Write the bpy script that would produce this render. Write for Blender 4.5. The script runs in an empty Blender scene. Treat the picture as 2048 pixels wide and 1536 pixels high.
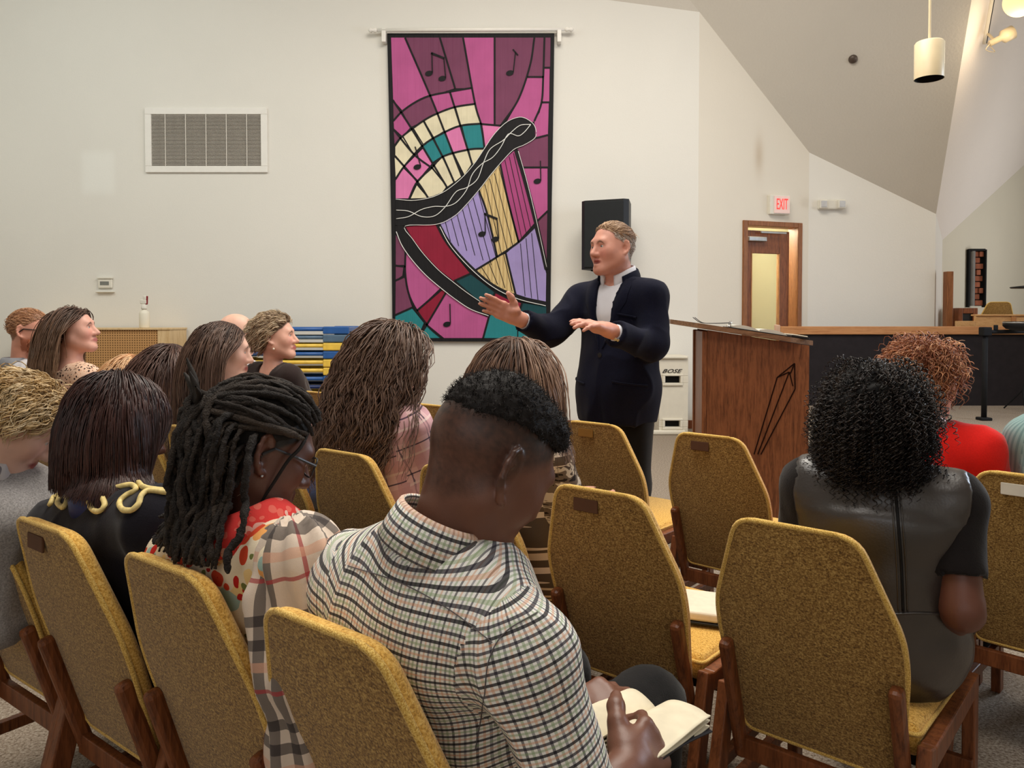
import bpy, bmesh, math, random
import numpy as np
from mathutils import Vector, Matrix

random.seed(7)
rng = np.random.default_rng(7)
SC = bpy.context.scene
COL = SC.collection
R = math.radians

# ------------------------------------------------------------------ camera
F_PX, CAM_Z, PITCH, HOR = 1540.0, 1.33, R(1.5), 635.0
CY0 = HOR + F_PX * math.tan(PITCH)
cd = bpy.data.cameras.new('camera')
cd.sensor_fit = 'HORIZONTAL'; cd.sensor_width = 36.0
cd.lens = F_PX / 2048 * 36.0
cd.shift_y = (CY0 - 768) / 2048
cd.clip_start = 0.02
cam = bpy.data.objects.new('camera', cd); COL.objects.link(cam)
cam.location = (0, 0, CAM_Z); cam.rotation_euler = (math.pi / 2 - PITCH, 0, 0)
SC.camera = cam

# ------------------------------------------------------------------ world + lights
w = bpy.data.worlds.new('world'); SC.world = w; w.use_nodes = True
bg = w.node_tree.nodes['Background']
bg.inputs[0].default_value = (0.80, 0.88, 1.0, 1); bg.inputs[1].default_value = 0.5

def area(name, loc, target, sx, sy, power, color):
    l = bpy.data.lights.new(name, 'AREA'); l.shape = 'RECTANGLE'
    l.size = sx; l.size_y = sy; l.energy = power; l.color = color
    o = bpy.data.objects.new(name, l); COL.objects.link(o)
    o.location = loc
    o.rotation_euler = (Vector(target) - Vector(loc)).to_track_quat('-Z', 'Y').to_euler()
    return o
area('skylight', (0.8, 4.6, 6.1), (0.8, 4.9, 0), 3.6, 3.2, 300, (1.0, 0.94, 0.84))
area('audience_fill', (-0.4, 1.2, 5.6), (-0.2, 1.9, 0), 2.6, 1.8, 95, (1.0, 0.95, 0.88))  # unseen lamp added overhead to brighten heads, shoulders and backs in the foreground
area('clerestory_light', (-5.2, 5.2, 5.2), (-3.6, 8.6, 2.6), 3.0, 1.4, 60, (0.93, 1.0, 0.95))
area('stage_window_light', (6.9, 5.2, 3.0), (0.6, 2.6, 1.0), 1.8, 2.2, 150, (0.72, 0.84, 1.0))
area('recess_window_light', (9.3, 8.6, 2.2), (6.6, 10.2, 3.6), 1.6, 2.4, 62, (0.96, 0.97, 1.0))
area('rear_window_light', (-1.5, -3.6, 3.4), (0.0, 4.0, 0.9), 4.5, 1.8, 26, (0.92, 0.95, 1.0))
SC.view_settings.view_transform = 'Standard'
SC.view_settings.look = 'None'
SC.view_settings.gamma = 1.0
SC.view_settings.use_curve_mapping = False
SC.view_settings.exposure = 0.20

# ------------------------------------------------------------------ projection helpers
_F = np.array([0, math.cos(PITCH), -math.sin(PITCH)]); _U = np.array([0, math.sin(PITCH), math.cos(PITCH)])
CAMP = np.array([0, 0, CAM_Z])
def ray(px, py):
    return _F * F_PX + np.array([1.0, 0, 0]) * (px - 1024) + _U * (CY0 - py)
def at(px, py, Y):                 # the point at depth Y seen at that pixel
    d = ray(px, py); return CAMP + d * (Y / d[1])
def at_z(px, py, z):               # the point at height z seen at that pixel
    d = ray(px, py); return CAMP + d * ((z - CAM_Z) / d[2])
def proj(P):
    q = np.asarray(P, float) - CAMP; s = q @ _F
    return 1024 + F_PX * q[0] / s, CY0 - F_PX * (q @ _U) / s

# ------------------------------------------------------------------ objects
def tag(o, label=None, cat=None, group=None, kind=None):
    if label: o['label'] = label
    if cat: o['category'] = cat
    if group: o['group'] = group
    if kind: o['kind'] = kind
    return o
def empty(name, loc, rz=0.0, label=None, cat=None, group=None):
    o = bpy.data.objects.new(name, None); COL.objects.link(o)
    o.empty_display_size = 0.1
    o.location = loc; o.rotation_euler = (0, 0, rz)
    return tag(o, label, cat, group)
def obj(name, V, F, mat, parent=None, loc=None, smooth=False, col=None, uv=None, world=False, auto=None):
    V = np.asarray(V, float)
    if world:
        if parent is not None:
            q = parent; off = np.zeros(3)
            while q is not None: off += np.array(q.location); q = q.parent
            V = V - off
        elif loc is not None: V = V - np.asarray(loc)
    me = bpy.data.meshes.new(name)
    if isinstance(F, np.ndarray):
        n, k = F.shape
        me.vertices.add(len(V)); me.vertices.foreach_set('co', np.ascontiguousarray(V, np.float32).ravel())
        me.loops.add(n * k); me.loops.foreach_set('vertex_index', np.ascontiguousarray(F, np.int32).ravel())
        me.polygons.add(n); me.polygons.foreach_set('loop_start', np.arange(0, n * k, k, dtype=np.int32))
        me.update(calc_edges=True)
    else:
        me.from_pydata([tuple(v) for v in V], [], [tuple(int(i) for i in f) for f in F])
    me.polygons.foreach_set('use_smooth', np.full(len(me.polygons), bool(smooth)))
    if col is not None:
        a = me.color_attributes.new('Col', 'FLOAT_COLOR', 'POINT')
        c = np.ones((len(V), 4), np.float32); c[:, :3] = col
        a.data.foreach_set('color', c.ravel())
    if uv is not None:
        l = me.uv_layers.new(name='cloth'); l.data.foreach_set('uv', np.ascontiguousarray(uv, np.float32).ravel())
    for m in (mat if isinstance(mat, (list, tuple)) else [mat]):
        me.materials.append(m)
    if auto is not None:
        me.shade_auto(auto) if hasattr(me, 'shade_auto') else None
    o = bpy.data.objects.new(name, me); COL.objects.link(o)
    if parent is not None: o.parent = parent
    if loc is not None: o.location = loc
    return o
def merge(parts):
    Vs, Fs, n = [], [], 0
    for V, F in parts:
        Vs.append(np.asarray(V, float)); Fs += [[i + n for i in f] for f in F]; n += len(V)
    return np.vstack(Vs), Fs
def box(lo, hi):
    (a, b, c), (d, e, f) = lo, hi
    V = np.array([(a,b,c),(d,b,c),(d,e,c),(a,e,c),(a,b,f),(d,b,f),(d,e,f),(a,e,f)], float)
    return V, [(0,3,2,1),(4,5,6,7),(0,1,5,4),(1,2,6,5),(2,3,7,6),(3,0,4,7)]
def rbox(lo, hi, r=0.006, seg=2):
    bm = bmesh.new(); bmesh.ops.create_cube(bm, size=1)
    lo = np.array(lo, float); hi = np.array(hi, float); s = hi - lo; c = (hi + lo) / 2
    for v in bm.verts: v.co = Vector((c[0] + v.co.x * s[0], c[1] + v.co.y * s[1], c[2] + v.co.z * s[2]))
    r = min(r, s.min() * 0.45)
    bmesh.ops.bevel(bm, geom=list(bm.edges), offset=r, segments=seg, affect='EDGES', profile=0.5)
    bm.verts.ensure_lookup_table(); bm.verts.index_update()
    V = np.array([v.co[:] for v in bm.verts]); F = [[v.index for v in f.verts] for f in bm.faces]
    bm.free(); return V, F
def beam(a, b, wx, wy, ref=(0, 0, 1), r=0.004):    # bar from a to b, wx along ref x axis
    a = np.array(a, float); b = np.array(b, float); ax = b - a; L = np.linalg.norm(ax); ax /= L
    s = np.cross(np.array(ref, float), ax); s /= np.linalg.norm(s); t = np.cross(ax, s)
    V, F = rbox((-wx / 2, -wy / 2, 0), (wx / 2, wy / 2, L), r)
    return a + V[:, :1] * s + V[:, 1:2] * t + V[:, 2:] * ax, F
def rotz(V, a, c=(0, 0, 0)):
    V = np.asarray(V, float) - c; ca, sa = math.cos(a), math.sin(a)
    return np.stack([V[:, 0] * ca - V[:, 1] * sa, V[:, 0] * sa + V[:, 1] * ca, V[:, 2]], 1) + c
def lathe(prof, n=24, cap=True):
    V, F = [], []
    for r_, z in prof:
        for i in range(n):
            a = 2 * math.pi * i / n; V.append((r_ * math.cos(a), r_ * math.sin(a), z))
    for j in range(len(prof) - 1):
        for i in range(n):
            k = (i + 1) % n; F.append((j*n+i, j*n+k, (j+1)*n+k, (j+1)*n+i))
    if cap:
        F.append(tuple(range(n))[::-1]); F.append(tuple((len(prof)-1)*n + i for i in range(n)))
    return np.array(V, float), F
def frame_to(V, o, z):               # map +z of V to direction z at o
    z = np.array(z, float); z /= np.linalg.norm(z)
    ref = np.array([0, 0, 1.0]) if abs(z[2]) < 0.9 else np.array([1.0, 0, 0])
    x = np.cross(ref, z); x /= np.linalg.norm(x); y = np.cross(z, x)
    return np.array(o) + V[:, :1] * x + V[:, 1:2] * y + V[:, 2:] * z
def tubes(P, rad, K=3, cap=False):   # P (N,S,3), rad (N,S) -> verts, quads, strand index of each vertex
    P = np.asarray(P, float); N, S, _ = P.shape
    T = np.gradient(P, axis=1); T /= np.linalg.norm(T, axis=2, keepdims=True) + 1e-9
    ref = np.where(np.abs(T[:, :1, 2:]) < 0.8, np.array([0, 0, 1.0]), np.array([1.0, 0.2, 0]))
    s = np.cross(T, np.broadcast_to(ref, T.shape)); nn = np.linalg.norm(s, axis=2, keepdims=True)
    s = np.where(nn > 1e-4, s / (nn + 1e-9), np.array([0, 1.0, 0])); t = np.cross(T, s)
    a = 2 * np.pi * np.arange(K) / K
    V = P[:, :, None] + rad[:, :, None, None] * (np.cos(a)[None, None, :, None] * s[:, :, None] + np.sin(a)[None, None, :, None] * t[:, :, None])
    base = (np.arange(N) * S * K)[:, None, None] + (np.arange(S - 1) * K)[None, :, None]
    i = np.arange(K)[None, None]; j = (np.arange(K) + 1)[None, None] % K
    F = np.stack([base + i, base + j, base + K + j, base + K + i], -1).reshape(-1, 4)
    return V.reshape(-1, 3), F, np.repeat(np.arange(N), S * K)
def tube(path, r, K=8):
    P = np.array(path, float)[None]; rad = np.broadcast_to(np.asarray(r, float), (P.shape[1],))[None]
    V, F, _ = tubes(P, rad, K); F = [tuple(f) for f in F]
    n = len(V); F.append(tuple(range(K))[::-1]); F.append(tuple(range(n - K, n)))
    return V, F
def smooth_path(pts, n=40):          # Catmull-Rom through the points
    P = np.array(pts, float); P = np.vstack([2 * P[0] - P[1], P, 2 * P[-1] - P[-2]])
    m = len(P) - 3; out = []
    for u in np.linspace(0, m - 1e-6, n):
        i = int(u); t = u - i; a, b, c, d = P[i], P[i+1], P[i+2], P[i+3]
        out.append(0.5 * ((2*b) + (-a+c)*t + (2*a-5*b+4*c-d)*t*t + (-a+3*b-3*c+d)*t**3))
    return np.array(out)
def prism(poly, depth, o, ex, ey):   # outline in the plane (ex, ey), thickness along ex x ey
    ex = np.array(ex, float); ey = np.array(ey, float); ez = np.cross(ex, ey); n = len(poly)
    P = np.array([np.array(o) + ex * x + ey * y for x, y in poly])
    V = np.vstack([P, P + ez * depth])
    F = [tuple(range(n))[::-1], tuple(range(n, 2*n))] + [(i, (i+1) % n, n + (i+1) % n, n + i) for i in range(n)]
    return V, F

# ------------------------------------------------------------------ materials
def srgb(r, g, b):
    f = lambda c: ((c / 255 + 0.055) / 1.055) ** 2.4 if c > 10 else c / 255 / 12.92
    return (f(r), f(g), f(b), 1.0)
class NT:
    def __init__(s, name):
        s.m = bpy.data.materials.new(name); s.m.use_nodes = True
        s.t = s.m.node_tree; s.b = s.t.nodes['Principled BSDF']
    def n(s, kind, **kw):
        x = s.t.nodes.new(kind)
        for k, v in kw.items():
            if k.startswith('i_'):
                key = k[2:]; key = int(key) if key.isdigit() else key.replace('_', ' ')
                x.inputs[key].default_value = v
            else: setattr(x, k, v)
        return x
    def l(s, a, b): s.t.links.new(a, b)
    def math(s, op, a, b=None, c=None):
        x = s.n('ShaderNodeMath', operation=op)
        for i, v in enumerate((a, b, c)):
            if v is None: continue
            if hasattr(v, 'is_output'): s.l(v, x.inputs[i])
            else: x.inputs[i].default_value = v
        return x.outputs[0]
    def mix(s, fac, a, b, mode='MIX'):
        x = s.n('ShaderNodeMix', data_type='RGBA', blend_type=mode)
        for i, v in ((0, fac), (6, a), (7, b)):
            if hasattr(v, 'is_output'): s.l(v, x.inputs[i])
            else: x.inputs[i].default_value = v
        return x.outputs[2]
    def ramp(s, fac, stops, interp='LINEAR'):
        x = s.n('ShaderNodeValToRGB'); r_ = x.color_ramp; r_.interpolation = interp
        while len(r_.elements) < len(stops): r_.elements.new(0.5)
        for e, (p, c) in zip(r_.elements, stops): e.position = p; e.color = c if len(c) == 4 else (*c, 1)
        s.l(fac, x.inputs[0]); return x.outputs[0]
    def coord(s, which='Object', scale=(1, 1, 1)):
        c = s.n('ShaderNodeTexCoord').outputs[which]
        mp = s.n('ShaderNodeMapping'); mp.inputs['Scale'].default_value = scale; s.l(c, mp.inputs[0])
        return mp.outputs[0]
    def noise(s, vec, scale, detail=3, rough=0.5, dist=0.0):
        x = s.n('ShaderNodeTexNoise', i_Scale=scale, i_Detail=detail, i_Roughness=rough, i_Distortion=dist)
        s.l(vec, x.inputs['Vector']); return x.outputs['Fac']
    def voro(s, vec, scale, feature='F1', out='Distance', rnd=1.0):
        x = s.n('ShaderNodeTexVoronoi', feature=feature, i_Scale=scale); x.inputs['Randomness'].default_value = rnd
        s.l(vec, x.inputs['Vector']); return x.outputs[out]
    def bump(s, h, strength=0.3, dist=0.002):
        x = s.n('ShaderNodeBump', i_Strength=strength, i_Distance=dist); s.l(h, x.inputs['Height'])
        s.l(x.outputs[0], s.b.inputs['Normal'])
    def color(s, c):
        if hasattr(c, 'is_output'): s.l(c, s.b.inputs['Base Color'])
        else: s.b.inputs['Base Color'].default_value = c
    def done(s, rough=0.7, spec=0.3, metal=0.0, sheen=0.0):
        s.b.inputs['Roughness'].default_value = rough
        s.b.inputs['Specular IOR Level'].default_value = spec
        s.b.inputs['Metallic'].default_value = metal
        if sheen: s.b.inputs['Sheen Weight'].default_value = sheen
        return s.m
def plain(name, c, rough=0.6, spec=0.3, metal=0.0, var=0.10, scale=14, bump=0.0, bscale=300, bdist=0.001):
    t = NT(name); v = t.coord()
    d = tuple(x * (1 - var) for x in c[:3]) + (1,)
    e = tuple(min(1, x * (1 + var)) for x in c[:3]) + (1,)
    t.color(t.ramp(t.noise(v, scale), [(0.3, d), (0.7, e)]))
    if bump: t.bump(t.noise(v, bscale, 2), bump, bdist)
    return t.done(rough, spec, metal)
def emit(name, c, strength):
    t = NT(name); t.b.inputs['Base Color'].default_value = c
    t.b.inputs['Emission Color'].default_value = c; t.b.inputs['Emission Strength'].default_value = strength
    return t.done(0.5)
def wood(name, c1, c2, scale=(1, 1, 1), rough=0.45, spec=0.35, grain=26):
    t = NT(name); v = t.coord(scale=scale)
    n1 = t.noise(v, grain, 6, 0.6, 0.6); n2 = t.noise(v, grain * 5, 3)
    k = t.math('MULTIPLY_ADD', n2, 0.35, t.math('MULTIPLY', n1, 0.75))
    t.color(t.ramp(k, [(0.38, c1), (0.62, c2)])); t.bump(k, 0.15, 0.001)
    return t.done(rough, spec)

def paint(name, c, tex=0.25, var=0.03, scale=60, stain=None):
    t = NT(name); v = t.coord()
    d = tuple(x * (1 - var) for x in c[:3]) + (1,)
    k = t.ramp(t.noise(v, 0.8, 3), [(0.35, d), (0.65, c)])
    if stain:                        # a mark with its own shape on the paint: (x, z, half width, half height, colour, strength, soft edge)
        x0, z0, a, b, sc_, st, soft = stain; sp = t.n('ShaderNodeSeparateXYZ'); t.l(v, sp.inputs[0])
        q = t.math('POWER', t.math('ABSOLUTE', t.math('DIVIDE', t.math('SUBTRACT', sp.outputs[0], x0), a)), 2.0 if soft else 8.0)
        r_ = t.math('POWER', t.math('ABSOLUTE', t.math('DIVIDE', t.math('SUBTRACT', sp.outputs[2], z0), b)), 2.0 if soft else 8.0)
        e = t.math('MULTIPLY', t.math('EXPONENT', t.math('MULTIPLY', t.math('ADD', q, r_), -1.0)), st); k = t.mix(e, k, sc_)
    t.color(k)
    t.bump(t.noise(v, scale, 3), tex, 0.004)
    return t.done(0.75, 0.2)
M = {}
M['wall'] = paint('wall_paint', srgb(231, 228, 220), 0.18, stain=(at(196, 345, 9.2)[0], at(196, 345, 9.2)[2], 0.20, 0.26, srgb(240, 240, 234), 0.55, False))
M['wall_warm'] = paint('wall_paint_warm', srgb(228, 221, 207), 0.18, stain=(at(1523, 308, 9.4)[0], at(1523, 308, 9.4)[2], 0.06, 0.22, srgb(176, 150, 116), 0.45, True))
M['ceil'] = paint('ceiling_texture', srgb(212, 205, 193), 0.7, 0.04, 38)
M['ceil2'] = paint('ceiling_white', srgb(232, 224, 215), 0.5, 0.03, 40)
M['far'] = paint('recess_paint', srgb(214, 208, 190), 0.2)
def carpet():
    t = NT('carpet_speckled'); v = t.coord()
    a = t.ramp(t.noise(v, 110, 4, 0.7), [(0.36, srgb(98, 82, 70)), (0.5, srgb(152, 138, 122)), (0.66, srgb(186, 176, 162))])
    b = t.noise(v, 4, 3)
    t.color(t.mix(t.math('MULTIPLY', b, 0.25), a, srgb(150, 135, 118))); t.bump(t.noise(v, 260, 2), 0.8, 0.006)
    return t.done(0.95, 0.05)
M['carpet'] = carpet()
M['base'] = wood('baseboard_wood', srgb(96, 50, 28), srgb(128, 72, 42), (1, 1, 8))
M['oak'] = wood('oak_trim', srgb(150, 98, 56), srgb(186, 130, 78), (1.5, 1.5, 0.15), grain=30)
M['oakh'] = wood('oak_cap', srgb(168, 110, 66), srgb(198, 142, 92), (0.12, 2, 2), grain=24)
M['frame'] = wood('door_frame_wood', srgb(112, 66, 36), srgb(150, 96, 56), (2, 2, 0.2), grain=22)
M['doorw'] = wood('door_wood', srgb(92, 48, 24), srgb(138, 80, 44), (2.5, 2.5, 0.25), grain=22)
M['lect'] = wood('lectern_oak', srgb(90, 50, 28), srgb(146, 90, 56), (3.2, 3.2, 0.28), 0.42, 0.35, 20)
M['lect_top'] = wood('lectern_top_oak', srgb(100, 68, 46), srgb(146, 108, 78), (0.4, 3, 3), 0.3, 0.5, 22)
M['chairw'] = wood('chair_wood', srgb(82, 42, 22), srgb(134, 78, 44), (3, 3, 0.3), 0.4, 0.4, 22)
M['black'] = plain('black_plastic', srgb(16, 16, 18), 0.5, 0.4)
M['blackm'] = plain('black_matte', srgb(20, 20, 22), 0.75, 0.25, bump=0.3)
M['grille'] = plain('speaker_grille', srgb(24, 27, 30), 0.6, 0.3, bump=0.5, bscale=900)
M['steel'] = plain('steel', srgb(178, 178, 176), 0.3, 0.5, 0.9)
M['white_pl'] = plain('white_plastic', srgb(226, 222, 210), 0.45, 0.35, var=0.03)
M['paper'] = plain('paper', srgb(236, 226, 204), 0.8, 0.1, var=0.05, scale=40)
# ------------------------------------------------------------------ the room
def struct(name, V, F, mat, parent=None, smooth=False):
    o = obj(name, V, F, mat, parent, smooth=smooth)
    if parent is None: o['kind'] = 'structure'
    return o
def plane_hit(px, py, P0, N):
    d = ray(px, py); return CAMP + d * (((P0 - CAMP) @ N) / (d @ N))
YB = 9.2                                             # the big back wall
pA = at(1399, 24, YB)
a2 = R(20); c2 = (1615 - 1024) / F_PX
t2 = (pA[0] - c2 * YB) / (c2 * math.sin(a2) - math.cos(a2))
B0 = np.array([pA[0] + t2 * math.cos(a2), YB + t2 * math.sin(a2), 0])
pB = at(1614, 305, B0[1]); pB[0] = B0[0]
pC = at(1872, 428, B0[1]); C0 = pC * (1, 1, 0)
N1 = np.cross(pB - pA, pC - pA); N1 /= np.linalg.norm(N1)
pD = plane_hit(1943, 0, pA, N1)
pA2 = plane_hit(1380, 0, pA, N1)
pDD = pC + (pD - pC) * 1.35
pAA = pA + (pA2 - pA) / np.linalg.norm(pA2 - pA) * 3.2
pF = at(2048, 330, 12.5)
N2 = np.cross(pD - pC, pF - pC); N2 /= np.linalg.norm(N2)
pE = plane_hit(1885, 480, pC, N2)
pFF = pE + (pF - pE) * 2.2
zL = pA[2] + 0.13 * (pA[0] + 7.5)
pL = np.array([-7.5, YB, zL])
def slab(P, out, name, mat, th=0.12):               # wall or ceiling slab, thickness away from the room
    P = [np.array(p, float) for p in P]; n = len(P); out = np.array(out, float) * th
    V = np.array(P + [p + out for p in P])
    F = [tuple(range(n)), tuple(range(2*n-1, n-1, -1))] + [(i, n + i, n + (i+1) % n, (i+1) % n) for i in range(n)]
    return struct(name, V, F, mat)
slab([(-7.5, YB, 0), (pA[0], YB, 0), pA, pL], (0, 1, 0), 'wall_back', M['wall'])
# the angled wall with a doorway
def on2(px):                                         # floor point of the angled wall under that pixel column
    c = (px - 1024) / F_PX; t = (pA[0] - c * YB) / (c * math.sin(a2) - math.cos(a2))
    return np.array([pA[0] + t * math.cos(a2), YB + t * math.sin(a2), 0])
dL, dR = on2(1491), on2(1594)
dTop = at(1488, 449, dL[1])[2]
n2v = np.array([-math.sin(a2), math.cos(a2), 0])
up = np.array([0, 0, 1.0])
fr = (dL - pA * (1, 1, 0)); 
def lift(p, z): return np.array([p[0], p[1], z])
zl = pA[2] + (pB[2] - pA[2]) * np.linalg.norm(dL - pA * (1, 1, 0)) / t2
zr = pA[2] + (pB[2] - pA[2]) * np.linalg.norm(dR - pA * (1, 1, 0)) / t2
PW = [lift(pA, 0), dL, lift(dL, dTop), lift(dR, dTop), dR, B0, pB, pA]
V = np.array(PW + [p + n2v * 0.14 for p in PW]); n = len(PW)
F = [(0,1,2,7), (2,3,6,7), (3,4,5,6), (8,15,10,9), (10,15,14,11), (11,14,13,12)] + [(i, n+i, n+(i+1)%n, (i+1)%n) for i in range(n)]
struct('wall_angled', V, F, M['wall_warm'])
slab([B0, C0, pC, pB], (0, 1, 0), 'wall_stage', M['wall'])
pE0 = lift(pE, 0)
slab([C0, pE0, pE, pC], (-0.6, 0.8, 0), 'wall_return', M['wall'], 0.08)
slab([pE0, lift(pFF, 0), pFF, pE], (0, 1, 0), 'wall_recess', M['far'])
slab([pA, pB, pC, pDD, pAA], (0, 0, 1), 'ceiling', M['ceil'])
slab([pL, pA, pAA, (-7.5, pAA[1], zL + 0.9)], (0, 0, 1), 'ceiling', M['ceil'])
slab([pC, pE, pFF, pFF + (pDD - pC), pDD], (0, 0, 1), 'ceiling', M['ceil2'])
slab([(-7.6, -4.6, 7.3), (10, -4.6, 7.3), (10, 13.5, 7.3), (-7.6, 13.5, 7.3)], (0, 0, 1), 'ceiling', M['ceil2'])
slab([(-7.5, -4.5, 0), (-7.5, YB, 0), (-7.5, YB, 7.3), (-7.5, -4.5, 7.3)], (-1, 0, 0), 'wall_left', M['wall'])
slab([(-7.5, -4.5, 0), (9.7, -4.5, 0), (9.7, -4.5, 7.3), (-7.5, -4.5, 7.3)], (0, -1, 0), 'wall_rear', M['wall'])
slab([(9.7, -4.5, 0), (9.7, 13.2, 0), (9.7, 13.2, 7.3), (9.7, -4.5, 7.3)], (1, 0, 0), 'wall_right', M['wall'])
struct('floor', *box((-7.6, -4.6, -0.08), (10, 13.5, 0)), M['carpet'])
bb = rbox((-7.5, YB - 0.016, 0), (pA[0], YB, 0.10), 0.004)
struct('baseboard_back', *bb, M['base'])
V, F = rbox((0, -0.016, 0), (np.linalg.norm(dL - lift(pA, 0)) - 0.05, 0, 0.10), 0.004)
struct('baseboard_angled', rotz(V, a2) + lift(pA, 0), F, M['base'])

# doorway: frame, reveal, door leaf with glazed light, closer
d_ex = np.array([math.cos(a2), math.sin(a2), 0]); d_in = n2v
dw = np.linalg.norm(dR - dL)
door = empty('door_1', dL, a2); door['kind'] = 'structure'
fp = []
for (x0, x1, z0, z1) in ((-0.055, 0.012, 0, dTop + 0.05), (dw - 0.012, dw + 0.055, 0, dTop + 0.05)):
    obj('door_frame', *rbox((x0, -0.022, z0), (x1, 0.17, z1), 0.006), M['frame'], door)
obj('door_frame', *rbox((0.012, -0.022, dTop - 0.012), (dw - 0.012, 0.17, dTop + 0.05), 0.006), M['frame'], door)
leaf = obj('door_leaf', *merge([rbox((0.05, 0.05, 0.0), (0.115, 0.095, dTop - 0.06), 0.003),
      rbox((dw * 0.70, 0.05, 0), (dw - 0.09, 0.095, dTop - 0.06), 0.003),
      rbox((0.115, 0.05, dTop - 0.34), (dw * 0.70, 0.095, dTop - 0.06), 0.003),
      rbox((0.115, 0.05, 0.3), (dw * 0.70, 0.095, 0.62), 0.003)]), M['doorw'], door)
def glass():
    t = NT('door_glass'); t.b.inputs['Transmission Weight'].default_value = 0.95
    t.b.inputs['Base Color'].default_value = (0.95, 0.97, 0.93, 1); t.b.inputs['IOR'].default_value = 1.2
    return t.done(0.05, 0.3)
M['glass'] = glass()
obj('door_pane', *box((0.115, 0.068, 0.62), (dw * 0.70, 0.074, dTop - 0.34)), M['glass'], leaf)
obj('glazing_bead', *rbox((0.115, 0.046, 0.62), (0.128, 0.098, dTop - 0.34), 0.002), M['oak'], leaf)
obj('glazing_bead', *rbox((dw * 0.70 - 0.013, 0.046, 0.62), (dw * 0.70, 0.098, dTop - 0.34), 0.002), M['oak'], leaf)
obj('door_closer', *merge([rbox((0.03, -0.015, dTop - 0.20), (0.30, 0.04, dTop - 0.14), 0.01), rbox((0.20, -0.03, dTop - 0.10), (0.58, -0.01, dTop - 0.075), 0.004)]), M['steel'], leaf)
# lit corridor behind the door: far wall, side board
corr = lambda x, y, z: dL + d_ex * x + d_in * y + up * z
P = [corr(-0.25, 1.3, 0), corr(2.2, 1.3, 0), corr(2.2, 1.3, 3), corr(-0.25, 1.3, 3)]
slab(P, d_in, 'wall_corridor', paint('corridor_paint', srgb(240, 232, 190), 0.1), 0.05)
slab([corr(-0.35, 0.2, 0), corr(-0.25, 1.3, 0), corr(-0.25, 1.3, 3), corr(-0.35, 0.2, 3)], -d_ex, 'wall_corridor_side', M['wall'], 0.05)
obj('corridor_post', *box((0.36, 1.0, 0), (0.66, 1.08, 3)), wood('pale_board', srgb(168, 150, 128), srgb(190, 172, 150), (3, 3, 0.2)), door)
cl = bpy.data.lights.new('corridor_lamp', 'POINT'); cl.energy = 80; cl.color = (1, 0.93, 0.72); cl.shadow_soft_size = 0.15
clo = bpy.data.objects.new('corridor_lamp', cl); COL.objects.link(clo); clo.location = corr(0.2, 0.75, 2.6)

# stage: platform with carpet, low screen wall with oak cap
ZS = 0.30
st_l, st_f = 2.35, 6.35
o = struct('floor_stage', *merge([rbox((st_l, st_f, 0.0), (9.6, 12.6, ZS), 0.03, 3)]), M['carpet'])
riser = plain('riser_black', srgb(26, 24, 24), 0.8, 0.2, bump=0.3)
struct('trim_1', *rbox((st_l + 0.04, st_f - 0.012, 0.0), (9.5, st_f + 0.01, ZS - 0.035), 0.004), riser)
def lowwall():
    Yw = 8.95; x0 = at(1565, 700, Yw)[0]; zt = at(1700, 653, Yw)[2]; zu = at(1700, 669, Yw)[2]
    fab = plain('dark_screen_fabric', srgb(44, 40, 42), 0.9, 0.1, bump=0.4, bscale=500)
    r_ = empty('screen_wall', (x0, Yw, ZS), 0, 'low dark screen wall with oak cap along the back of the stage', 'screen wall')
    obj('panel', *box((0, 0.03, 0), (4.8, 0.09, zu - ZS)), fab, r_)
    obj('cap_rail', *rbox((-0.02, 0, zu - ZS), (4.82, 0.14, zt - ZS), 0.006), M['oakh'], r_)
lowwall()
# wooden end trim on the return wall
pt = at(1880, 545, (pC[1] + pE[1]) / 2 - 0.1)
struct('trim_2', *rbox((pt[0] - 0.045, pt[1] - 0.25, 0.3), (pt[0] + 0.035, pt[1] - 0.15, pt[2]), 0.006), M['frame'])

# narrow window in the recess wall with brick outside
Yr = pE[1] + (pF[1] - pE[1]) * 0.3
wl, wr = at(1932, 503, Yr - 0.03), at(1962, 503, Yr - 0.03); wb = at(1932, 612, Yr - 0.03)
win = empty('window_1', (wl[0], Yr - 0.14, wb[2])); win['kind'] = 'structure'
ww, wh = wr[0] - wl[0], wl[2] - wb[2]
obj('window_frame', *merge([rbox((-0.02, 0, -0.02), (0, 0.08, wh + 0.02), 0.004), rbox((ww, 0, -0.02), (ww + 0.02, 0.08, wh + 0.02), 0.004), rbox((0, 0, wh), (ww, 0.08, wh + 0.03), 0.004)]), M['blackm'], win)
brk = plain('brick_red', srgb(150, 92, 70), 0.9, 0.1, var=0.25, scale=9, bump=0.5, bscale=80)
nb = 9
for i in range(nb):
    for j in range(2):
        z0 = wh * i / nb; x0 = ww * 0.42 + j * ww * 0.28 - (i % 2) * 0.04
        obj('brick', *rbox((max(x0, ww*0.4), 0.03 + 0.01 * ((i * 7 + j) % 3), z0 + 0.006), (min(x0 + ww * 0.27, ww), 0.07, z0 + wh / nb - 0.006), 0.006), brk, win)
obj('window_back', *box((0, 0.072, 0), (ww, 0.08, wh)), M['blackm'], win)
obj('down_pipe', *tube([(ww * 0.25, 0.04, 0), (ww * 0.25, 0.04, wh * 0.5), (ww * 0.25, 0.04, wh)], 0.035, 12), plain('grey_pipe', srgb(120, 118, 114), 0.5, 0.4), win)

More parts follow.
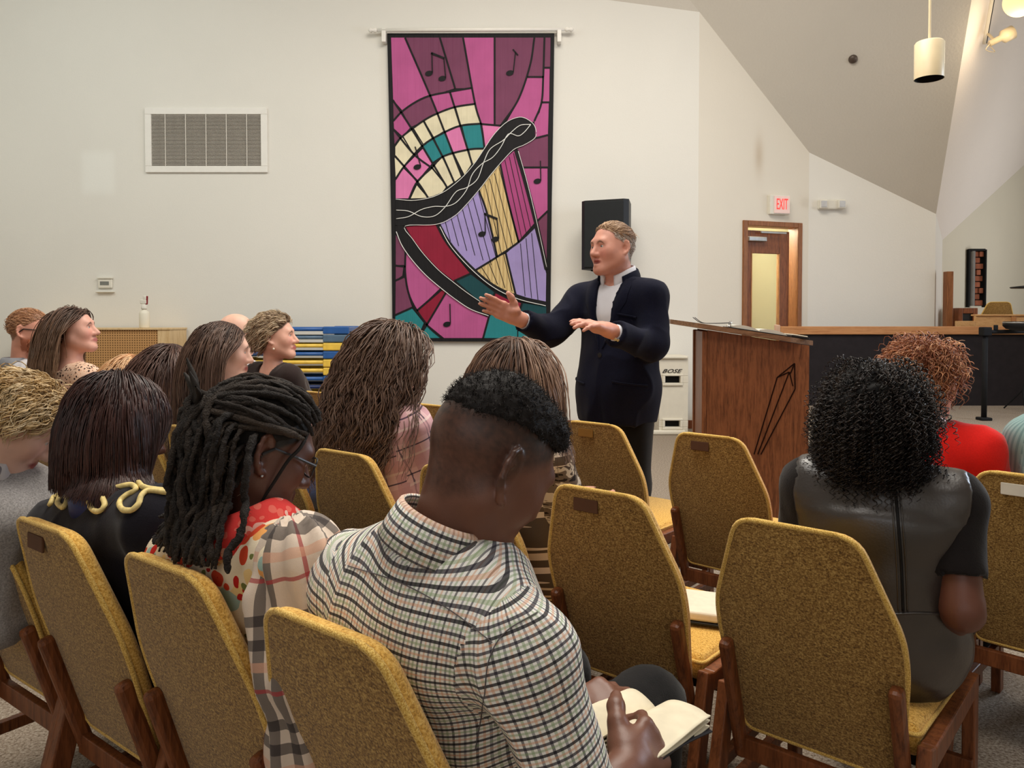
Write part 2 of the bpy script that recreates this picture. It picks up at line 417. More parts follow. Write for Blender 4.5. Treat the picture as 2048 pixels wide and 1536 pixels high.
# ------------------------------------------------------------------ wall fittings
def vent():
    l, r_, t, b = 291, 534, 216, 345; Y = YB - 0.02
    p0 = at(l, b, Y); p1 = at(r_, t, Y); W, H = p1[0] - p0[0], p1[2] - p0[2]
    e = empty('air_vent', (p0[0], YB, p0[2]), 0, 'large white louvred return air vent on the back wall', 'vent')
    fw = 0.075
    fr = plain('vent_frame_white', srgb(236, 233, 226), 0.5, 0.3, var=0.02)
    obj('frame', *merge([rbox((0, -0.03, 0), (W, 0, fw), 0.005), rbox((0, -0.03, H - fw), (W, 0, H), 0.005), rbox((0, -0.03, fw), (fw, 0, H - fw), 0.005), rbox((W - fw, -0.03, fw), (W, 0, H - fw), 0.005)]), fr, e)
    obj('backing', *box((fw, -0.004, fw), (W - fw, 0.0, H - fw)), plain('vent_dark', srgb(132, 124, 116), 0.9, 0.1), e)
    n = 38; sl = plain('vent_slat', srgb(222, 216, 206), 0.55, 0.3, var=0.05); h = (H - 2 * fw) / n
    me = None
    for i in range(n):
        z = fw + h * i
        if me is None:
            o = obj('slat', [(fw, -0.024, 0), (W - fw, -0.024, 0), (W - fw, -0.006, h * 0.62), (fw, -0.006, h * 0.62), (fw, -0.022, -0.002), (W - fw, -0.022, -0.002), (W - fw, -0.004, h * 0.62 - 0.002), (fw, -0.004, h * 0.62 - 0.002)],
                    [(0,1,2,3), (7,6,5,4), (0,4,5,1), (2,6,7,3), (1,5,6,2), (0,3,7,4)], sl, e); me = o.data
        else:
            o = bpy.data.objects.new('slat', me); COL.objects.link(o); o.parent = e
        o.location = (0, 0, z)
    for k in range(1, 6):
        obj('mullion', *box((W * k / 6 - 0.004, -0.026, fw), (W * k / 6 + 0.004, -0.022, H - fw)), sl, e)
vent()
def thermostat():
    p = at(212, 569, YB); e = empty('thermostat', (p[0], YB, p[2]), 0, 'small white wall thermostat with grey display in a clear guard', 'thermostat')
    obj('housing', *rbox((-0.085, -0.03, -0.045), (0.085, 0, 0.065), 0.012, 3), M['white_pl'], e)
    obj('display', *box((-0.055, -0.032, -0.01), (0.05, -0.028, 0.035)), plain('lcd_grey', srgb(120, 122, 116), 0.3, 0.5), e)
    obj('top_lip', *rbox((-0.09, -0.04, 0.066), (0.09, 0, 0.085), 0.004), M['white_pl'], e)
    obj('guard_shelf', *rbox((-0.105, -0.045, -0.095), (0.105, 0, -0.082), 0.004), M['white_pl'], e)
thermostat()
def text_mesh(name, s, size, loc, rot, mat, parent=None, shear=0.0, extrude=0.003, sx=1.0):
    c = bpy.data.curves.new(name, 'FONT'); c.body = s; c.size = size; c.extrude = extrude; c.shear = shear
    c.align_x = 'CENTER'; c.align_y = 'CENTER'; c.resolution_u = 3
    o = bpy.data.objects.new(name + '_tmp', c); COL.objects.link(o)
    dg = bpy.context.evaluated_depsgraph_get(); me = bpy.data.meshes.new_from_object(o.evaluated_get(dg))
    bpy.data.objects.remove(o); me.materials.clear(); me.materials.append(mat)
    q = bpy.data.objects.new(name, me); COL.objects.link(q); q.location = loc; q.rotation_euler = rot; q.scale = (sx, 1, 1)
    if parent is not None: q.parent = parent
    return q
def exit_sign():
    b = on2(1552); z = at(1552, 411, b[1])[2]
    e = empty('exit_sign', (b[0], b[1], z), a2 - R(8), 'white illuminated sign with red letters above the wooden door', 'exit sign')
    W, H = 0.135, 0.118
    obj('housing', *rbox((-W, -0.07, -H), (W, 0, H), 0.008), M['white_pl'], e)
    obj('face_plate', *rbox((-W + 0.05, -0.078, -H + 0.012), (W - 0.006, -0.068, H - 0.012), 0.003), plain('sign_face', srgb(244, 214, 206), 0.4, 0.3, var=0.02), e)
    t = text_mesh('sign_letters', 'EXIT', 0.175, (0.022, -0.08, 0), (R(90), 0, 0), emit('sign_red', srgb(235, 60, 55), 0.9), e, extrude=0.002, sx=0.47)
    t.scale = (0.44, 1.1, 1)
exit_sign()
def emergency():
    p = at(1660, 410, B0[1]); e = empty('emergency_light', (p[0], B0[1], p[2]), 0, 'white twin-head emergency light on the wall beside the exit sign', 'light')
    obj('housing', *rbox((-0.165, -0.06, -0.062), (0.165, 0, 0.062), 0.02, 3), M['white_pl'], e)
    lens = plain('lens_grey', srgb(196, 196, 196), 0.25, 0.5)
    for x in (-0.115, 0.115):
        h = obj('lamp_head', *rbox((x - 0.05, -0.10, -0.056), (x + 0.05, -0.055, 0.056), 0.015, 3), M['white_pl'], e)
        obj('lens', *rbox((x - 0.036, -0.106, -0.04), (x + 0.036, -0.097, 0.04), 0.008), lens, h)
emergency()
def ceiling_bits():
    # pendant cylinder lamp
    Y = 5.2; b = at(1858, 158, Y); t = at(1858, 84, Y); rr = 27 / F_PX * Y
    e = empty('pendant_lamp', (b[0], Y, b[2]), 0, 'cream cylindrical pendant lamp hanging on a thin rod', 'lamp')
    cream = plain('cream_enamel', srgb(226, 208, 172), 0.35, 0.45, var=0.03)
    H = t[2] - b[2]
    V, F = lathe([(rr, 0), (rr, 0.01), (rr, H - 0.01), (rr - 0.008, H), (0.012, H + 0.002)], 40, False)
    obj('shade', V, F, cream, e, smooth=True)
    V, F = lathe([(rr - 0.004, 0.0), (rr - 0.006, H * 0.5), (0.02, H * 0.6)], 32, False)
    obj('inner_baffle', V, F, M['blackm'], e, smooth=True)
    dn = -(N1 @ (np.array([b[0], Y, 0]) - pA)) / N1[2]
    obj('rod', *tube([(0, 0, H), (0, 0, H + 0.5), (0, 0, dn - b[2])], 0.009, 10), cream, e)
    # sprinkler/sensor disc on the sloped ceiling
    p = plane_hit(1706, 118, pA, N1); nn = N1 if N1[2] < 0 else -N1
    V, F = lathe([(0.05, 0), (0.05, 0.012), (0.038, 0.03), (0.0001, 0.034)], 24)
    tag(obj('ceiling_sensor', frame_to(V, (0, 0, 0), nn), F, plain('bronze', srgb(88, 76, 68), 0.4, 0.4, 0.4), loc=p, smooth=True), 'small round dark sensor set in the sloped ceiling', 'sensor')
    # track light on the white ceiling
    nn = N2 if N2[2] < 0 else -N2
    q0 = plane_hit(1992, -60, pC, N2); q1 = plane_hit(1966, 88, pC, N2)
    e = empty('track_light', q1, 0, 'white ceiling track with one swivelled spotlight head', 'lamp')
    d = (q0 - q1); L = np.linalg.norm(d); d /= L; s = np.cross(d, nn)
    V, F = rbox((-0.02, 0, 0), (0.02, L, 0.035), 0.004)
    obj('track', V[:, :1] * s + V[:, 1:2] * d + V[:, 2:] * nn, F, M['white_pl'], e)
    V, F = box((-0.008, 0.01, 0.034), (0.008, L, 0.040))
    obj('slot', V[:, :1] * s + V[:, 1:2] * d + V[:, 2:] * nn, F, M['black'], e)
    k = (pC[1] + q1[1]) * 0 + q1[1] / F_PX
    rgt = np.array([1.0, 0, 0])
    hd = at(1990, 82, q1[1] - 0.25); tip = at(2030, 62, q1[1] - 0.3)
    ax = (tip - hd) / np.linalg.norm(tip - hd)
    sp = obj('spot_head', frame_to(lathe([(0.0001, -0.06), (0.035, -0.06), (0.035, 0.06), (0.075, 0.09), (0.078, 0.2), (0.07, 0.2), (0.06, 0.14)], 28, False)[0], hd - q1, ax), lathe([(0.0001, -0.06), (0.035, -0.06), (0.035, 0.06), (0.075, 0.09), (0.078, 0.2), (0.07, 0.2), (0.06, 0.14)], 28, False)[1], cream, e, smooth=True)
    obj('swivel_arm', *beam(np.array([0, 0, 0]) + d * 0.12 + nn * 0.03, hd - q1 + nn * 0.0, 0.03, 0.02), cream, e)
    obj('cable', *tube(smooth_path([d * 0.02 + nn * 0.03, d * -0.08 + nn * 0.14, hd - q1 - ax * 0.10 + np.array([0, 0, -0.05]), hd - q1 - ax * 0.055], 16), 0.005, 6), cream, e)
    # round globe lamp at the frame's edge
    Yg = q1[1] - 0.8; g = at(2040, 2, Yg); rg = 30 / F_PX * Yg
    V, F = lathe([(max(0.0004, rg * math.sin(a)), -rg * math.cos(a)) for a in np.linspace(0, math.pi, 17)], 32)
    e2 = empty('globe_lamp', g, 0, 'warm glowing globe lamp hanging by the white ceiling', 'lamp')
    obj('globe', V, F, emit('warm_globe', (1.0, 0.74, 0.36, 1), 0.72), e2, smooth=True)
    dn = -(N2 @ (np.array([g[0], g[1], 0]) - pC)) / N2[2]
    obj('rod', *tube([(0, 0, rg * 0.95), (0, 0, max(rg + 0.2, dn - g[2]))], 0.008, 8), cream, e2)
    gl = bpy.data.lights.new('globe_bulb', 'POINT'); gl.energy = 14; gl.color = (1, 0.8, 0.55); gl.shadow_soft_size = rg * 1.05
    go = bpy.data.objects.new('globe_bulb', gl); COL.objects.link(go); go.location = g - np.array([0, 0.0, rg * 2.3])
ceiling_bits()
# ------------------------------------------------------------------ banner
def banner():
    Y = YB - 0.035
    Q = lambda zx, zy, dy=0.0: at(740 + zx / 2.327, 40 + zy / 2.327, Y - dy)
    root = empty('banner', (Q(470, 780)[0], YB, Q(470, 1498)[2]), 0, 'tall pink and purple fabric banner with a black harp and music notes', 'banner')
    org = np.array(root.location)
    def cloth(name, c, var=0.12, stripes=False):
        t = NT(name); v = t.coord()
        f = t.noise(t.coord(scale=(9, 1, 0.35)), 2.2, 2)
        d = tuple(x * (1 - var) for x in c[:3]) + (1,)
        colr = t.ramp(t.noise(v, 5, 3), [(0.3, d), (0.7, c)])
        if stripes:
            wv = t.n('ShaderNodeTexWave', i_Scale=7.0, i_Distortion=1.5); t.l(t.coord(scale=(1, 1, 2.2)), wv.inputs[0])
            colr = t.mix(t.math('MULTIPLY', wv.outputs['Fac'], 0.55), colr, srgb(160, 128, 80))
        t.color(colr); t.bump(f, 0.5, 0.02)
        return t.done(0.65, 0.25, sheen=0.15)
    C = dict(p=cloth('pink_satin', srgb(186, 88, 144)), m=cloth('mauve_cloth', srgb(120, 62, 92)), c=cloth('cream_brocade', srgb(232, 222, 190), 0.18),
             t=cloth('teal_cloth', srgb(36, 130, 136)), d=cloth('dark_teal_velvet', srgb(16, 68, 74)), l=cloth('lilac_satin', srgb(164, 148, 204)),
             q=cloth('light_pink_satin', srgb(220, 124, 176)), n=cloth('gold_striped_satin', srgb(222, 196, 140), 0.1, True), r=cloth('crimson_velvet', srgb(142, 22, 52)), g=cloth('magenta_satin', srgb(170, 70, 126)))
    K = cloth('black_velvet', srgb(16, 14, 18), 0.2); Wt = plain('white_cord', srgb(232, 232, 228), 0.6)
    def flat(name, pts, mat, lay, th=0.003):
        P = np.array([Q(x, y, 0.012 + 0.0035 * lay) for x, y in pts]) - org
        n = len(P); V = np.vstack([P, P + np.array([0, th, 0])])
        a = sum(pts[i][0] * pts[(i+1) % n][1] - pts[(i+1) % n][0] * pts[i][1] for i in range(n))
        f = tuple(range(n)) if a < 0 else tuple(range(n))[::-1]
        return obj(name, V, [f, tuple(i + n for i in f)[::-1]] + [(i, (i+1) % n, n + (i+1) % n, n + i) for i in range(n)], mat, root)
    back = [(80, 62), (858, 62), (852, 500), (845, 900), (838, 1498), (105, 1495), (100, 1000), (90, 500)]
    flat('backing_cloth', back, K, 0, 0.008)
    pan = [
     ('p', [(98,82),(163,82),(275,350),(210,382),(150,420),(108,372)]), ('m', [(163,82),(325,82),(395,318),(340,335),(280,352)]),
     ('m', [(325,82),(433,82),(472,316),(395,318)]), ('p', [(433,82),(578,82),(580,485),(515,482),(490,390)]),
     ('m', [(578,82),(765,82),(745,210),(700,340),(650,440),(610,490),(580,485)]), ('m', [(765,82),(812,82),(808,262),(732,262),(745,210)]),
     ('m', [(812,82),(840,82),(838,220),(810,220)]), ('p', [(732,265),(805,268),(800,370),(780,440),(760,475),(700,460),(630,485),(690,380)]),
     ('p', [(812,225),(836,225),(834,380),(802,380)]), ('p', [(800,385),(832,385),(828,535),(770,555),(765,470),(790,430)]),
     ('m', [(770,555),(828,535),(828,685),(710,685),(685,600)]), ('p', [(712,690),(826,690),(826,885),(778,935),(760,900)]),
     ('m', [(778,940),(825,890),(822,1130)]), ('m', [(108,380),(145,430),(110,465)]), ('p', [(110,470),(150,430),(188,500),(150,540),(112,505)]),
     ('m', [(150,425),(215,380),(280,355),(312,432),(250,470),(190,498)]), ('p', [(283,352),(375,335),(395,405),(316,433)]),
     ('p', [(375,335),(470,318),(488,388),(398,405)]), ('m', [(110,515),(142,552),(115,585)]),
     ('c', [(118,590),(150,545),(200,625),(160,675),(118,635)]), ('c', [(155,540),(195,500),(245,580),(205,625)]), ('c', [(200,497),(248,470),(295,545),(250,578)]),
     ('c', [(253,468),(312,435),(345,515),(298,545)]), ('c', [(318,432),(392,408),(422,490),(350,520)]), ('c', [(400,405),(488,390),(515,480),(425,490)]),
     ('c', [(115,640),(155,680),(120,740)]), ('q', [(120,745),(155,690),(215,750),(185,830),(120,830)]), ('q', [(163,682),(245,600),(290,665),(222,745)]),
     ('t', [(248,585),(295,555),(335,632),(290,662)]), ('t', [(300,550),(345,525),(380,615),(338,632)]), ('q', [(352,525),(422,492),(450,605),(385,618)]),
     ('t', [(430,495),(512,485),(530,595),(455,602)]), ('q', [(520,485),(610,492),(560,580),(535,590)]),
     ('c', [(190,830),(218,770),(268,828)]), ('c', [(225,755),(285,690),(355,775),(330,810),(270,825)]), ('c', [(292,685),(338,640),(392,752),(360,775)]),
     ('c', [(345,637),(382,622),(428,725),(395,752)]), ('c', [(390,618),(455,605),(475,665),(440,720)]), ('c', [(462,605),(530,600),(500,650),(478,672)]),
     ('r', [(165,962),(315,950),(350,1030),(400,1100),(465,1180),(390,1215),(320,1160),(250,1085),(200,1020)]),
     ('l', [(325,945),(400,905),(450,855),(505,790),(545,900),(575,1000),(590,1100),(485,1165),(430,1105),(370,1030)]),
     ('n', [(510,785),(560,720),(605,668),(640,830),(690,1030),(590,1100),(545,900)]), ('g', [(605,665),(675,605),(765,945),(690,1030),(640,830)]),
     ('l', [(765,965),(820,1180),(818,1312),(740,1295),(680,1275),(650,1170),(635,1085),(690,1035)]),
     ('n', [(490,1165),(590,1105),(630,1088),(650,1170),(675,1275),(600,1245),(540,1205)]),
     ('d', [(395,1210),(465,1182),(530,1230),(580,1270),(560,1320),(500,1300)]), ('r', [(580,1270),(640,1300),(705,1318),(690,1370),(600,1345),(560,1320)]),
     ('d', [(710,1318),(820,1332),(820,1400),(690,1380)]), ('t', [(690,1390),(820,1410),(820,1480),(690,1480)]),
     ('m', [(120,1000),(165,1070),(165,1140),(120,1140)]), ('m', [(120,1147),(155,1152),(150,1190),(120,1210)]), ('m', [(120,1217),(160,1197),(180,1290),(195,1335),(118,1370)]),
     ('p', [(165,1075),(230,1150),(330,1245),(220,1350),(190,1300),(165,1200)]), ('r', [(222,1355),(335,1250),(352,1262),(265,1410)]),
     ('p', [(355,1268),(500,1350),(550,1375),(525,1480),(345,1480),(265,1415)]), ('t', [(118,1378),(195,1342),(250,1410),(225,1470),(118,1480)]),
     ('t', [(240,1470),(265,1422),(330,1480),(240,1480)]), ('t', [(555,1380),(600,1350),(685,1385),(685,1480),(528,1480)])]
    for i, (c, pts) in enumerate(pan): flat('fabric_panel', pts, C[c], 1)
    def strip(name, pts, wd, mat, lay, n=24):
        P = smooth_path([(x, y, 0) for x, y in pts], max(2, n))[:, :2] if len(pts) > 2 else np.array(pts, float)
        T = np.gradient(P, axis=0); T /= np.linalg.norm(T, axis=1, keepdims=True); Nn = np.stack([-T[:, 1], T[:, 0]], 1)
        A, B_ = P + Nn * wd / 2, P - Nn * wd / 2; m = len(P)
        V = np.array([Q(*p, 0.012 + 0.0035 * lay) for p in np.vstack([A, B_])] + [Q(*p, 0.010 + 0.0035 * lay - 0.003) for p in np.vstack([A, B_])]) - org
        F = []
        for k in range(m - 1):
            F += [(k, m+k, m+k+1, k+1), (2*m+k, 2*m+k+1, 3*m+k+1, 3*m+k), (k, k+1, 2*m+k+1, 2*m+k), (m+k, 3*m+k, 3*m+k+1, m+k+1)]
        return obj(name, V, F, mat, root)
    for pts in ([(163,82),(280,352),(345,515),(428,728)], [(325,82),(396,318)], [(372,335),(420,490),(476,672)], [(433,82),(488,385),(518,490),(533,598)],
                [(580,82),(580,486)], [(765,82),(745,210),(690,370),(608,492)], [(812,82),(806,270),(798,385),(765,470)], [(732,265),(808,265)], [(812,222),(838,222)], [(800,383),(834,383)], [(770,550),(828,535)], [(712,686),(828,686)], [(776,938),(828,888)],
                [(108,470),(150,425),(215,380),(280,352),(375,333),(472,316)], [(112,588),(150,542),(250,468),(315,434),(395,405),(490,390)], [(118,742),(160,680),(248,582),(345,523),(425,491),(518,482)], [(182,832),(220,752),(290,685),(340,635),(458,603),(532,598)],
                [(106,372),(190,500),(290,665),(358,778)], [(250,470),(340,640),(392,755)], [(112,512),(205,625),(290,690)], [(116,632),(220,752),(272,830)], [(518,484),(612,492)],
                [(505,788),(545,900),(592,1102)], [(605,665),(640,830),(692,1035)], [(485,1168),(592,1102),(692,1033),(770,960)], [(632,1086),(652,1170),(678,1278)],
                [(165,1070),(165,1190),(190,1300),(262,1415),(335,1482)], [(118,1143),(165,1148)], [(118,1213),(160,1194)], [(116,1374),(197,1338)], [(218,1353),(340,1248)], [(228,1475),(268,1412),(356,1264)], [(526,1482),(555,1375)], [(392,1214),(468,1180)], [(556,1324),(582,1268)], [(690,1372),(708,1316)]):
        strip('lead_line', pts, 9, K, 2)
    frame_top = [(120,832),(200,838),(280,825),(340,800),(390,765),(440,720),(490,660),(530,600),(570,540),(610,495),(650,465),(700,450),(740,465),(768,495),(770,545),(720,580),(670,600),(620,650),(560,720),(510,785),(450,855),(400,905),(340,940),(280,952),(220,955),(118,958)]
    flat('harp_neck', frame_top, K, 3)
    flat('harp_pillar', [(118,955),(162,960),(200,1022),(250,1090),(320,1165),(390,1222),(450,1270),(512,1312),(560,1360),(545,1382),(470,1350),(400,1305),(330,1250),(260,1190),(200,1125),(150,1055),(118,985)], K, 3)
    strip('harp_body_curve', [(315,948),(360,1030),(430,1115),(520,1200),(600,1255),(700,1295),(822,1322)], 22, K, 2.5)
    strip('harp_edge', [(680,605),(720,740),(770,930),(822,1160)], 20, K, 2.5)
    def cord(pts, r=0.006, n=40):
        P = np.array([Q(x, y, 0.03) for x, y in smooth_path([(x, y, 0) for x, y in pts], n)[:, :2]]) - org
        obj('white_cord', *tube(P, r, 5), Wt, root, smooth=True)
    cord([(120,834),(200,840),(280,827),(340,802),(390,767),(440,722),(490,662),(530,602),(570,542),(610,497),(650,467),(700,452),(740,467),(768,497),(770,545),(720,580),(670,602),(620,652),(560,722),(510,787),(450,857),(400,907),(340,942),(280,954),(162,960),(200,1022),(250,1090),(320,1165),(390,1222),(450,1268),(512,1310)], 0.0042, 130)
    cord([(122,885),(180,890),(240,915),(300,912),(350,870),(400,800),(450,780),(500,740),(530,660),(560,600),(620,560),(660,520),(700,490),(748,486)], 0.005, 60)
    cord([(122,925),(180,915),(240,882),(300,868),(350,868),(400,850),(450,790),(475,720),(520,670),(570,640),(610,590),(645,530),(690,540),(720,520),(748,486)], 0.005, 60)
    cord([(122,985),(150,1052),(200,1122),(260,1188),(330,1248),(400,1302),(470,1347),(552,1377)], 0.005)
    cord([(325,962),(370,1045),(440,1128),(525,1208),(605,1262),(700,1302),(818,1330)], 0.005)
    cord([(690,610),(730,750),(775,935),(822,1150)], 0.004)
    for x0, y0, x1, y1 in ([(350+k*26, 938-k*22, 350+k*26+0.27*(1030+22*k-938+k*22), 1030+k*22) for k in range(7)] + [(535+k*22, 765-k*26, 612+k*26, 1085-k*18) for k in range(4)] +
                           [(628+k*20, 652-k*16, 705+k*22, 1012-k*20) for k in range(3)] + [(700+k*26, 1040-k*24, 722+k*30, 1285+k*9) for k in range(3)] + [(520+k*34, 1152-k*20, 560+k*34, 1215+k*16) for k in range(4)]):
        strip('harp_string', [(x0, y0), (x1, y1)], 3, K, 2)
    def note(x, y, kind, sx=1.0):
        a = np.linspace(0, 2 * math.pi, 20, endpoint=False)
        head = lambda cx, cy: [(cx + 18 * math.cos(t) * math.cos(-0.25) - 12 * math.sin(t) * math.sin(-0.25), cy + 18 * math.cos(t) * math.sin(-0.25) + 12 * math.sin(t) * math.cos(-0.25)) for t in a]
        flat('music_note_head', head(x, y), K, 4)
        strip('music_note_stem', [(x + 16, y - 4), (x + 8 + 6 * sx, y - 95)], 5, K, 4)
        if kind == 2:
            flat('music_note_head', head(x + 62, y + 24), K, 4)
            strip('music_note_stem', [(x + 78, y + 20), (x + 70, y - 70)], 5, K, 4)
            strip('music_note_beam', [(x + 10, y - 95), (x + 72, y - 70)], 10, K, 4)
        if kind == 1: strip('music_note_flag', [(x + 14, y - 110), (x + 38, y - 82)], 6, K, 4)
    note(274, 248, 2); note(651, 246, 1, 3); note(220, 684, 0, -3); note(779, 750, 0); note(521, 996, 2); note(358, 1416, 0)
    # rod with finials and brackets
    rodm = plain('white_rod', srgb(238, 234, 226), 0.4, 0.4, var=0.02)
    yr = 48
    a, b = Q(35, yr, 0.05) - org, Q(905, yr - 4, 0.05) - org
    rod = obj('hanging_rod', *tube([a, (a + b) / 2, b], 0.022, 14), rodm, root, smooth=True)
    for e, s in ((a, -1), (b, 1)):
        V, F = lathe([(0.0005, 0), (0.018, 0.006), (0.03, 0.03), (0.018, 0.055), (0.032, 0.075), (0.02, 0.1), (0.0005, 0.11)], 18)
        obj('finial', frame_to(V, e, (s, 0, 0)), F, rodm, rod, smooth=True)
    for x in (66, 880):
        q = Q(x, 80, 0.02) - org
        obj('bracket', *rbox(q + (-0.025, -0.05, -0.07), q + (0.025, 0.055, 0.09), 0.008), rodm, root)
banner()

# ------------------------------------------------------------------ lectern with things on it
def lectern():
    Z0 = 4.55; psi = R(-7.5)
    pl, pr = at(1415, 660, Z0), at(1608, 690, Z0 + 0.02)
    wid = pr[0] - pl[0]; zf = pl[2] ; zb = pr[2]; dep = 0.56
    e = empty('lectern', (pl[0], Z0, 0), psi, 'oak lectern with a sloped hexagonal top and carved crystal outline', 'lectern')
    th = 0.024
    def side(y0, y1, name):
        return obj(name, *prism([(0, 0.05), (wid, 0.05), (wid, zb), (0, zf)], y1 - y0, (0, y1, 0), (1, 0, 0), (0, 0, 1)), M['lect'], e)
    sp = side(0, th, 'side_panel'); side(dep - th, dep, 'side_panel')
    obj('front_panel', *rbox((-0.018, th + 0.02, 0.05), (0.004, dep - th - 0.02, zf - 0.01), 0.003), M['lect'], e)
    for y in (0.0, dep - 0.05):
        obj('corner_post', *rbox((-0.03, y - 0.0, 0.0), (0.0, y + 0.05, zf - 0.005), 0.006), M['lect'], e)
    obj('plinth', *rbox((-0.05, -0.03, 0), (wid + 0.03, dep + 0.03, 0.06), 0.008), M['lect'], e)
    obj('shelf', *rbox((0.03, th, 0.7), (wid - 0.02, dep - th, 0.72), 0.003), M['lect'], e)
    # hexagonal sloping top
    sl = (zb - zf) / wid; ov = 0.05
    out = [(-0.06, -ov), (wid * 0.80, -ov), (wid + 0.035, 0.06), (wid + 0.035, dep - 0.06), (wid * 0.8, dep + ov), (-0.06, dep + ov), (-0.20, dep * 0.62), (-0.20, dep * 0.38)]
    n = len(out); V = []
    for lev in (0.0, 0.028):
        for x, y in out: V.append((x, y, zf + 0.004 + sl * x + lev))
    F = [tuple(range(n))[::-1], tuple(range(n, 2*n))] + [(i, (i+1) % n, n + (i+1) % n, n + i) for i in range(n)]
    obj('top_board', V, F, M['lect_top'], e)
    # carved outline: polylines in the side panel's plane
    ink = plain('carved_groove', srgb(34, 14, 6), 0.8, 0.1)
    def W_(px, py):
        p = at(px, py, Z0 + 0.02); return np.array([p[0] - pl[0], -0.0015, p[2]])
    for line in ([(1580, 725), (1547, 753), (1503, 905)], [(1580, 725), (1581, 775), (1516, 905)], [(1547, 753), (1570, 742), (1510, 905)], [(1570, 742), (1577, 770)], [(1580, 725), (1572, 745)]):
        for a, b in zip(line, line[1:]):
            obj('carved_line', *beam(W_(*a), W_(*b), 0.006, 0.006, (0, 1, 0), 0.001), ink, sp)
    top = lambda x, y, dz=0.0: np.array([x, y, zf + 0.033 + sl * x + dz])
    T = lambda V: rotz(np.asarray(V, float), psi) + np.array([pl[0], Z0, 0])
    # open book / folder on the top
    pap = plain('book_pages', srgb(226, 220, 206), 0.8, 0.1, var=0.05)
    b = empty('open_book', T([top(0.28, 0.10)])[0], 0, 'open bible with worn black cover lying on the lectern', 'book')
    bo = np.array(b.location)
    def page(x0, x1, y0, y1, h, name, mat):
        Vv, Ff = [], []; N = 10
        for i in range(N + 1):
            u = i / N; x = x0 + (x1 - x0) * u; hh = h * math.sin(math.pi * min(1, max(0.0, u * 0.9 + 0.1))) ** 0.6
            for y in (y0, y1):
                Vv += [top(x, y, 0.002), top(x, y, 0.006 + hh)]
        for i in range(N):
            k = 4 * i; Ff += [(k, k+4, k+6, k+2), (k+1, k+3, k+7, k+5), (k, k+1, k+5, k+4), (k+2, k+6, k+7, k+3)]
        Ff += [(0, 2, 3, 1), (4*N, 4*N+1, 4*N+3, 4*N+2)]
        obj(name, T(Vv) - bo, Ff, mat, b)
    page(0.14, 0.29, -0.02, 0.22, 0.020, 'page_block', pap); page(0.295, wid - 0.13, -0.02, 0.22, 0.020, 'page_block', pap)
    V, F = rbox((0.12, -0.035, 0), (wid - 0.115, 0.235, 0.005), 0.002); V[:, 2] += zf + 0.033 + sl * V[:, 0]
    obj('cover', T(V) - bo, F, M['black'], b)
    # eyeglasses
    g = empty('eyeglasses', T([top(0.06, 0.05)])[0], 0, 'thin-rimmed reading glasses lying folded open on the lectern', 'glasses'); go = np.array(g.location)
    for y in (0.02, 0.075):
        a = np.linspace(0, 2 * math.pi, 21)
        P = np.array([top(0.135 + 0.006 * math.sin(t), y + 0.024 * math.cos(t), 0.022 + 0.019 * math.sin(t)) for t in a])
        obj('rim', *tube(T(P) - go, 0.0016, 6), M['steel'], g)
        obj('lens', T(P[:-1]) - go, [tuple(range(20))], M['glass'], g)
    for y in (-0.004, 0.1):
        P = smooth_path([top(0.135, y, 0.03), top(0.04, y, 0.012), top(-0.03, y, 0.006), top(-0.075, y, 0.03)], 14)
        obj('temple_arm', *tube(T(P) - go, 0.0022, 6), M['black'], g)
    obj('bridge', *tube(T([top(0.137, 0.044, 0.028), top(0.139, 0.048, 0.031), top(0.137, 0.051, 0.028)]) - go, 0.0016, 6), M['steel'], g)
    # folder leaning at the low edge
    V, F = rbox((wid - 0.10, 0.0, 0), (wid + 0.0, 0.24, 0.012), 0.003); V[:, 2] += zf + 0.034 + sl * V[:, 0]
    k = T([top(wid - 0.08, 0.1)])[0]
    f = empty('folder', k, 0, 'flat black folder holding white sheets at the low edge of the lectern', 'folder')
    obj('cover', T(V) - k, F, M['black'], f)
    V, F = rbox((wid - 0.092, 0.006, 0.0125), (wid - 0.008, 0.236, 0.019), 0.002); V[:, 2] += zf + 0.034 + sl * V[:, 0]
    obj('sheets', T(V) - k, F, M['paper'], f)
    V, F = rbox((wid - 0.135, 0.26, 0), (wid - 0.11, 0.32, 0.065), 0.004); V[:, 2] += zf + 0.034 + sl * V[:, 0]
    k = T([top(wid - 0.12, 0.29)])[0]
    tag(obj('note_card', T(V) - k, F, plain('pink_card', srgb(214, 180, 156), 0.8), loc=k), 'small pale pink card block standing on the lectern', 'card')
lectern()

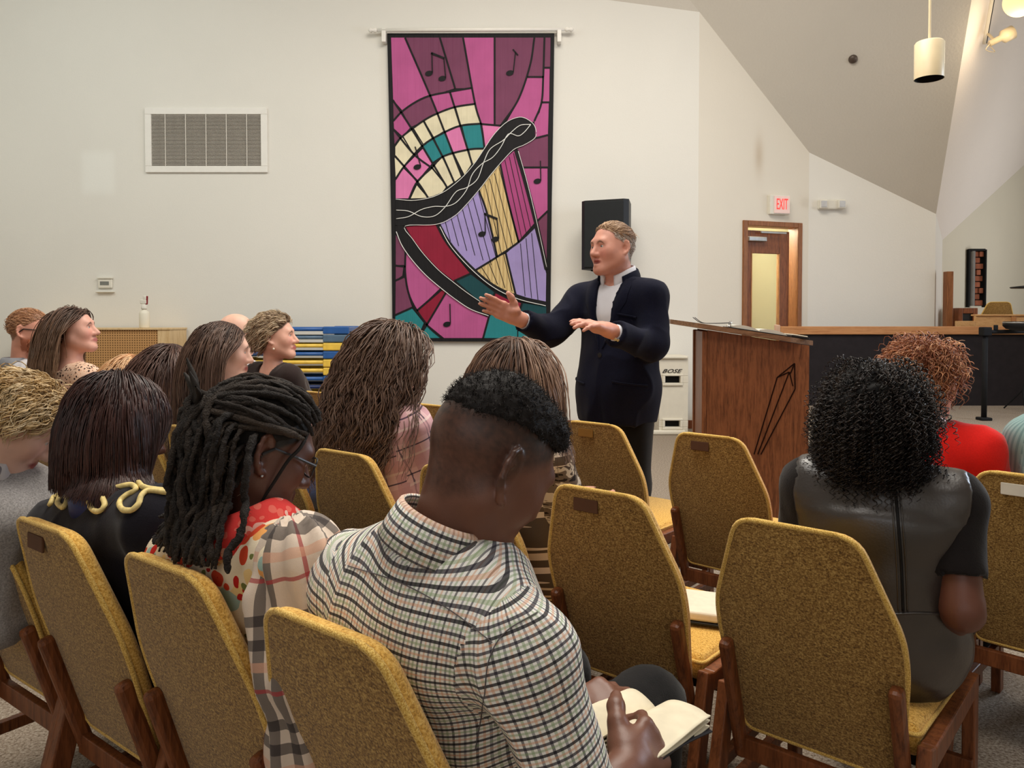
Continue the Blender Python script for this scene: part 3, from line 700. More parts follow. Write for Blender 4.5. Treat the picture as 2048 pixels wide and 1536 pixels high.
# ------------------------------------------------------------------ speakers
def speakers():
    p = at(1207, 540, 8.75); zt = at(1216, 404, 8.75)[2]; H = zt - p[2]
    e = empty('loudspeaker', (p[0], 8.62, p[2]), R(-22), 'large black loudspeaker mounted on the wall behind the standing man', 'speaker')
    V, F = prism([(-0.27, 0), (-0.20, 0.40), (0.20, 0.40), (0.27, 0.0), (0.22, -0.05), (-0.22, -0.05)], H, (0, 0, 0), (1, 0, 0), (0, 1, 0))
    obj('cabinet', V, F, M['black'], e)
    obj('grille', *rbox((-0.225, -0.062, 0.02), (0.225, -0.045, H - 0.02), 0.008), M['grille'], e)
    obj('wall_bracket', *rbox((-0.06, 0.38, H * 0.4), (0.06, 0.60, H * 0.6), 0.006), M['blackm'], e)
    for x in (-0.15, 0.15): obj('foot', *rbox((x - 0.03, 0.05, -0.015), (x + 0.03, 0.11, 0.001), 0.005), M['blackm'], e)
    # white floor speaker with two ports
    Y = 8.72; p = at(1318, 868, Y); q = at(1377, 712, Y); W, H = q[0] - p[0], q[2]
    e = empty('white_speaker', (p[0], Y, 0), 0, 'tall cream floor speaker with two square ports near the lectern', 'speaker')
    cm = plain('cream_cabinet', srgb(222, 215, 198), 0.5, 0.3, var=0.03)
    zs = [(at(1350, 752, Y)[2], at(1350, 766, Y)[2]), (at(1350, 841, Y)[2], at(1350, 854, Y)[2])]
    x0, x1 = W * 0.2, W * 0.72
    parts = []; zprev = H
    for zt, zb in zs:
        parts += [rbox((0, 0, zt), (W, 0.40, zprev), 0.006), rbox((0, 0, zb), (x0, 0.40, zt), 0.004), rbox((x1, 0, zb), (W, 0.40, zt), 0.004)]; zprev = zb
    parts.append(rbox((0, 0, 0), (W, 0.40, zprev), 0.006))
    obj('cabinet', *merge(parts), cm, e)
    for zt, zb in zs:
        k = obj('port', *box((x0, 0.06, zb), (x1, 0.07, zt)), M['blackm'], e)
        obj('port_bezel', *merge([rbox((x0 - 0.03, -0.018, zt), (x1 + 0.03, 0.0, zt + 0.022), 0.006), rbox((x0 - 0.03, -0.018, zb - 0.03), (x1 + 0.03, 0, zb), 0.006), rbox((x0 - 0.03, -0.018, zb), (x0, 0, zt), 0.006), rbox((x1, -0.018, zb), (x1 + 0.03, 0, zt), 0.006)]), cm, e)
    obj('top_ledge', *rbox((-0.01, -0.03, H - 0.03), (W * 0.96, 0.0, H), 0.01), cm, e)
    zm = zs[0][0] + 0.055
    text_mesh('logo', 'BOSE', 0.062, (W * 0.40, -0.004, zm), (R(90), 0, 0), M['black'], e, shear=0.45, extrude=0.002, sx=1.45)
    obj('foot', *rbox((-0.12, -0.05, 0), (W * 0.9, 0.0, 0.055), 0.02, 3), cm, e)
speakers()

# ------------------------------------------------------------------ pegboard cabinet and spray bottle
def cabinet():
    Y = 8.72; l, r_ = at(26, 700, Y)[0], at(340, 700, Y)[0]; zt = at(200, 656, Y)[2]; W = r_ - l; D = 0.45
    wd = wood('maple_veneer', srgb(206, 172, 124), srgb(226, 196, 150), (1.5, 1.5, 0.3), 0.5, 0.3, 12)
    e = empty('pegboard_cabinet', (l, Y, 0), 0, 'low maple cabinet with perforated pegboard front against the back wall', 'cabinet')
    for x0, x1 in ((0, 0.05), (W - 0.14, W)): obj('side_panel', *rbox((x0, 0, 0), (x1, D, zt - 0.02), 0.004), wd, e)
    obj('top', *rbox((-0.01, -0.012, zt - 0.022), (W + 0.01, D, zt), 0.004), wd, e)
    obj('base_rail', *rbox((0.05, 0.0, 0.0), (W - 0.14, 0.03, 0.12), 0.004), wd, e)
    t = NT('pegboard'); v = t.coord(scale=(1, 1, 1))
    sx = t.n('ShaderNodeSeparateXYZ'); t.l(v, sx.inputs[0])
    gx = t.math('ABSOLUTE', t.math('SUBTRACT', t.math('FRACT', t.math('MULTIPLY', sx.outputs[0], 36.0)), 0.5))
    gz = t.math('ABSOLUTE', t.math('SUBTRACT', t.math('FRACT', t.math('MULTIPLY', sx.outputs[2], 36.0)), 0.5))
    d = t.math('SQRT', t.math('ADD', t.math('MULTIPLY', gx, gx), t.math('MULTIPLY', gz, gz)))
    t.color(t.ramp(d, [(0.20, srgb(96, 62, 32)), (0.30, srgb(196, 150, 98))])); pm = t.done(0.7, 0.2)
    obj('pegboard_panel', *box((0.05, 0.012, 0.12), (W - 0.14, 0.02, zt - 0.022)), pm, e)
    obj('back_panel', *box((0.05, D - 0.012, 0.02), (W - 0.14, D, zt - 0.022)), wd, e)
    p = at(289, 655, Y + 0.12)
    b = empty('spray_bottle', (p[0], Y + 0.12, zt), 0, 'white spray bottle with red trigger standing on the pegboard cabinet', 'bottle')
    s = 1.0
    V, F = lathe([(0.052, 0), (0.056, 0.01), (0.056, 0.16), (0.05, 0.185), (0.026, 0.205), (0.024, 0.22)], 28)
    obj('body', V, F, plain('translucent_white', srgb(236, 230, 212), 0.4, 0.4, var=0.02), b, smooth=True)
    obj('collar', *lathe([(0.033, 0.215), (0.034, 0.225), (0.032, 0.262), (0.02, 0.27)], 20), M['white_pl'], b, smooth=True)
    obj('spray_head', *merge([rbox((-0.045, -0.018, 0.275), (0.03, 0.018, 0.325), 0.01), rbox((-0.012, -0.016, 0.32), (0.03, 0.016, 0.37), 0.012), rbox((-0.012, -0.012, 0.255), (0.012, 0.012, 0.28), 0.004)]), M['white_pl'], b)
    obj('trigger', *merge([beam((0.034, 0, 0.365), (0.030, 0, 0.27), 0.016, 0.02), beam((0.034, 0, 0.272), (-0.012, 0, 0.272), 0.014, 0.012)]), plain('red_plastic', srgb(130, 14, 28), 0.4, 0.4), b)
cabinet()

# ------------------------------------------------------------------ stack of nap cots
def cots():
    Y = 8.25; xr = at(698, 700, Y)[0]; L = 1.36; W = 0.56
    blue = plain('blue_plastic', srgb(44, 92, 158), 0.35, 0.4); slate = plain('slate_plastic', srgb(86, 110, 132), 0.4, 0.4)
    yel = plain('yellow_plastic', srgb(240, 200, 84), 0.35, 0.4); nav = plain('navy_plastic', srgb(20, 42, 92), 0.35, 0.4); gy = plain('dark_teal_plastic', srgb(40, 58, 66), 0.4, 0.4)
    mesh = plain('cot_sheet', srgb(214, 206, 192), 0.8, 0.1)
    order = [('navy', nav), ('navy', nav), ('dark grey', gy), ('navy', nav), ('dark grey', gy), ('yellow', yel), ('navy', nav), ('blue', blue), ('yellow', yel), ('yellow', yel), ('blue', blue), ('yellow', yel), ('slate', slate), ('blue', blue)]
    ztop = at(640, 652, Y)[2]; h = ztop / len(order)
    n = len(order)
    def build(z, cname, m, lab):
        e = empty('nap_cot', (xr, Y, z), 0, lab, 'cot', 'stacked nap cots by the back wall')
        for y in (0.02, W - 0.02):
            obj('side_rail', *tube([(-L + 0.06, y, h * 0.6), (-L / 2, y, h * 0.6), (-0.10, y, h * 0.6)], h * 0.24, 10), m, e, smooth=True)
        for x0, x1 in ((-0.28, 0.0), (-L, -L + 0.2)):
            for y in (-0.01, W - 0.05):
                obj('corner_foot', *rbox((x0, y, 0.002), (x1, y + 0.06, h * 0.94), 0.012), m, e)
        obj('end_rail', *rbox((-0.05, 0.05, h * 0.3), (-0.005, W - 0.05, h * 0.85), 0.01), m, e)
        obj('end_rail', *rbox((-L, 0.05, h * 0.3), (-L + 0.05, W - 0.05, h * 0.85), 0.01), m, e)
        obj('sling_sheet', *box((-L + 0.05, 0.03, h * 0.42), (-0.06, W - 0.03, h * 0.46)), mesh, e)
        return e
    names = ['lowest', 'second', 'third', 'fourth', 'fifth', 'sixth', 'seventh', 'eighth', 'ninth', 'tenth', 'eleventh', 'twelfth', 'thirteenth', 'topmost']
    for i, (cname, m) in enumerate(order):
        build(i * h, cname, m, f'{cname} plastic nap cot, {names[i]} from the floor in the stack')
cots()

# ------------------------------------------------------------------ chairs
def tweed(name='ochre_tweed', cs=((96, 67, 33), (156, 119, 62), (208, 172, 102))):
    t = NT(name); v = t.coord()
    a = t.noise(v, 240, 3, 0.75); b = t.noise(t.coord(scale=(1, 1, 2.2)), 130, 2)
    k = t.math('ADD', t.math('MULTIPLY', a, 0.7), t.math('MULTIPLY', b, 0.3))
    t.color(t.ramp(k, [(0.38, srgb(*cs[0])), (0.5, srgb(*cs[1])), (0.63, srgb(*cs[2]))]))
    t.bump(k, 0.7, 0.003); return t.done(0.92, 0.1, sheen=0.25)
M['tweed'] = tweed(); M['lit_tweed'] = tweed('lit_tweed', ((176, 128, 52), (226, 176, 84), (244, 204, 118)))  # brighter copy of the tweed: light on seats and back edges put into colour
def piping():  # piping colour lightened too, with the light its edges catch painted in
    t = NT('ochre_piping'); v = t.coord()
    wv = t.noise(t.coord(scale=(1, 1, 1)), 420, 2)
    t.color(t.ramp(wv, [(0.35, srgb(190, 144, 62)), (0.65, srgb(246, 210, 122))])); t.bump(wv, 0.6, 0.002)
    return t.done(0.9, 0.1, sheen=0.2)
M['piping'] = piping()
ZT, REC = 0.89, 0.150
def back_y(z): return -REC * (z - 0.40) / 0.49
def round_poly(pts, rad, n=5):
    out = []; m = len(pts)
    for i in range(m):
        p = np.array(pts[i], float); a = np.array(pts[i-1], float) - p; b = np.array(pts[(i+1) % m], float) - p
        la, lb = np.linalg.norm(a), np.linalg.norm(b); a /= la; b /= lb
        r_ = min(rad[i], la * 0.45, lb * 0.45)
        for t in np.linspace(0, 1, n):
            q = p + a * r_ * (1 - t) ** 2 + b * r_ * t ** 2; out.append(q)
    return np.array(out)
def inset(P, d):
    T = np.roll(P, -1, 0) - np.roll(P, 1, 0); T /= np.linalg.norm(T, axis=1, keepdims=True)
    return P + np.stack([-T[:, 1], T[:, 0]], 1) * d
HT = 0.128
BACK = round_poly([(-0.176, 0.335), (0.176, 0.335), (0.206, 0.60), (0.203, 0.68), (HT, ZT), (-HT, ZT), (-0.203, 0.68), (-0.206, 0.60)], [0.03, 0.03, 0.2, 0.2, 0.045, 0.045, 0.2, 0.2], 6)
SEAT = round_poly([(-0.205, 0.02), (0.205, 0.02), (0.215, 0.36), (0.17, 0.49), (-0.17, 0.49), (-0.215, 0.36)], [0.02, 0.02, 0.09, 0.10, 0.10, 0.09], 6)
def cushion(P, rings, place):
    V, F = [], []; n = len(P)
    for d, h in rings:
        Q = inset(P, d); V += [place(x, y, h) for x, y in Q]
    for j in range(len(rings) - 1):
        for i in range(n):
            k = (i + 1) % n; F.append((j*n+i, j*n+k, (j+1)*n+k, (j+1)*n+i))
    F.append(tuple(range(n))[::-1]); F.append(tuple((len(rings)-1)*n + i for i in range(n)))
    return V, F
def make_chair():
    e = empty('upholstered_chair', (0, 0, 0))
    pb = lambda x, z, h: (x, back_y(z) + h, z)
    V, F = cushion(BACK, [(0.010, -0.020), (0.002, -0.018), (0.0, -0.012), (0.0, 0.002), (0.004, 0.011), (0.012, 0.017), (0.024, 0.020)], pb)
    b = obj('backrest', V, F, [M['tweed'], M['lit_tweed']], e, smooth=True)
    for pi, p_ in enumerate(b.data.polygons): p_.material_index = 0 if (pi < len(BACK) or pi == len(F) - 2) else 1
    for d, h in ((0.0015, -0.016),):
        Q = inset(BACK, d); P = np.array([pb(x, z, h) for x, z in Q] + [pb(*Q[0], h)])
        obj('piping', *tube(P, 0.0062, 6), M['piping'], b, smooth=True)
    ps = lambda x, y, h: (x, y, 0.452 + h - 0.03 * (0.25 - y) ** 2)
    V, F = cushion(SEAT, [(0.01, -0.062), (0.0, -0.05), (0.0, -0.02), (0.004, -0.006), (0.010, 0.001), (0.018, 0.004)], ps)
    s = obj('seat', V, F, M['lit_tweed'], e, smooth=True)
    Q = inset(SEAT, 0.0); P = np.array([ps(x, y, -0.012) for x, y in Q] + [ps(*Q[0], -0.012)])
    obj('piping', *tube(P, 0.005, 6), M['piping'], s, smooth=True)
    obj('seat_base', *rbox((-0.2, 0.05, 0.355), (0.2, 0.42, 0.395), 0.004), M['blackm'], e)
    for sx in (-1, 1):
        x = sx * 0.185
        obj('back_post', *beam((x, back_y(0.26) - 0.034, 0.26), (x, back_y(0.575) - 0.036, 0.575), 0.030, 0.036, (0, 1, 0), 0.011), M['chairw'], e)
        xs = sx * 0.223
        obj('side_rail', *beam((xs, 0.015, 0.405), (xs, 0.46, 0.405), 0.006 + 0.026, 0.05, (0, 0, 1), 0.004), M['chairw'], e)
        obj('leg', *beam((xs, -0.11, 0.0), (xs, 0.005, 0.432), 0.030, 0.05, (0, 1, 0), 0.004), M['chairw'], e)
        obj('leg', *beam((xs, 0.455, 0.0), (xs, 0.44, 0.40), 0.030, 0.045, (0, 1, 0), 0.004), M['chairw'], e)
        obj('lower_rail', *beam((xs, -0.06, 0.16), (xs, 0.44, 0.16), 0.024, 0.035, (0, 0, 1), 0.004), M['chairw'], e)
    obj('stretcher', *beam((-0.19, -0.005, 0.29), (0.19, -0.005, 0.29), 0.05, 0.022, (0, 1, 0), 0.003), M['chairw'], e)
    obj('stretcher', *beam((-0.235, 0.42, 0.20), (0.235, 0.42, 0.20), 0.05, 0.022, (0, 1, 0), 0.003), M['chairw'], e)
    return e
proto = make_chair()
def copy_tree(o, parent=None):
    c = o.copy(); COL.objects.link(c); c.parent = parent
    for ch in list(o.children): copy_tree(ch, c)
    return c
CH = {}
def unit(psi): return np.array([math.sin(psi), math.cos(psi), 0]), np.array([math.cos(psi), -math.sin(psi), 0])
def chair_from_corner(px, py, psi):
    f, r_ = unit(psi); c = at_z(px, py, ZT); c[2] = 0
    return c + r_ * HT + f * REC
_first = [True]
def put_chair(key, bc, psi, label, tagc=None):
    e = proto if _first[0] else copy_tree(proto); _first[0] = False
    e.location = (bc[0], bc[1], 0); e.rotation_euler = (0, 0, -psi)
    tag(e, label, 'chair', 'ochre upholstered chairs in rows'); CH[key] = (np.array(bc) * (1, 1, 0), psi)
    if tagc:
        bk = [c for c in e.children if c.name.startswith('backrest')][0]
        t = obj('label_patch', *rbox((-0.075, back_y(0.845) - 0.0285, 0.828), (0.0, back_y(0.845) - 0.0225, 0.862), 0.002), tagc, bk)
    return e
patch = plain('brown_patch', srgb(92, 62, 44), 0.6, 0.2); patch2 = plain('ochre_patch', srgb(146, 104, 44), 0.8); patchw = plain('white_patch', srgb(230, 222, 205), 0.6)
def chain(bc, psi, step, dpsi, n):
    out = []
    for i in range(n):
        _, r_ = unit(psi + dpsi * 0.5); bc = bc + r_ * step; psi += dpsi; out.append((bc, psi))
    return out
k38, k40 = R(38), R(40)
bB = chair_from_corner(48, 1028, R(37)); bC_ = chair_from_corner(266, 1097, k38); bD = chair_from_corner(548, 1203, R(39))
bA, psA = chain(bB, R(37), -0.472, R(-1), 1)[0]
put_chair('A', bA, psA, 'ochre chair under the bowed blonde woman in grey')
put_chair('B', bB, R(37), 'ochre chair under the woman with the dark bob', patch)
put_chair('C', bC_, k38, 'ochre chair under the woman with long black locs')
put_chair('D', bD, R(39), 'ochre chair under the boy in the checked shirt')
bK = chair_from_corner(640, 895, R(38)); bE = chair_from_corner(1120, 965, R(40)); bF = chair_from_corner(1477, 1030, R(41))
put_chair('K', bK, R(38), 'ochre chair under the woman with long wavy hair'); put_chair('L', (bK + bE) / 2, R(39), 'ochre chair under the straight-haired woman in camouflage')
put_chair('E', bE, R(40), 'empty ochre chair with a brown patch and a book on its seat', patch)
put_chair('F', bF, R(41), 'ochre chair under the woman with black curls')
for i, (b, p) in enumerate(chain(bK, R(38), -0.475, R(-0.6), 7)):
    put_chair('J%d' % (i+1), b, p, ['empty ochre chair beside the woman with long wavy hair', 'ochre chair under the woman with long straight dark hair', 'ochre chair under the girl in a cream plaid shirt',
              'ochre chair under the small red-blonde child', 'ochre chair under the woman looking up in a print blouse', 'ochre chair under the bearded man in glasses', 'ochre chair at the row end past the bearded man'][i])
bG = chair_from_corner(1140, 840, R(41)); bH = chair_from_corner(1360, 863, R(42)); bI = chair_from_corner(1962, 938, R(46))
put_chair('G', bG, R(41), 'empty ochre chair standing right before the speaking man', patch2); put_chair('H', bH, R(42), 'empty ochre chair in front of the lectern', patch)
put_chair('M', bH + (bI - bH) * 0.52, R(44), 'ochre chair under the woman in the red top'); put_chair('I', bI, R(46), 'ochre chair under the person in teal stripes', patchw)
bQ = chair_from_corner(521, 772, R(37))
for i in range(2, 5):                                # the seat next to the speaker is wholly hidden
    u = i / 5; put_chair('N%d' % i, bG + (bQ - bG) * u, R(41) + (R(37) - R(41)) * u,
      ['empty ochre chair next to the speaking man', 'empty ochre front-row chair seen just past the wavy-haired woman', 'empty ochre chair in the front row, two seats from the silver-haired woman', 'empty ochre chair beside the silver-haired woman'][i-1])
put_chair('Q', bQ, R(37), 'ochre chair under the silver-haired woman')
bP, psP = chain(bQ, R(37), -0.5, R(-1), 1)[0]
put_chair('P', bP, psP, 'ochre chair under the bald man')
# chair behind the screen wall
pp = at(1972, 605, 9.78)
c = copy_tree(proto); c.location = (pp[0], 9.65, pp[2] - ZT); c.rotation_euler = (0, 0, R(-6)); tag(c, 'ochre chair standing behind the low screen wall on the stage', 'chair', 'ochre upholstered chairs in rows')
s_ = pp[2] - ZT
if s_ > ZS + 0.01: struct('floor_choir', *rbox((pp[0] - 0.5, 9.42, ZS), (9.0, 9.72 + 0.5, s_), 0.01), M['carpet'])

# open book on the seat of chair E
def seat_book():
    bc, psi = CH['E']; f, r_ = unit(psi); p = bc + f * 0.30 + r_ * 0.13; z = 0.463
    e = empty('hymnal', (p[0], p[1], z), -psi + R(20), 'thick cream-paged book lying open on the empty chair', 'book')
    V, F = rbox((-0.13, -0.10, 0), (0.13, 0.10, 0.007), 0.002); obj('cover', V, F, M['black'], e)
    for s in (-1, 1):
        V, F = rbox((0.003 if s > 0 else -0.122, -0.094, 0.007), (0.122 if s > 0 else -0.003, 0.094, 0.034), 0.008, 3); obj('page_block', V, F, M['paper'], e)
seat_book()

# ------------------------------------------------------------------ things on the stage
def stage_things():
    Y = 7.7
    b = at(1968, 821, Y); zf = ZS; top = at(1968, 660, Y)[2]
    e = empty('drum_rack', (b[0], Y, ZS), 0, 'black tubular electronic drum rack with pads on the stage', 'drum rack')
    def up_(x0, y0): 
        obj('rack_leg', *tube([(x0, y0, 0.0), (x0, y0, 0.4), (x0, y0, top - zf + 0.02)], 0.026, 12), M['blackm'], e, smooth=True)
        obj('foot_cap', *rbox((x0 - 0.055, y0 - 0.055, 0), (x0 + 0.055, y0 + 0.055, 0.03), 0.008), M['blackm'], e)
        obj('clamp', *rbox((x0 - 0.045, y0 - 0.045, top - zf - 0.06), (x0 + 0.045, y0 + 0.045, top - zf + 0.03), 0.012), M['blackm'], e)
    up_(0, 0); up_(0.75, 0.35); up_(1.5, 0.1)
    z = top - zf - 0.02
    obj('cross_bar', *tube([(0, 0, z), (0.4, 0.18, z), (0.75, 0.35, z)], 0.022, 10), M['blackm'], e, smooth=True)
    obj('cross_bar', *tube([(0.75, 0.35, z), (1.1, 0.22, z), (1.5, 0.1, z)], 0.022, 10), M['blackm'], e, smooth=True)
    for x, y, zz, r_ in ((0.36, 0.02, z + 0.06, 0.15), (0.8, 0.15, z + 0.10, 0.17)):
        V, F = lathe([(0.03, -0.05), (r_ * 0.8, -0.03), (r_, 0.0), (r_, 0.035), (r_ * 0.96, 0.045), (0.0005, 0.046)], 32)
        p = obj('drum_pad', V + (x, y, zz), F, M['black'], e, smooth=True)
        V, F = lathe([(r_ * 1.01, 0.028), (r_ * 1.02, 0.034), (r_ * 1.01, 0.04)], 32, False); obj('pad_hoop', V + (x, y, zz), F, M['steel'], p, smooth=True)
    obj('wing_bolt', *merge([rbox((0.11, 0.03, z + 0.02), (0.15, 0.05, z + 0.07), 0.006)]), M['blackm'], e)
    obj('cable', *tube(smooth_path([(0.42, 0.05, z - 0.03), (0.45, 0.0, z - 0.3), (0.42, 0.05, z - 0.6), (0.5, 0.1, 0.02)], 20), 0.008, 6), M['blackm'], e)
    # cymbal pad on its own boom
    c = at(2062, 573, Y + 0.75)
    V, F = lathe([(0.0005, 0.012), (0.05, 0.014), (0.19, -0.002), (0.2, -0.01), (0.19, -0.018), (0.05, -0.005), (0.0005, -0.006)], 36)
    cy = empty('cymbal_stand', (c[0], Y + 0.75, ZS), 0, 'black cymbal pad on a slim stand beside the drum rack', 'cymbal')
    obj('cymbal_pad', V + (0, 0, c[2] - ZS), F, M['black'], cy, smooth=True)
    obj('pole', *tube([(0, 0, 0.0), (0, 0, 0.6), (0, 0, c[2] - ZS - 0.005)], 0.013, 8), M['blackm'], cy)
    for k in range(3): obj('leg', *tube([(0, 0, 0.3), (0.13 * math.cos(k * 2.1), 0.13 * math.sin(k * 2.1), 0.15), (0.26 * math.cos(k * 2.1), 0.26 * math.sin(k * 2.1), 0.008)], 0.008, 6), M['blackm'], cy)
    # pale wooden rail unit and tv cabinet behind the screen wall
    pale = wood('pale_oak', srgb(190, 142, 88), srgb(216, 172, 118), (0.5, 2, 2), grain=20)
    Yk = 9.22; a = at(1921, 640, Yk); b2 = at(2140, 632, Yk)
    e = empty('choir_rail', (a[0], Yk, ZS), 0, 'pale oak boxed rail standing behind the screen wall', 'rail')
    zt = b2[2] - ZS; w_ = b2[0] - a[0]
    obj('front_board', *rbox((0.18, 0, 0), (w_, 0.04, zt), 0.006), pale, e)
    obj('end_board', *rbox((0, 0, 0), (0.18, 0.12, zt - 0.06), 0.006), pale, e)
    obj('cap', *rbox((0.18, -0.02, zt), (w_, 0.1, zt + 0.02), 0.005), pale, e)
    obj('divider', *rbox((w_ * 0.46, -0.012, 0), (w_ * 0.46 + 0.06, 0.0, zt), 0.003), M['oak'], e)
    Yt = 9.95; a = at(1916, 655, Yt); b2 = at(1956, 616, Yt)
    e = empty('wooden_cabinet', (a[0], Yt, 0.3), 0, 'dark reddish wooden cabinet with black front below the narrow window', 'cabinet')
    W = b2[0] - a[0]; H = b2[2] - 0.3
    obj('case', *merge([rbox((0, 0, 0), (0.06, 0.3, H), 0.005), rbox((W - 0.06, 0, 0), (W, 0.3, H), 0.005), rbox((0.06, 0, H - 0.07), (W - 0.06, 0.3, H), 0.005), rbox((0.06, 0, 0), (W - 0.06, 0.3, 0.1), 0.005)]), M['doorw'], e)
    obj('front_screen', *box((0.06, 0.02, 0.1), (W - 0.06, 0.03, H - 0.07)), M['black'], e)
stage_things()
# ------------------------------------------------------------------ figure kit: signed distance shapes -> one smooth surface
def vnoise(P, freq, seed=0):
    Q = np.asarray(P) * freq + seed * 17.31; I = np.floor(Q).astype(np.int64); f = Q - I; f = f * f * (3 - 2 * f)
    def h(i, j, k):
        n = (i * 73856093) ^ (j * 19349663) ^ (k * 83492791); n = (n ^ (n >> 13)) * 1274126177 & 0x7fffffff
        return n / 0x7fffffff
    x, y, z = I[..., 0], I[..., 1], I[..., 2]; a, b, c = f[..., 0], f[..., 1], f[..., 2]
    L = lambda u, v, t: u + (v - u) * t
    return L(L(L(h(x,y,z), h(x+1,y,z), a), L(h(x,y+1,z), h(x+1,y+1,z), a), b), L(L(h(x,y,z+1), h(x+1,y,z+1), a), L(h(x,y+1,z+1), h(x+1,y+1,z+1), a), b), c)
def unitv(v): v = np.asarray(v, float); return v / (np.linalg.norm(v) + 1e-12)
class Sdf:
    def __init__(s): s.ops = []
    def cap(s, a, b, ra, rb=None, k=0.02, side=None, ex=1.0, op='+'):
        a = np.array(a, float); b = np.array(b, float); rb = ra if rb is None else rb
        m = max(ra, rb) * max(1, ex); lo = np.minimum(a, b) - m; hi = np.maximum(a, b) + m
        s.ops.append(('c', (a, b, ra, rb, None if side is None else unitv(side), ex), k, op, lo, hi)); return s
    def ell(s, c, r, Rm=None, k=0.02, op='+'):
        c = np.array(c, float); r = np.array(r, float); m = r.max() if Rm is not None else r
        s.ops.append(('e', (c, r, Rm), k, op, c - m, c + m)); return s
    def ext(s):
        lo = np.min([o[4] for o in s.ops if o[3] == '+'], 0); hi = np.max([o[5] for o in s.ops if o[3] == '+'], 0); return lo, hi
    def value(s, V, X, Y, Z, pad):
        for kind, pr, k, op, lo, hi in s.ops:
            m = k + pad
            sl = [slice(max(0, np.searchsorted(A, l - m) - 1), np.searchsorted(A, h_ + m) + 1) for A, l, h_ in zip((X, Y, Z), lo, hi)]
            x, y, z = X[sl[0]][:, None, None], Y[sl[1]][None, :, None], Z[sl[2]][None, None, :]
            if min(x.size, y.size, z.size) == 0: continue
            if kind == 'e':
                c, r, Rm = pr; dx, dy, dz = x - c[0], y - c[1], z - c[2]
                if Rm is not None:
                    dx, dy, dz = (Rm[0,0]*dx + Rm[1,0]*dy + Rm[2,0]*dz, Rm[0,1]*dx + Rm[1,1]*dy + Rm[2,1]*dz, Rm[0,2]*dx + Rm[1,2]*dy + Rm[2,2]*dz)
                k0 = np.sqrt((dx/r[0])**2 + (dy/r[1])**2 + (dz/r[2])**2); k1 = np.sqrt((dx/r[0]**2)**2 + (dy/r[1]**2)**2 + (dz/r[2]**2)**2) + 1e-9
                d = k0 * (k0 - 1) / k1
            else:
                a, b, ra, rb, side, ex = pr; ab = b - a; L2 = ab @ ab + 1e-12
                dx, dy, dz = x - a[0], y - a[1], z - a[2]
                t = np.clip((dx*ab[0] + dy*ab[1] + dz*ab[2]) / L2, 0, 1)
                dx, dy, dz = dx - t*ab[0], dy - t*ab[1], dz - t*ab[2]; q2 = dx*dx + dy*dy + dz*dz
                if side is not None:
                    w_ = dx*side[0] + dy*side[1] + dz*side[2]; q2 = q2 - w_*w_ * (1 - 1 / (ex*ex))
                d = np.sqrt(np.maximum(q2, 0)) - (ra + (rb - ra) * t)
            v = V[tuple(sl)]
            if op == '+': h = np.maximum(k - np.abs(v - d), 0) / k; V[tuple(sl)] = np.minimum(v, d) - h*h*k*0.25
            elif op == '-': h = np.maximum(k - np.abs(v + d), 0) / k; V[tuple(sl)] = np.maximum(v, -d) + h*h*k*0.25
        return V
def axis(lo, hi, h, fine=()):        # grid lines: spacing h, finer inside the listed intervals (a, b, hf)
    out = [lo]
    while out[-1] < hi:
        x = out[-1]; st = h
        for a, b, hf in fine:
            if a - 1e-9 <= x < b: st = min(st, hf)
            elif x < a < x + st: st = max(min(st, a - x), hf)
        out.append(x + st)
    return np.array(out, np.float32)
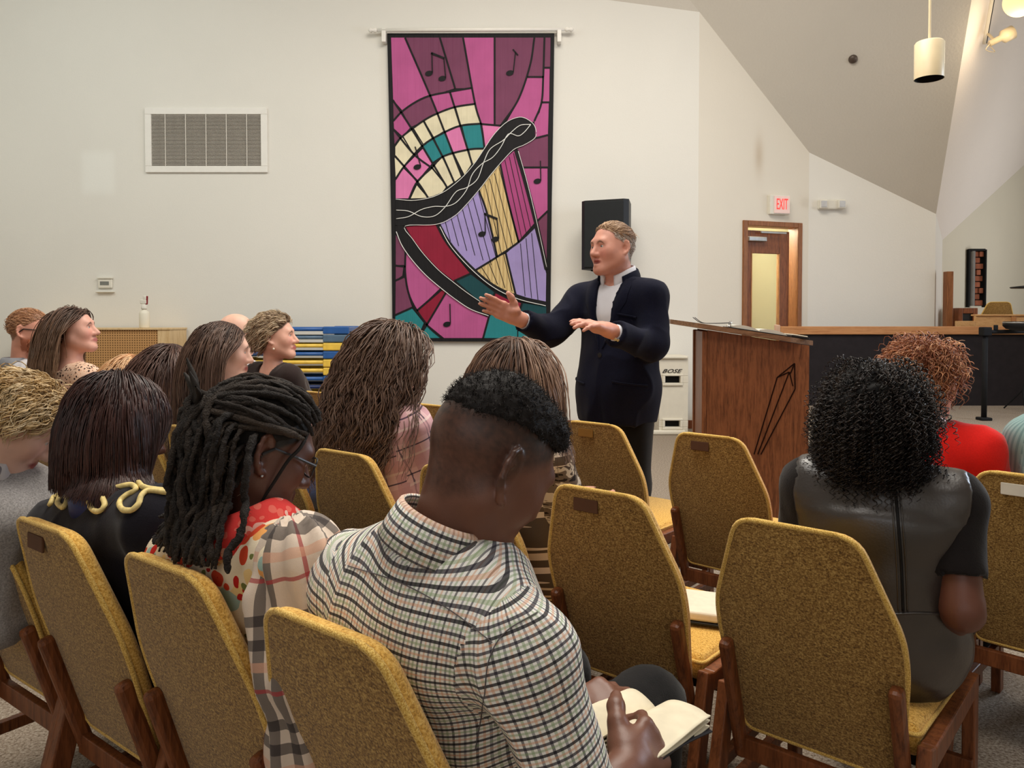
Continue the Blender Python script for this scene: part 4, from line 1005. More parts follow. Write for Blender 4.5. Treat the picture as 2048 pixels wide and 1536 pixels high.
def surface(sdf, h, fine=(), cut=None, disp=None):
    lo, hi = sdf.ext(); lo = lo - 3 * h; hi = hi + 3 * h
    A = [axis(lo[i], hi[i], h, [(b[0][i], b[1][i], hf) for b, hf in [((f[0], f[1]), f[2]) for f in fine]]) for i in range(3)]
    X, Y, Z = A; V = np.full((len(X), len(Y), len(Z)), 0.15, np.float32)
    sdf.value(V, X, Y, Z, 3 * h)
    if cut is not None: V = cut(V, X[:, None, None], Y[None, :, None], Z[None, None, :])
    ins = V < 0
    c = np.zeros(np.array(V.shape) - 1, np.int8)
    offs = [(i, j, k) for i in (0, 1) for j in (0, 1) for k in (0, 1)]
    sl = lambda o: tuple(slice(q, V.shape[n] - 1 + q) for n, q in enumerate(o))
    for o in offs: c += ins[sl(o)]
    mask = (c > 0) & (c < 8); I = np.stack(np.nonzero(mask), 1); n = len(I)
    idx = np.full(mask.shape, -1, np.int32); idx[mask] = np.arange(n)
    acc = np.zeros((n, 3)); cnt = np.zeros(n)
    G = [X.astype(float), Y.astype(float), Z.astype(float)]
    val = {o: V[I[:, 0] + o[0], I[:, 1] + o[1], I[:, 2] + o[2]] for o in offs}
    for o in offs:
        for ax in range(3):
            if o[ax]: continue
            p = list(o); p[ax] = 1; p = tuple(p); v0, v1 = val[o], val[p]; cr = (v0 < 0) != (v1 < 0)
            t = np.where(cr, v0 / np.where(cr, v0 - v1, 1), 0)
            pos = np.stack([G[q][I[:, q] + o[q]] for q in range(3)], 1); nx = G[ax][I[:, ax] + 1]
            pos[:, ax] += t * (nx - pos[:, ax]); acc[cr] += pos[cr]; cnt += cr
    P = acc / cnt[:, None]; quads = []
    for ax in range(3):
        b_, c_ = (ax + 1) % 3, (ax + 2) % 3
        s0 = [slice(None)] * 3; s1 = [slice(None)] * 3; s0[ax] = slice(0, -1); s1[ax] = slice(1, None)
        a0, a1 = ins[tuple(s0)], ins[tuple(s1)]; E = np.stack(np.nonzero(a0 != a1), 1)
        ok = (E[:, b_] > 0) & (E[:, c_] > 0) & (E[:, b_] < idx.shape[b_]) & (E[:, c_] < idx.shape[c_]); E = E[ok]
        def g(db, dc): Q = E.copy(); Q[:, b_] += db; Q[:, c_] += dc; return idx[Q[:, 0], Q[:, 1], Q[:, 2]]
        q = np.stack([g(-1, -1), g(0, -1), g(0, 0), g(-1, 0)], 1); fl = ~a0[tuple(E.T)]
        q[fl] = q[fl][:, ::-1]; quads.append(q)
    Fq = np.vstack(quads); Fq = Fq[(Fq >= 0).all(1)]
    if disp is not None: P = disp(P)
    return P, Fq
def relax(P, F, n=2, w_=0.5):
    E = np.vstack([F[:, [i, (i + 1) % 4]] for i in range(4)])
    for _ in range(n):
        S = np.zeros_like(P); c = np.zeros(len(P))
        for k in range(3): S[:, k] = np.bincount(E[:, 0], P[E[:, 1], k], len(P)) + np.bincount(E[:, 1], P[E[:, 0], k], len(P))
        c = np.bincount(E[:, 0], minlength=len(P)) + np.bincount(E[:, 1], minlength=len(P))
        P = P + (S / np.maximum(c, 1)[:, None] - P) * w_
    return P
def normals(P, F):
    n = np.cross(P[F[:, 2]] - P[F[:, 0]], P[F[:, 3]] - P[F[:, 1]]); N = np.zeros_like(P)
    for i in range(4):
        for k in range(3): N[:, k] += np.bincount(F[:, i], n[:, k], len(P))
    return N / (np.linalg.norm(N, axis=1, keepdims=True) + 1e-12)

# skin and hair take their colour from the figure's own colour attribute
def attr_mat(name, rough, spec, var=0.12, scale=40, bump=0.15, bscale=220, sss=0.0, aniso=False, coat=0.0):
    t = NT(name); a = t.n('ShaderNodeVertexColor', layer_name='Col').outputs[0]; v = t.coord()
    n = t.noise(v, scale, 4)
    k = t.math('MULTIPLY_ADD', n, 2 * var, 1 - var)
    mx = t.n('ShaderNodeVectorMath', operation='SCALE'); t.l(a, mx.inputs[0]); t.l(k, mx.inputs['Scale']); t.color(mx.outputs[0])
    if bump: t.bump(t.noise(v, bscale, 3), bump, 0.0015)
    if sss: t.b.inputs['Subsurface Weight'].default_value = sss; t.b.inputs['Subsurface Radius'].default_value = (0.012, 0.005, 0.003); t.b.inputs['Subsurface Scale'].default_value = 0.4
    if coat: t.b.inputs['Coat Weight'].default_value = coat; t.b.inputs['Coat Roughness'].default_value = 0.3
    return t.done(rough, spec)
M['skin'] = attr_mat('skin', 0.48, 0.4, 0.07, 30, 0.12, 500)
M['skin_dark'] = attr_mat('skin_deep', 0.42, 0.45, 0.07, 30, 0.12, 500)
M['hair'] = attr_mat('hair_strands', 0.42, 0.45, 0.1, 60, 0.0)
M['hair_soft'] = attr_mat('hair_matte', 0.7, 0.25, 0.2, 90, 0.4, 400)
M['locs'] = attr_mat('locs_matted', 0.75, 0.3, 0.35, 160, 0.9, 330)
for n_ in M['locs'].node_tree.nodes:
    if n_.type == 'BUMP': n_.inputs['Distance'].default_value = 0.007
M['eye'] = attr_mat('eye', 0.15, 0.5, 0.0, 10, 0.0)

def headR(yaw, pitch=0.0, roll=0.0):
    y, p, r_ = R(yaw), R(pitch), R(roll)
    Rz = np.array([[math.cos(y), math.sin(y), 0], [-math.sin(y), math.cos(y), 0], [0, 0, 1]])
    Rx = np.array([[1, 0, 0], [0, math.cos(p), math.sin(p)], [0, -math.sin(p), math.cos(p)]])
    Ry = np.array([[math.cos(r_), 0, math.sin(r_)], [0, 1, 0], [-math.sin(r_), 0, math.cos(r_)]])
    return Rz @ Rx @ Ry
def add_head(S, hc, Rm, sc, jaw=1.0, nose=1.0, mouth_open=0.0, ear=1.0):
    W = lambda x, y, z: hc + Rm @ (np.array([x, y, z]) * sc)
    E = lambda c, r_, k, op='+': S.ell(W(*c), np.array(r_) * sc, Rm, k * sc, op)
    C = lambda a, b, ra, rb, k, op='+': S.cap(W(*a), W(*b), ra * sc, rb * sc, k * sc, op=op)
    E((0, -0.014, 0.030), (0.077, 0.099, 0.088), 0.02)
    E((0, 0.020, -0.032), (0.062 * jaw, 0.066, 0.080), 0.04)
    for s in (-1, 1):
        C((s*0.050*jaw, -0.006, -0.050), (s*0.020, 0.060, -0.100), 0.022, 0.020, 0.035)
        E((s*0.038, 0.055, -0.024), (0.027, 0.025, 0.028), 0.03)
    E((0, 0.071, -0.103), (0.021, 0.017, 0.016), 0.025)
    C((-0.032, 0.078, 0.022), (0.032, 0.078, 0.022), 0.012, 0.012, 0.025)
    for s in (-1, 1): E((s*0.031, 0.099, 0.001), (0.019, 0.018, 0.012), 0.016, '-')
    for s in (-1, 1):
        C((s*0.017, 0.0800, 0.0085), (s*0.031, 0.0835, 0.0105), 0.0040, 0.0048, 0.005); C((s*0.031, 0.0835, 0.0105), (s*0.046, 0.0745, 0.0065), 0.0048, 0.0042, 0.005)
        C((s*0.018, 0.0790, -0.0075), (s*0.031, 0.0810, -0.0095), 0.0036, 0.0042, 0.005); C((s*0.031, 0.0810, -0.0095), (s*0.045, 0.0735, -0.0060), 0.0042, 0.0036, 0.005)
    C((0, 0.084, 0.008), (0, 0.100 + 0.008*nose, -0.034), 0.009, 0.0125, 0.012)
    for s in (-1, 1): E((s*0.0125, 0.093, -0.038), (0.0095, 0.012, 0.009), 0.010)
    mo = mouth_open * 0.012
    for s in (-1, 1):
        C((0, 0.091, -0.0605), (s*0.022, 0.080, -0.064), 0.0062, 0.004, 0.010)
        C((0, 0.0895, -0.0735 - mo), (s*0.020, 0.079, -0.067 - mo*0.5), 0.0068, 0.004, 0.010)
    C((-0.021, 0.088, -0.0668 - mo*0.5), (0.021, 0.088, -0.0668 - mo*0.5), 0.0016 + mo*0.55, 0.0016 + mo*0.55, 0.004, '-')
    for s in (-1, 1):
        if ear:
            bE = unitv((s*0.52, -0.85, 0.0)); uE = unitv((0, -0.16, 0.98)); nE = unitv(np.cross(bE, uE) * -s); uE = np.cross(nE, bE) * (1 if np.cross(nE, bE)[2] > 0 else -1)
            o_ = np.array([s*0.0745, -0.004, -0.004]); Q_ = lambda b_, u_, n_=0.0: tuple(o_ + (bE * b_ + uE * u_ + nE * n_) * ear)
            Re = Rm @ np.stack([bE, nE, uE], 1)
            S.ell(W(*Q_(0.013, 0.002, -0.001)), np.array((0.016, 0.0042, 0.027)) * sc * ear, Re, 0.007 * sc)
            rim = [(0.000, 0.012), (0.006, 0.027), (0.016, 0.033), (0.026, 0.026), (0.030, 0.011), (0.028, -0.005), (0.020, -0.018), (0.010, -0.028), (0.002, -0.030)]
            for i_, (p_, q_) in enumerate(zip(rim, rim[1:])): C(Q_(*p_, 0.002), Q_(*q_, 0.002), 0.0040 + 0.0012 * (i_ > 5), 0.0040 + 0.0016 * (i_ > 4), 0.005)
            S.ell(W(*Q_(0.010, -0.002, 0.004)), np.array((0.0095, 0.0075, 0.015)) * sc * ear, Re, 0.003 * sc, '-')
def add_hand(S, wr, d, nrm, side, curl=(0.3, 0.35, 0.4, 0.45), thumb=(0.5, 0.4), spread=0.10, sc=1.0, k=0.006):
    # wr wrist, d along the hand, nrm out of the BACK of the hand, side=+1 thumb on cross(d, nrm) side
    d = unitv(d); nrm = unitv(np.array(nrm) - d * (np.array(nrm) @ d)); t = np.cross(d, nrm) * side
    P = lambda a, b, c: wr + (d * a + t * b + nrm * c) * sc
    S.cap(P(-0.02, 0, 0), P(0.03, 0, 0), 0.024*sc, 0.026*sc, 0.02, side=t, ex=1.15)
    for b in (-0.028, -0.009, 0.010, 0.027): S.cap(P(0.02, b*0.7, 0), P(0.082 - abs(b-0.005)*0.15, b, 0.002), 0.0150*sc, 0.0125*sc, 0.014)
    S.ell(P(0.035, 0.025, -0.012), np.array((0.024, 0.024, 0.018))*sc, None, 0.015)
    L = [(0.044, 0.026, 0.020), (0.049, 0.030, 0.022), (0.046, 0.028, 0.021), (0.035, 0.021, 0.018)]
    for i, b in enumerate((0.028, 0.0095, -0.0095, -0.027)):
        p = P(0.083 - (i == 3)*0.008 - (i == 0)*0.003, b, 0.002); ang = 0.0; dirv = unitv(d + t * spread * (1.2 - i * 0.8))
        for j, l in enumerate(L[i]):
            ang += curl[i] * (0.8, 1.1, 0.7)[j]
            v = dirv * math.cos(ang) - nrm * math.sin(ang); q = p + v * l * sc; r0 = (0.0092, 0.0085, 0.0076)[j] * sc * (0.9 if i == 3 else 1)
            S.cap(p, q, r0, r0 * 0.93, k * (1.6 if j == 0 else 1)); p = q
    p = P(0.022, 0.026, -0.006); v = unitv(d * 0.72 + t * 0.70 - nrm * thumb[1] * 0.6)
    for j, l in enumerate((0.037, 0.029, 0.022)):
        v2 = unitv(v * math.cos(thumb[0] * j * 0.5) + (d * 0.8 - nrm * 0.3 - t * 0.35) * math.sin(thumb[0] * j * 0.5)); q = p + v2 * l * sc
        S.cap(p, q, (0.0150, 0.0125, 0.0115)[j]*sc, (0.0125, 0.0115, 0.0098)[j]*sc, 0.014); p = q

def hairline(L, drop=0.0):           # signed height above the hairline, head-local coordinates
    zh = np.interp(L[:, 1], [-0.13, -0.06, -0.03, -0.005, 0.03, 0.055, 0.075, 0.1], [-0.075, -0.068, -0.035, 0.005, 0.03, 0.045, 0.070, 0.085])
    return L[:, 2] - (zh + drop)
def skeleton(pel, psi, hc, Rm, sc, build=1.0, nb=None, shw=0.165, lean=0.0, sh_drop=0.062):
    f, r_ = unit(psi); u = np.array([0, 0, 1.0])
    if nb is None: nb = hc + Rm @ (np.array([0, -0.045, -0.135]) * sc) + np.array([0, 0, -0.045]) - f * 0.01
    pel = np.array(pel, float); tv = nb - pel
    wa = pel + tv * 0.36 - f * 0.015 + f * lean * 0.3; ch = pel + tv * 0.72 - f * 0.01
    ax = unitv(tv); s = dict(f=f, r=r_, pel=pel, wa=wa, ch=ch, nb=nb, hc=hc, Rm=Rm, sc=sc, b=build, ax=ax)
    for nme, sg in (('L', -1), ('R', 1)):
        sh = nb + r_ * sg * shw - ax * sh_drop - f * 0.005; s['sh' + nme] = sh
        s['el' + nme] = sh - u * 0.265 + f * 0.10 + r_ * sg * 0.05
        s['wr' + nme] = pel + f * 0.30 + u * 0.13 + r_ * sg * 0.09
        s['hip' + nme] = pel + r_ * sg * 0.09; s['kn' + nme] = pel + f * 0.42 + r_ * sg * 0.12 - u * 0.03
        s['an' + nme] = s['kn' + nme] * (1, 1, 0) + f * 0.02 + u * 0.08
    return s
def torso(S, s, e=0.0, k=0.05):
    b = s['b']; r_ = s['r']
    S.cap(s['pel'] - r_ * 0.05, s['pel'] + r_ * 0.05, 0.125*b + e, None, k)
    S.cap(s['pel'], s['wa'], 0.128*b + e, 0.116*b + e, k, side=r_, ex=1.22)
    S.cap(s['wa'], s['ch'], 0.116*b + e, 0.122*b + e, k, side=r_, ex=1.28)
    S.cap(s['ch'], s['nb'] - s['ax'] * 0.085, 0.112*b + e, 0.072*b + e, k, side=r_, ex=1.4)
    S.cap(s['shL'] + r_ * 0.01, s['shR'] - r_ * 0.01, 0.050*b + e, None, k)
    for q in ('shL', 'shR'): S.cap(s['nb'] - s['ax'] * 0.042, s[q] + s['ax'] * 0.006, 0.042 + e, 0.044*b + e, 0.05)
def arms(S, s, e=0.0, upto=2.0, ra=0.050, k=0.025, sides='LR'):
    b = s['b']
    for q in sides:
        if upto <= 0: continue
        sh, el, wr = s['sh' + q], s['el' + q], s['wr' + q]; u1 = min(1, upto)
        S.cap(sh, sh + (el - sh) * u1, ra*b + e, (ra + (0.042 - ra) * u1)*b + e, k)
        if upto > 1: u2 = upto - 1; S.cap(el, el + (wr - el) * u2, 0.041*b + e, (0.041 + (0.029 - 0.041) * u2)*b + e, k)
def legs(S, s, e=0.0, k=0.04, feet=True):
    f = s['f']
    for q in 'LR':
        S.cap(s['hip' + q], s['kn' + q], 0.082*s['b'] + e, 0.060 + e, k); S.cap(s['kn' + q], s['an' + q], 0.058 + e, 0.042 + e, k)
        if feet: S.cap(s['an' + q] - np.array([0, 0, 0.04]), s['an' + q] + f * 0.14 - np.array([0, 0, 0.045]), 0.038, 0.032, 0.03)
def garment_uv(P, F, s, upto):
    parts = [('t', s['pel'], s['nb'], 0.14)]
    for q in 'LR':
        if upto > 0: parts.append(('a', s['sh' + q], s['el' + q], 0.05))
        if upto > 1: parts.append(('b', s['el' + q], s['wr' + q], 0.045))
    C = P[F].mean(1); best = None; D = []
    for kind, a, b, rr in parts:
        ab = b - a; t = np.clip(((C - a) @ ab) / (ab @ ab), 0, 1); dd = np.linalg.norm(C - (a + t[:, None] * ab), axis=1)
        D.append(dd / (1.35 if kind == 't' else 0.78))
    which = np.argmin(D, 0); uv = np.zeros((len(F), 4, 2))
    for i, (kind, a, b, rr) in enumerate(parts):
        m = which == i
        if not m.any(): continue
        ax = unitv(b - a); x = unitv(s['r'] - ax * (s['r'] @ ax)) if kind == 't' else unitv(s['f'] - ax * (s['f'] @ ax)); y = np.cross(ax, x)
        q = P[F[m]] - a; th = np.arctan2(q @ y, q @ x); c0 = np.arctan2((C[m] - a) @ y, (C[m] - a) @ x)
        th = c0[:, None] + (th - c0[:, None] + np.pi) % (2 * np.pi) - np.pi
        if kind == 't':
            # the back and front are laid out flat across, so checks stay square
            back = np.stack([q @ x, q @ ax], -1); uv[m] = back
        else: uv[m] = np.stack([th * rr * 1.05, q @ ax + (0.31 if kind == 'b' else 0)], -1)
    return uv.reshape(-1, 2), which
def folds(P, F, amp=0.006, freq=14, seed=1, stretch=(1, 1, 0.5)):
    N = normals(P, F); n = vnoise(P * np.array(stretch), freq, seed) - 0.5 + 0.5 * (vnoise(P * np.array(stretch), freq * 2.3, seed + 3) - 0.5)
    wp = P + 0.05 * (np.stack([vnoise(P, 7, seed + q) for q in (20, 21, 22)], 1) - 0.5)
    ridge = (1 - np.abs(vnoise(wp * np.array(stretch), freq * 0.8, seed + 9) - 0.5) * 2) ** 4
    return P + N * (amp * (n * 1.2 + 0.9 * ridge - 0.2))[:, None]

# ------------------------------------------------------------------ hair
def grow(roots, dirs, length, S, colliders, w_grav=0.12, grav=(0, 0, -1), curve=None):
    N = len(roots); g = np.array(grav, float); length = np.broadcast_to(length, (N,)); ds = (length / (S - 1))[:, None]
    P = np.zeros((N, S, 3)); P[:, 0] = roots; d = dirs / (np.linalg.norm(dirs, axis=1, keepdims=True) + 1e-9); p = roots.copy()
    for i in range(1, S):
        d = d * (1 - w_grav) + g * w_grav
        if curve is not None: d = d + curve(p, i / S)
        d /= np.linalg.norm(d, axis=1, keepdims=True) + 1e-9
        q = p + d * ds
        for c in colliders:
            if c[0] == 'e':
                _, cc, Rm, rad, lay = c; L = (q - cc) @ Rm / rad; m = np.linalg.norm(L, axis=1); fac = np.where(m < lay, lay / (m + 1e-9), 1.0)
                q = cc + (L * fac[:, None] * rad) @ Rm.T
            else:
                _, a, b, rr, lay = c; ab = b - a; t = np.clip(((q - a) @ ab) / (ab @ ab), 0, 1); cp = a + t[:, None] * ab; v = q - cp
                m = np.linalg.norm(v, axis=1); lim = rr * lay; fac = np.where(m < lim, lim / (m + 1e-9), 1.0); q = cp + v * fac[:, None]
        d = 0.35 * d + 0.65 * (q - p) / (np.linalg.norm(q - p, axis=1, keepdims=True) + 1e-9); p = q; P[:, i] = p
    return P
def clump(P, roots, ng, amt, power=1.2, seed=0):
    g = np.random.default_rng(seed); gi = g.choice(len(roots), min(ng, len(roots)), replace=False)
    D = ((roots[:, None] - roots[gi][None]) ** 2).sum(-1); own = gi[np.argmin(D, 1)]; S = P.shape[1]; t = (np.linspace(0, 1, S) ** power)[None, :, None] * amt
    return P * (1 - t) + P[own] * t, own
def trim(P, keep):                   # keep(P)->(N,S) bool; cut each strand where it first fails, resampled to the same count
    K = keep(P); K[:, :2] = True; N, S, _ = P.shape; end = np.where(K.all(1), S - 1, np.argmin(K, 1)).astype(float)
    u = np.linspace(0, 1, S)[None] * end[:, None]; i = np.minimum(u.astype(int), S - 2); fr = (u - i)[..., None]
    a = np.take_along_axis(P, i[..., None].repeat(3, 2), 1); b = np.take_along_axis(P, (i + 1)[..., None].repeat(3, 2), 1)
    return a + (b - a) * fr
def waves(P, amp, freq, seed=0, helix=False, own=None, ramp=0.5):
    g = np.random.default_rng(seed); N, S, _ = P.shape
    T = np.gradient(P, axis=1); T /= np.linalg.norm(T, axis=2, keepdims=True) + 1e-9
    s = np.cross(T, np.array([0.3, 0.5, 0.81])); s /= np.linalg.norm(s, axis=2, keepdims=True) + 1e-9; n = np.cross(T, s)
    seg = np.linalg.norm(np.diff(P, axis=1), axis=2); L = np.concatenate([np.zeros((N, 1)), np.cumsum(seg, 1)], 1)
    ph = g.random(N) * 6.283; fq = freq * (0.8 + 0.4 * g.random(N))
    if own is not None: ph = ph[own] + 0.5 * g.standard_normal(N); fq = fq[own]
    a = L * fq[:, None] * 6.283 + ph[:, None]; am = (amp * np.minimum(1, np.linspace(0, 1, S) / ramp))[None] * (0.7 + 0.6 * g.random(N))[:, None]
    if helix: return P + s * (np.cos(a) * am)[..., None] + n * (np.sin(a) * am)[..., None]
    return P + s * (np.sin(a) * am)[..., None] + n * (np.sin(a * 0.7 + 1.3) * am * 0.6)[..., None]
def strand_obj(name, P, rad, pal, parent, mat, K=3, seed=0, own=None, tip=None, tipw=1.0, prof=None):
    g = np.random.default_rng(seed); N, S, _ = P.shape
    if prof is None: prof = np.interp(np.linspace(0, 1, S), [0, 0.1, 0.6, 1], [0.8, 1, 0.9, 0.25])
    rr = rad * (0.75 + 0.5 * g.random(N))[:, None] * prof[None]
    V, F, _ = tubes(P, rr, K)
    pal = np.array(pal, float); m = g.random(N)
    if own is not None: mc = g.random(N); m = np.clip(0.65 * mc[own] + 0.35 * m, 0, 0.999)
    x = m * (len(pal) - 1); i = np.minimum(x.astype(int), len(pal) - 2); fr = (x - i)[:, None]; c = pal[i] * (1 - fr) + pal[i + 1] * fr
    c = c * (0.85 + 0.3 * g.random(N))[:, None]; C = np.repeat(c[:, None], S, 1)
    if tip is not None:
        t = (np.linspace(0, 1, S) ** 1.3 * tipw)[None, :, None]; C = C * (1 - t) + np.array(tip) * t
    return obj(name, V, F, mat, parent, smooth=True, col=np.repeat(C.reshape(-1, 3), K, 0), world=True)
def lin(*c): return np.array([srgb(*q)[:3] for q in c])
def scalp_roots(N, hc, Rm, sc, seed, drop=0.0, infl=1.0, part_y=None, mask=None):
    g = np.random.default_rng(seed); out = []
    while sum(len(o) for o in out) < N:
        v = g.standard_normal((N * 3, 3)); v /= np.linalg.norm(v, axis=1, keepdims=True)
        L = v * np.array([0.077, 0.099, 0.088]) * infl + np.array([0, -0.014, 0.030])
        ok = hairline(L, drop) > 0
        if mask is not None: ok &= mask(L)
        out.append(L[ok])
    L = np.vstack(out)[:N]; return L, hc + (L * sc) @ Rm.T
def skull(hc, Rm, sc, lay): return ('e', hc + Rm @ (np.array([0, -0.014, 0.030]) * sc), Rm, np.array([0.077, 0.099, 0.088]) * sc, lay)

# ------------------------------------------------------------------ figures
def skin_cols(P, hc, Rm, sc, skin, hairc, lips=None, brow=True, scalp=True, drop=0.0, fade=None, extra=None):
    L = (P - hc) @ Rm / sc; c = np.tile(np.array(skin), (len(P), 1)); near = np.linalg.norm(L, axis=1) < 0.17
    n = vnoise(P, 60, 3)[:, None]; c = c * (0.94 + 0.12 * n)
    flush = np.exp(-(((np.abs(L[:, 0]) - 0.04) / 0.022) ** 2 + ((L[:, 1] - 0.07) / 0.04) ** 2 + ((L[:, 2] + 0.03) / 0.028) ** 2)) * near
    c = c * (1 - 0.25 * flush[:, None] * np.array([0.0, 0.7, 0.6]))
    if lips is not None:
        w_ = np.clip(1.6 - (np.abs(L[:, 0]) / 0.024) ** 2 - ((L[:, 2] + 0.067) / 0.0095) ** 2, 0, 1) * (L[:, 1] > 0.074) * near; c = c * (1 - w_[:, None]) + np.array(lips) * w_[:, None]
    if brow:
        w_ = np.clip(1.5 - ((np.abs(L[:, 0]) - 0.031) / 0.019) ** 2 - ((L[:, 2] - 0.0225 + 3.5 * (np.abs(L[:, 0]) - 0.028) ** 2 * 10) / 0.0042) ** 2, 0, 1) * (L[:, 1] > 0.055) * near; c = c * (1 - 0.85 * w_[:, None]) + np.array(hairc) * 0.42 * 0.85 * w_[:, None]
    if scalp:
        w_ = np.clip(hairline(L, drop) / 0.008, 0, 1) * near * np.clip((0.0795 - np.abs(L[:, 0])) / 0.002, 0, 1); c = c * (1 - w_[:, None]) + np.array(hairc) * 0.6 * w_[:, None]
    if extra is not None: c = extra(L, c, near)
    return c
def eyes(par, hc, Rm, sc, iris, gaze=(0, 0), lid=0.0):
    for s in (-1, 1):
        n, m = 12, 16; V, F, C = [], [], []; gz = unitv(np.array([gaze[0], 1.0, gaze[1]]))
        ref = unitv(np.cross(gz, (0, 0, 1.0))); up_ = np.cross(ref, gz)
        for i in range(n + 1):
            a = math.pi * i / n
            for j in range(m):
                b = 2 * math.pi * j / m; v = gz * math.cos(a) + (ref * math.cos(b) + up_ * math.sin(b)) * math.sin(a)
                V.append(hc + Rm @ ((np.array([s * 0.031, 0.0725, 0.0005]) + v * 0.0128) * sc)); C.append((0.01, 0.01, 0.01) if a < 0.22 else iris if a < 0.5 else (0.62, 0.58, 0.54))
        for i in range(n):
            for j in range(m): F.append((i*m+j, (i+1)*m+j, (i+1)*m+(j+1) % m, i*m+(j+1) % m))
        obj('eye', np.array(V), np.array(F)[:, ::-1], M['eye'], par, smooth=True, col=np.array(C), world=True)
PEOPLE = []
def person(label, pel, psi, hc, yaw, pitch, roll, sc, skin, hairc, lips=None, build=1.0, nb=None, shw=0.165, dark=False, fine=0.0045, coarse=0.019,
           pose=None, hands=None, jaw=1.0, nose=1.0, mouth=0.0, iris=(0.06, 0.03, 0.015), scalp=True, drop=0.0, extra=None, standing=False, neck=0.052, feet=True, lids=True, ear=1.0, sh_drop=0.062, gaze=(0, 0)):
    Rm = headR(yaw, pitch, roll); hc = np.array(hc, float); fine *= 1.0 if fine < 0.0045 else 1.15
    s = skeleton(pel, psi, hc, Rm, sc, build, nb, shw, sh_drop=sh_drop)
    if pose: s.update({k: np.array(v, float) for k, v in pose.items()})
    S = Sdf(); torso(S, s); arms(S, s, 0, 2.0); legs(S, s, feet=feet)
    S.cap(s['nb'] - s['ax'] * 0.06, hc + Rm @ (np.array([0, -0.030, -0.035]) * sc), neck * 1.12, neck, 0.035)
    fines = [(hc - 0.155 * sc, hc + 0.15 * sc, fine)]
    for q in 'LR':
        h = (hands or {}).get(q)
        if h:
            add_hand(S, s['wr' + q], **h); c = s['wr' + q] + unitv(h['d']) * 0.08; fines.append((c - 0.11, c + 0.11, 0.0050))
        else:
            d = unitv(s['wr' + q] - s['el' + q]); S.cap(s['wr' + q], s['wr' + q] + d * 0.06, 0.03, 0.03, 0.02); S.cap(s['wr' + q] + d * 0.06, s['wr' + q] + d * 0.14, 0.026, 0.014, 0.02)
    add_head(S, hc, Rm, sc, jaw, nose, mouth, ear)
    P, F = surface(S, coarse, fines)
    loc = np.array([s['pel'][0], s['pel'][1], 0.0])
    col = skin_cols(P, hc, Rm, sc, skin, hairc, lips, True, scalp, drop, None, extra)
    o = obj('person', P, F, M['skin_dark'] if dark else M['skin'], loc=loc, smooth=True, col=col, world=True)
    tag(o, label, 'person'); eyes(o, hc, Rm, sc, iris, gaze)
    s['obj'] = o; PEOPLE.append(s); return s
def top(s, mat, name='shirt', e=0.012, sleeve=1.95, h=0.010, fold=0.006, neckr=0.066, low=None, seed=1, freq=14, cut=None, ra=0.052, fines=(), hem=None, solid_col=None, sm=1):
    S = Sdf(); torso(S, s, e); arms(S, s, e, sleeve, ra)
    S.cap(s['nb'] - s['ax'] * 0.005, s['hc'], neckr, neckr * 1.05, 0.012, op='-')
    for q in 'LR':                      # open cuffs
        if sleeve > 1: a, b, u_ = s['el' + q], s['wr' + q], sleeve - 1
        else: a, b, u_ = s['sh' + q], s['el' + q], sleeve
        if 0 < sleeve:
            d = unitv(b - a); c = a + (b - a) * u_; S.cap(c + d * 0.05, c + d * 0.20, 0.085, 0.085, 0.004, op='-')
    if cut: cut(S)
    P, F = surface(S, h, fines)
    if sm: P = relax(P, F, sm)
    if fold: P = folds(P, F, fold, freq, seed)
    uv, which = garment_uv(P, F, s, sleeve)
    return obj(name, P, F, mat, s['obj'], smooth=True, uv=uv, world=True)
def trousers(s, mat, e=0.010, name='trousers', h=0.024):
    S = Sdf(); S.cap(s['pel'] - s['r'] * 0.05, s['pel'] + s['r'] * 0.05, 0.128*s['b'] + e, None, 0.05); legs(S, s, e, feet=False)
    P, F = surface(S, h); return obj(name, folds(P, F, 0.005, 11, 4), F, mat, s['obj'], smooth=True, world=True)
def shoes(s, mat):
    for q in 'LR':
        S = Sdf(); a = s['an' + q]; S.cap(a - np.array([0, 0, 0.038]), a + s['f'] * 0.15 - np.array([0, 0, 0.043]), 0.043, 0.036, 0.02)
        P, F = surface(S, 0.017); P[:, 2] = np.maximum(P[:, 2], 0.002); obj('shoe', P, F, mat, s['obj'], smooth=True, world=True)
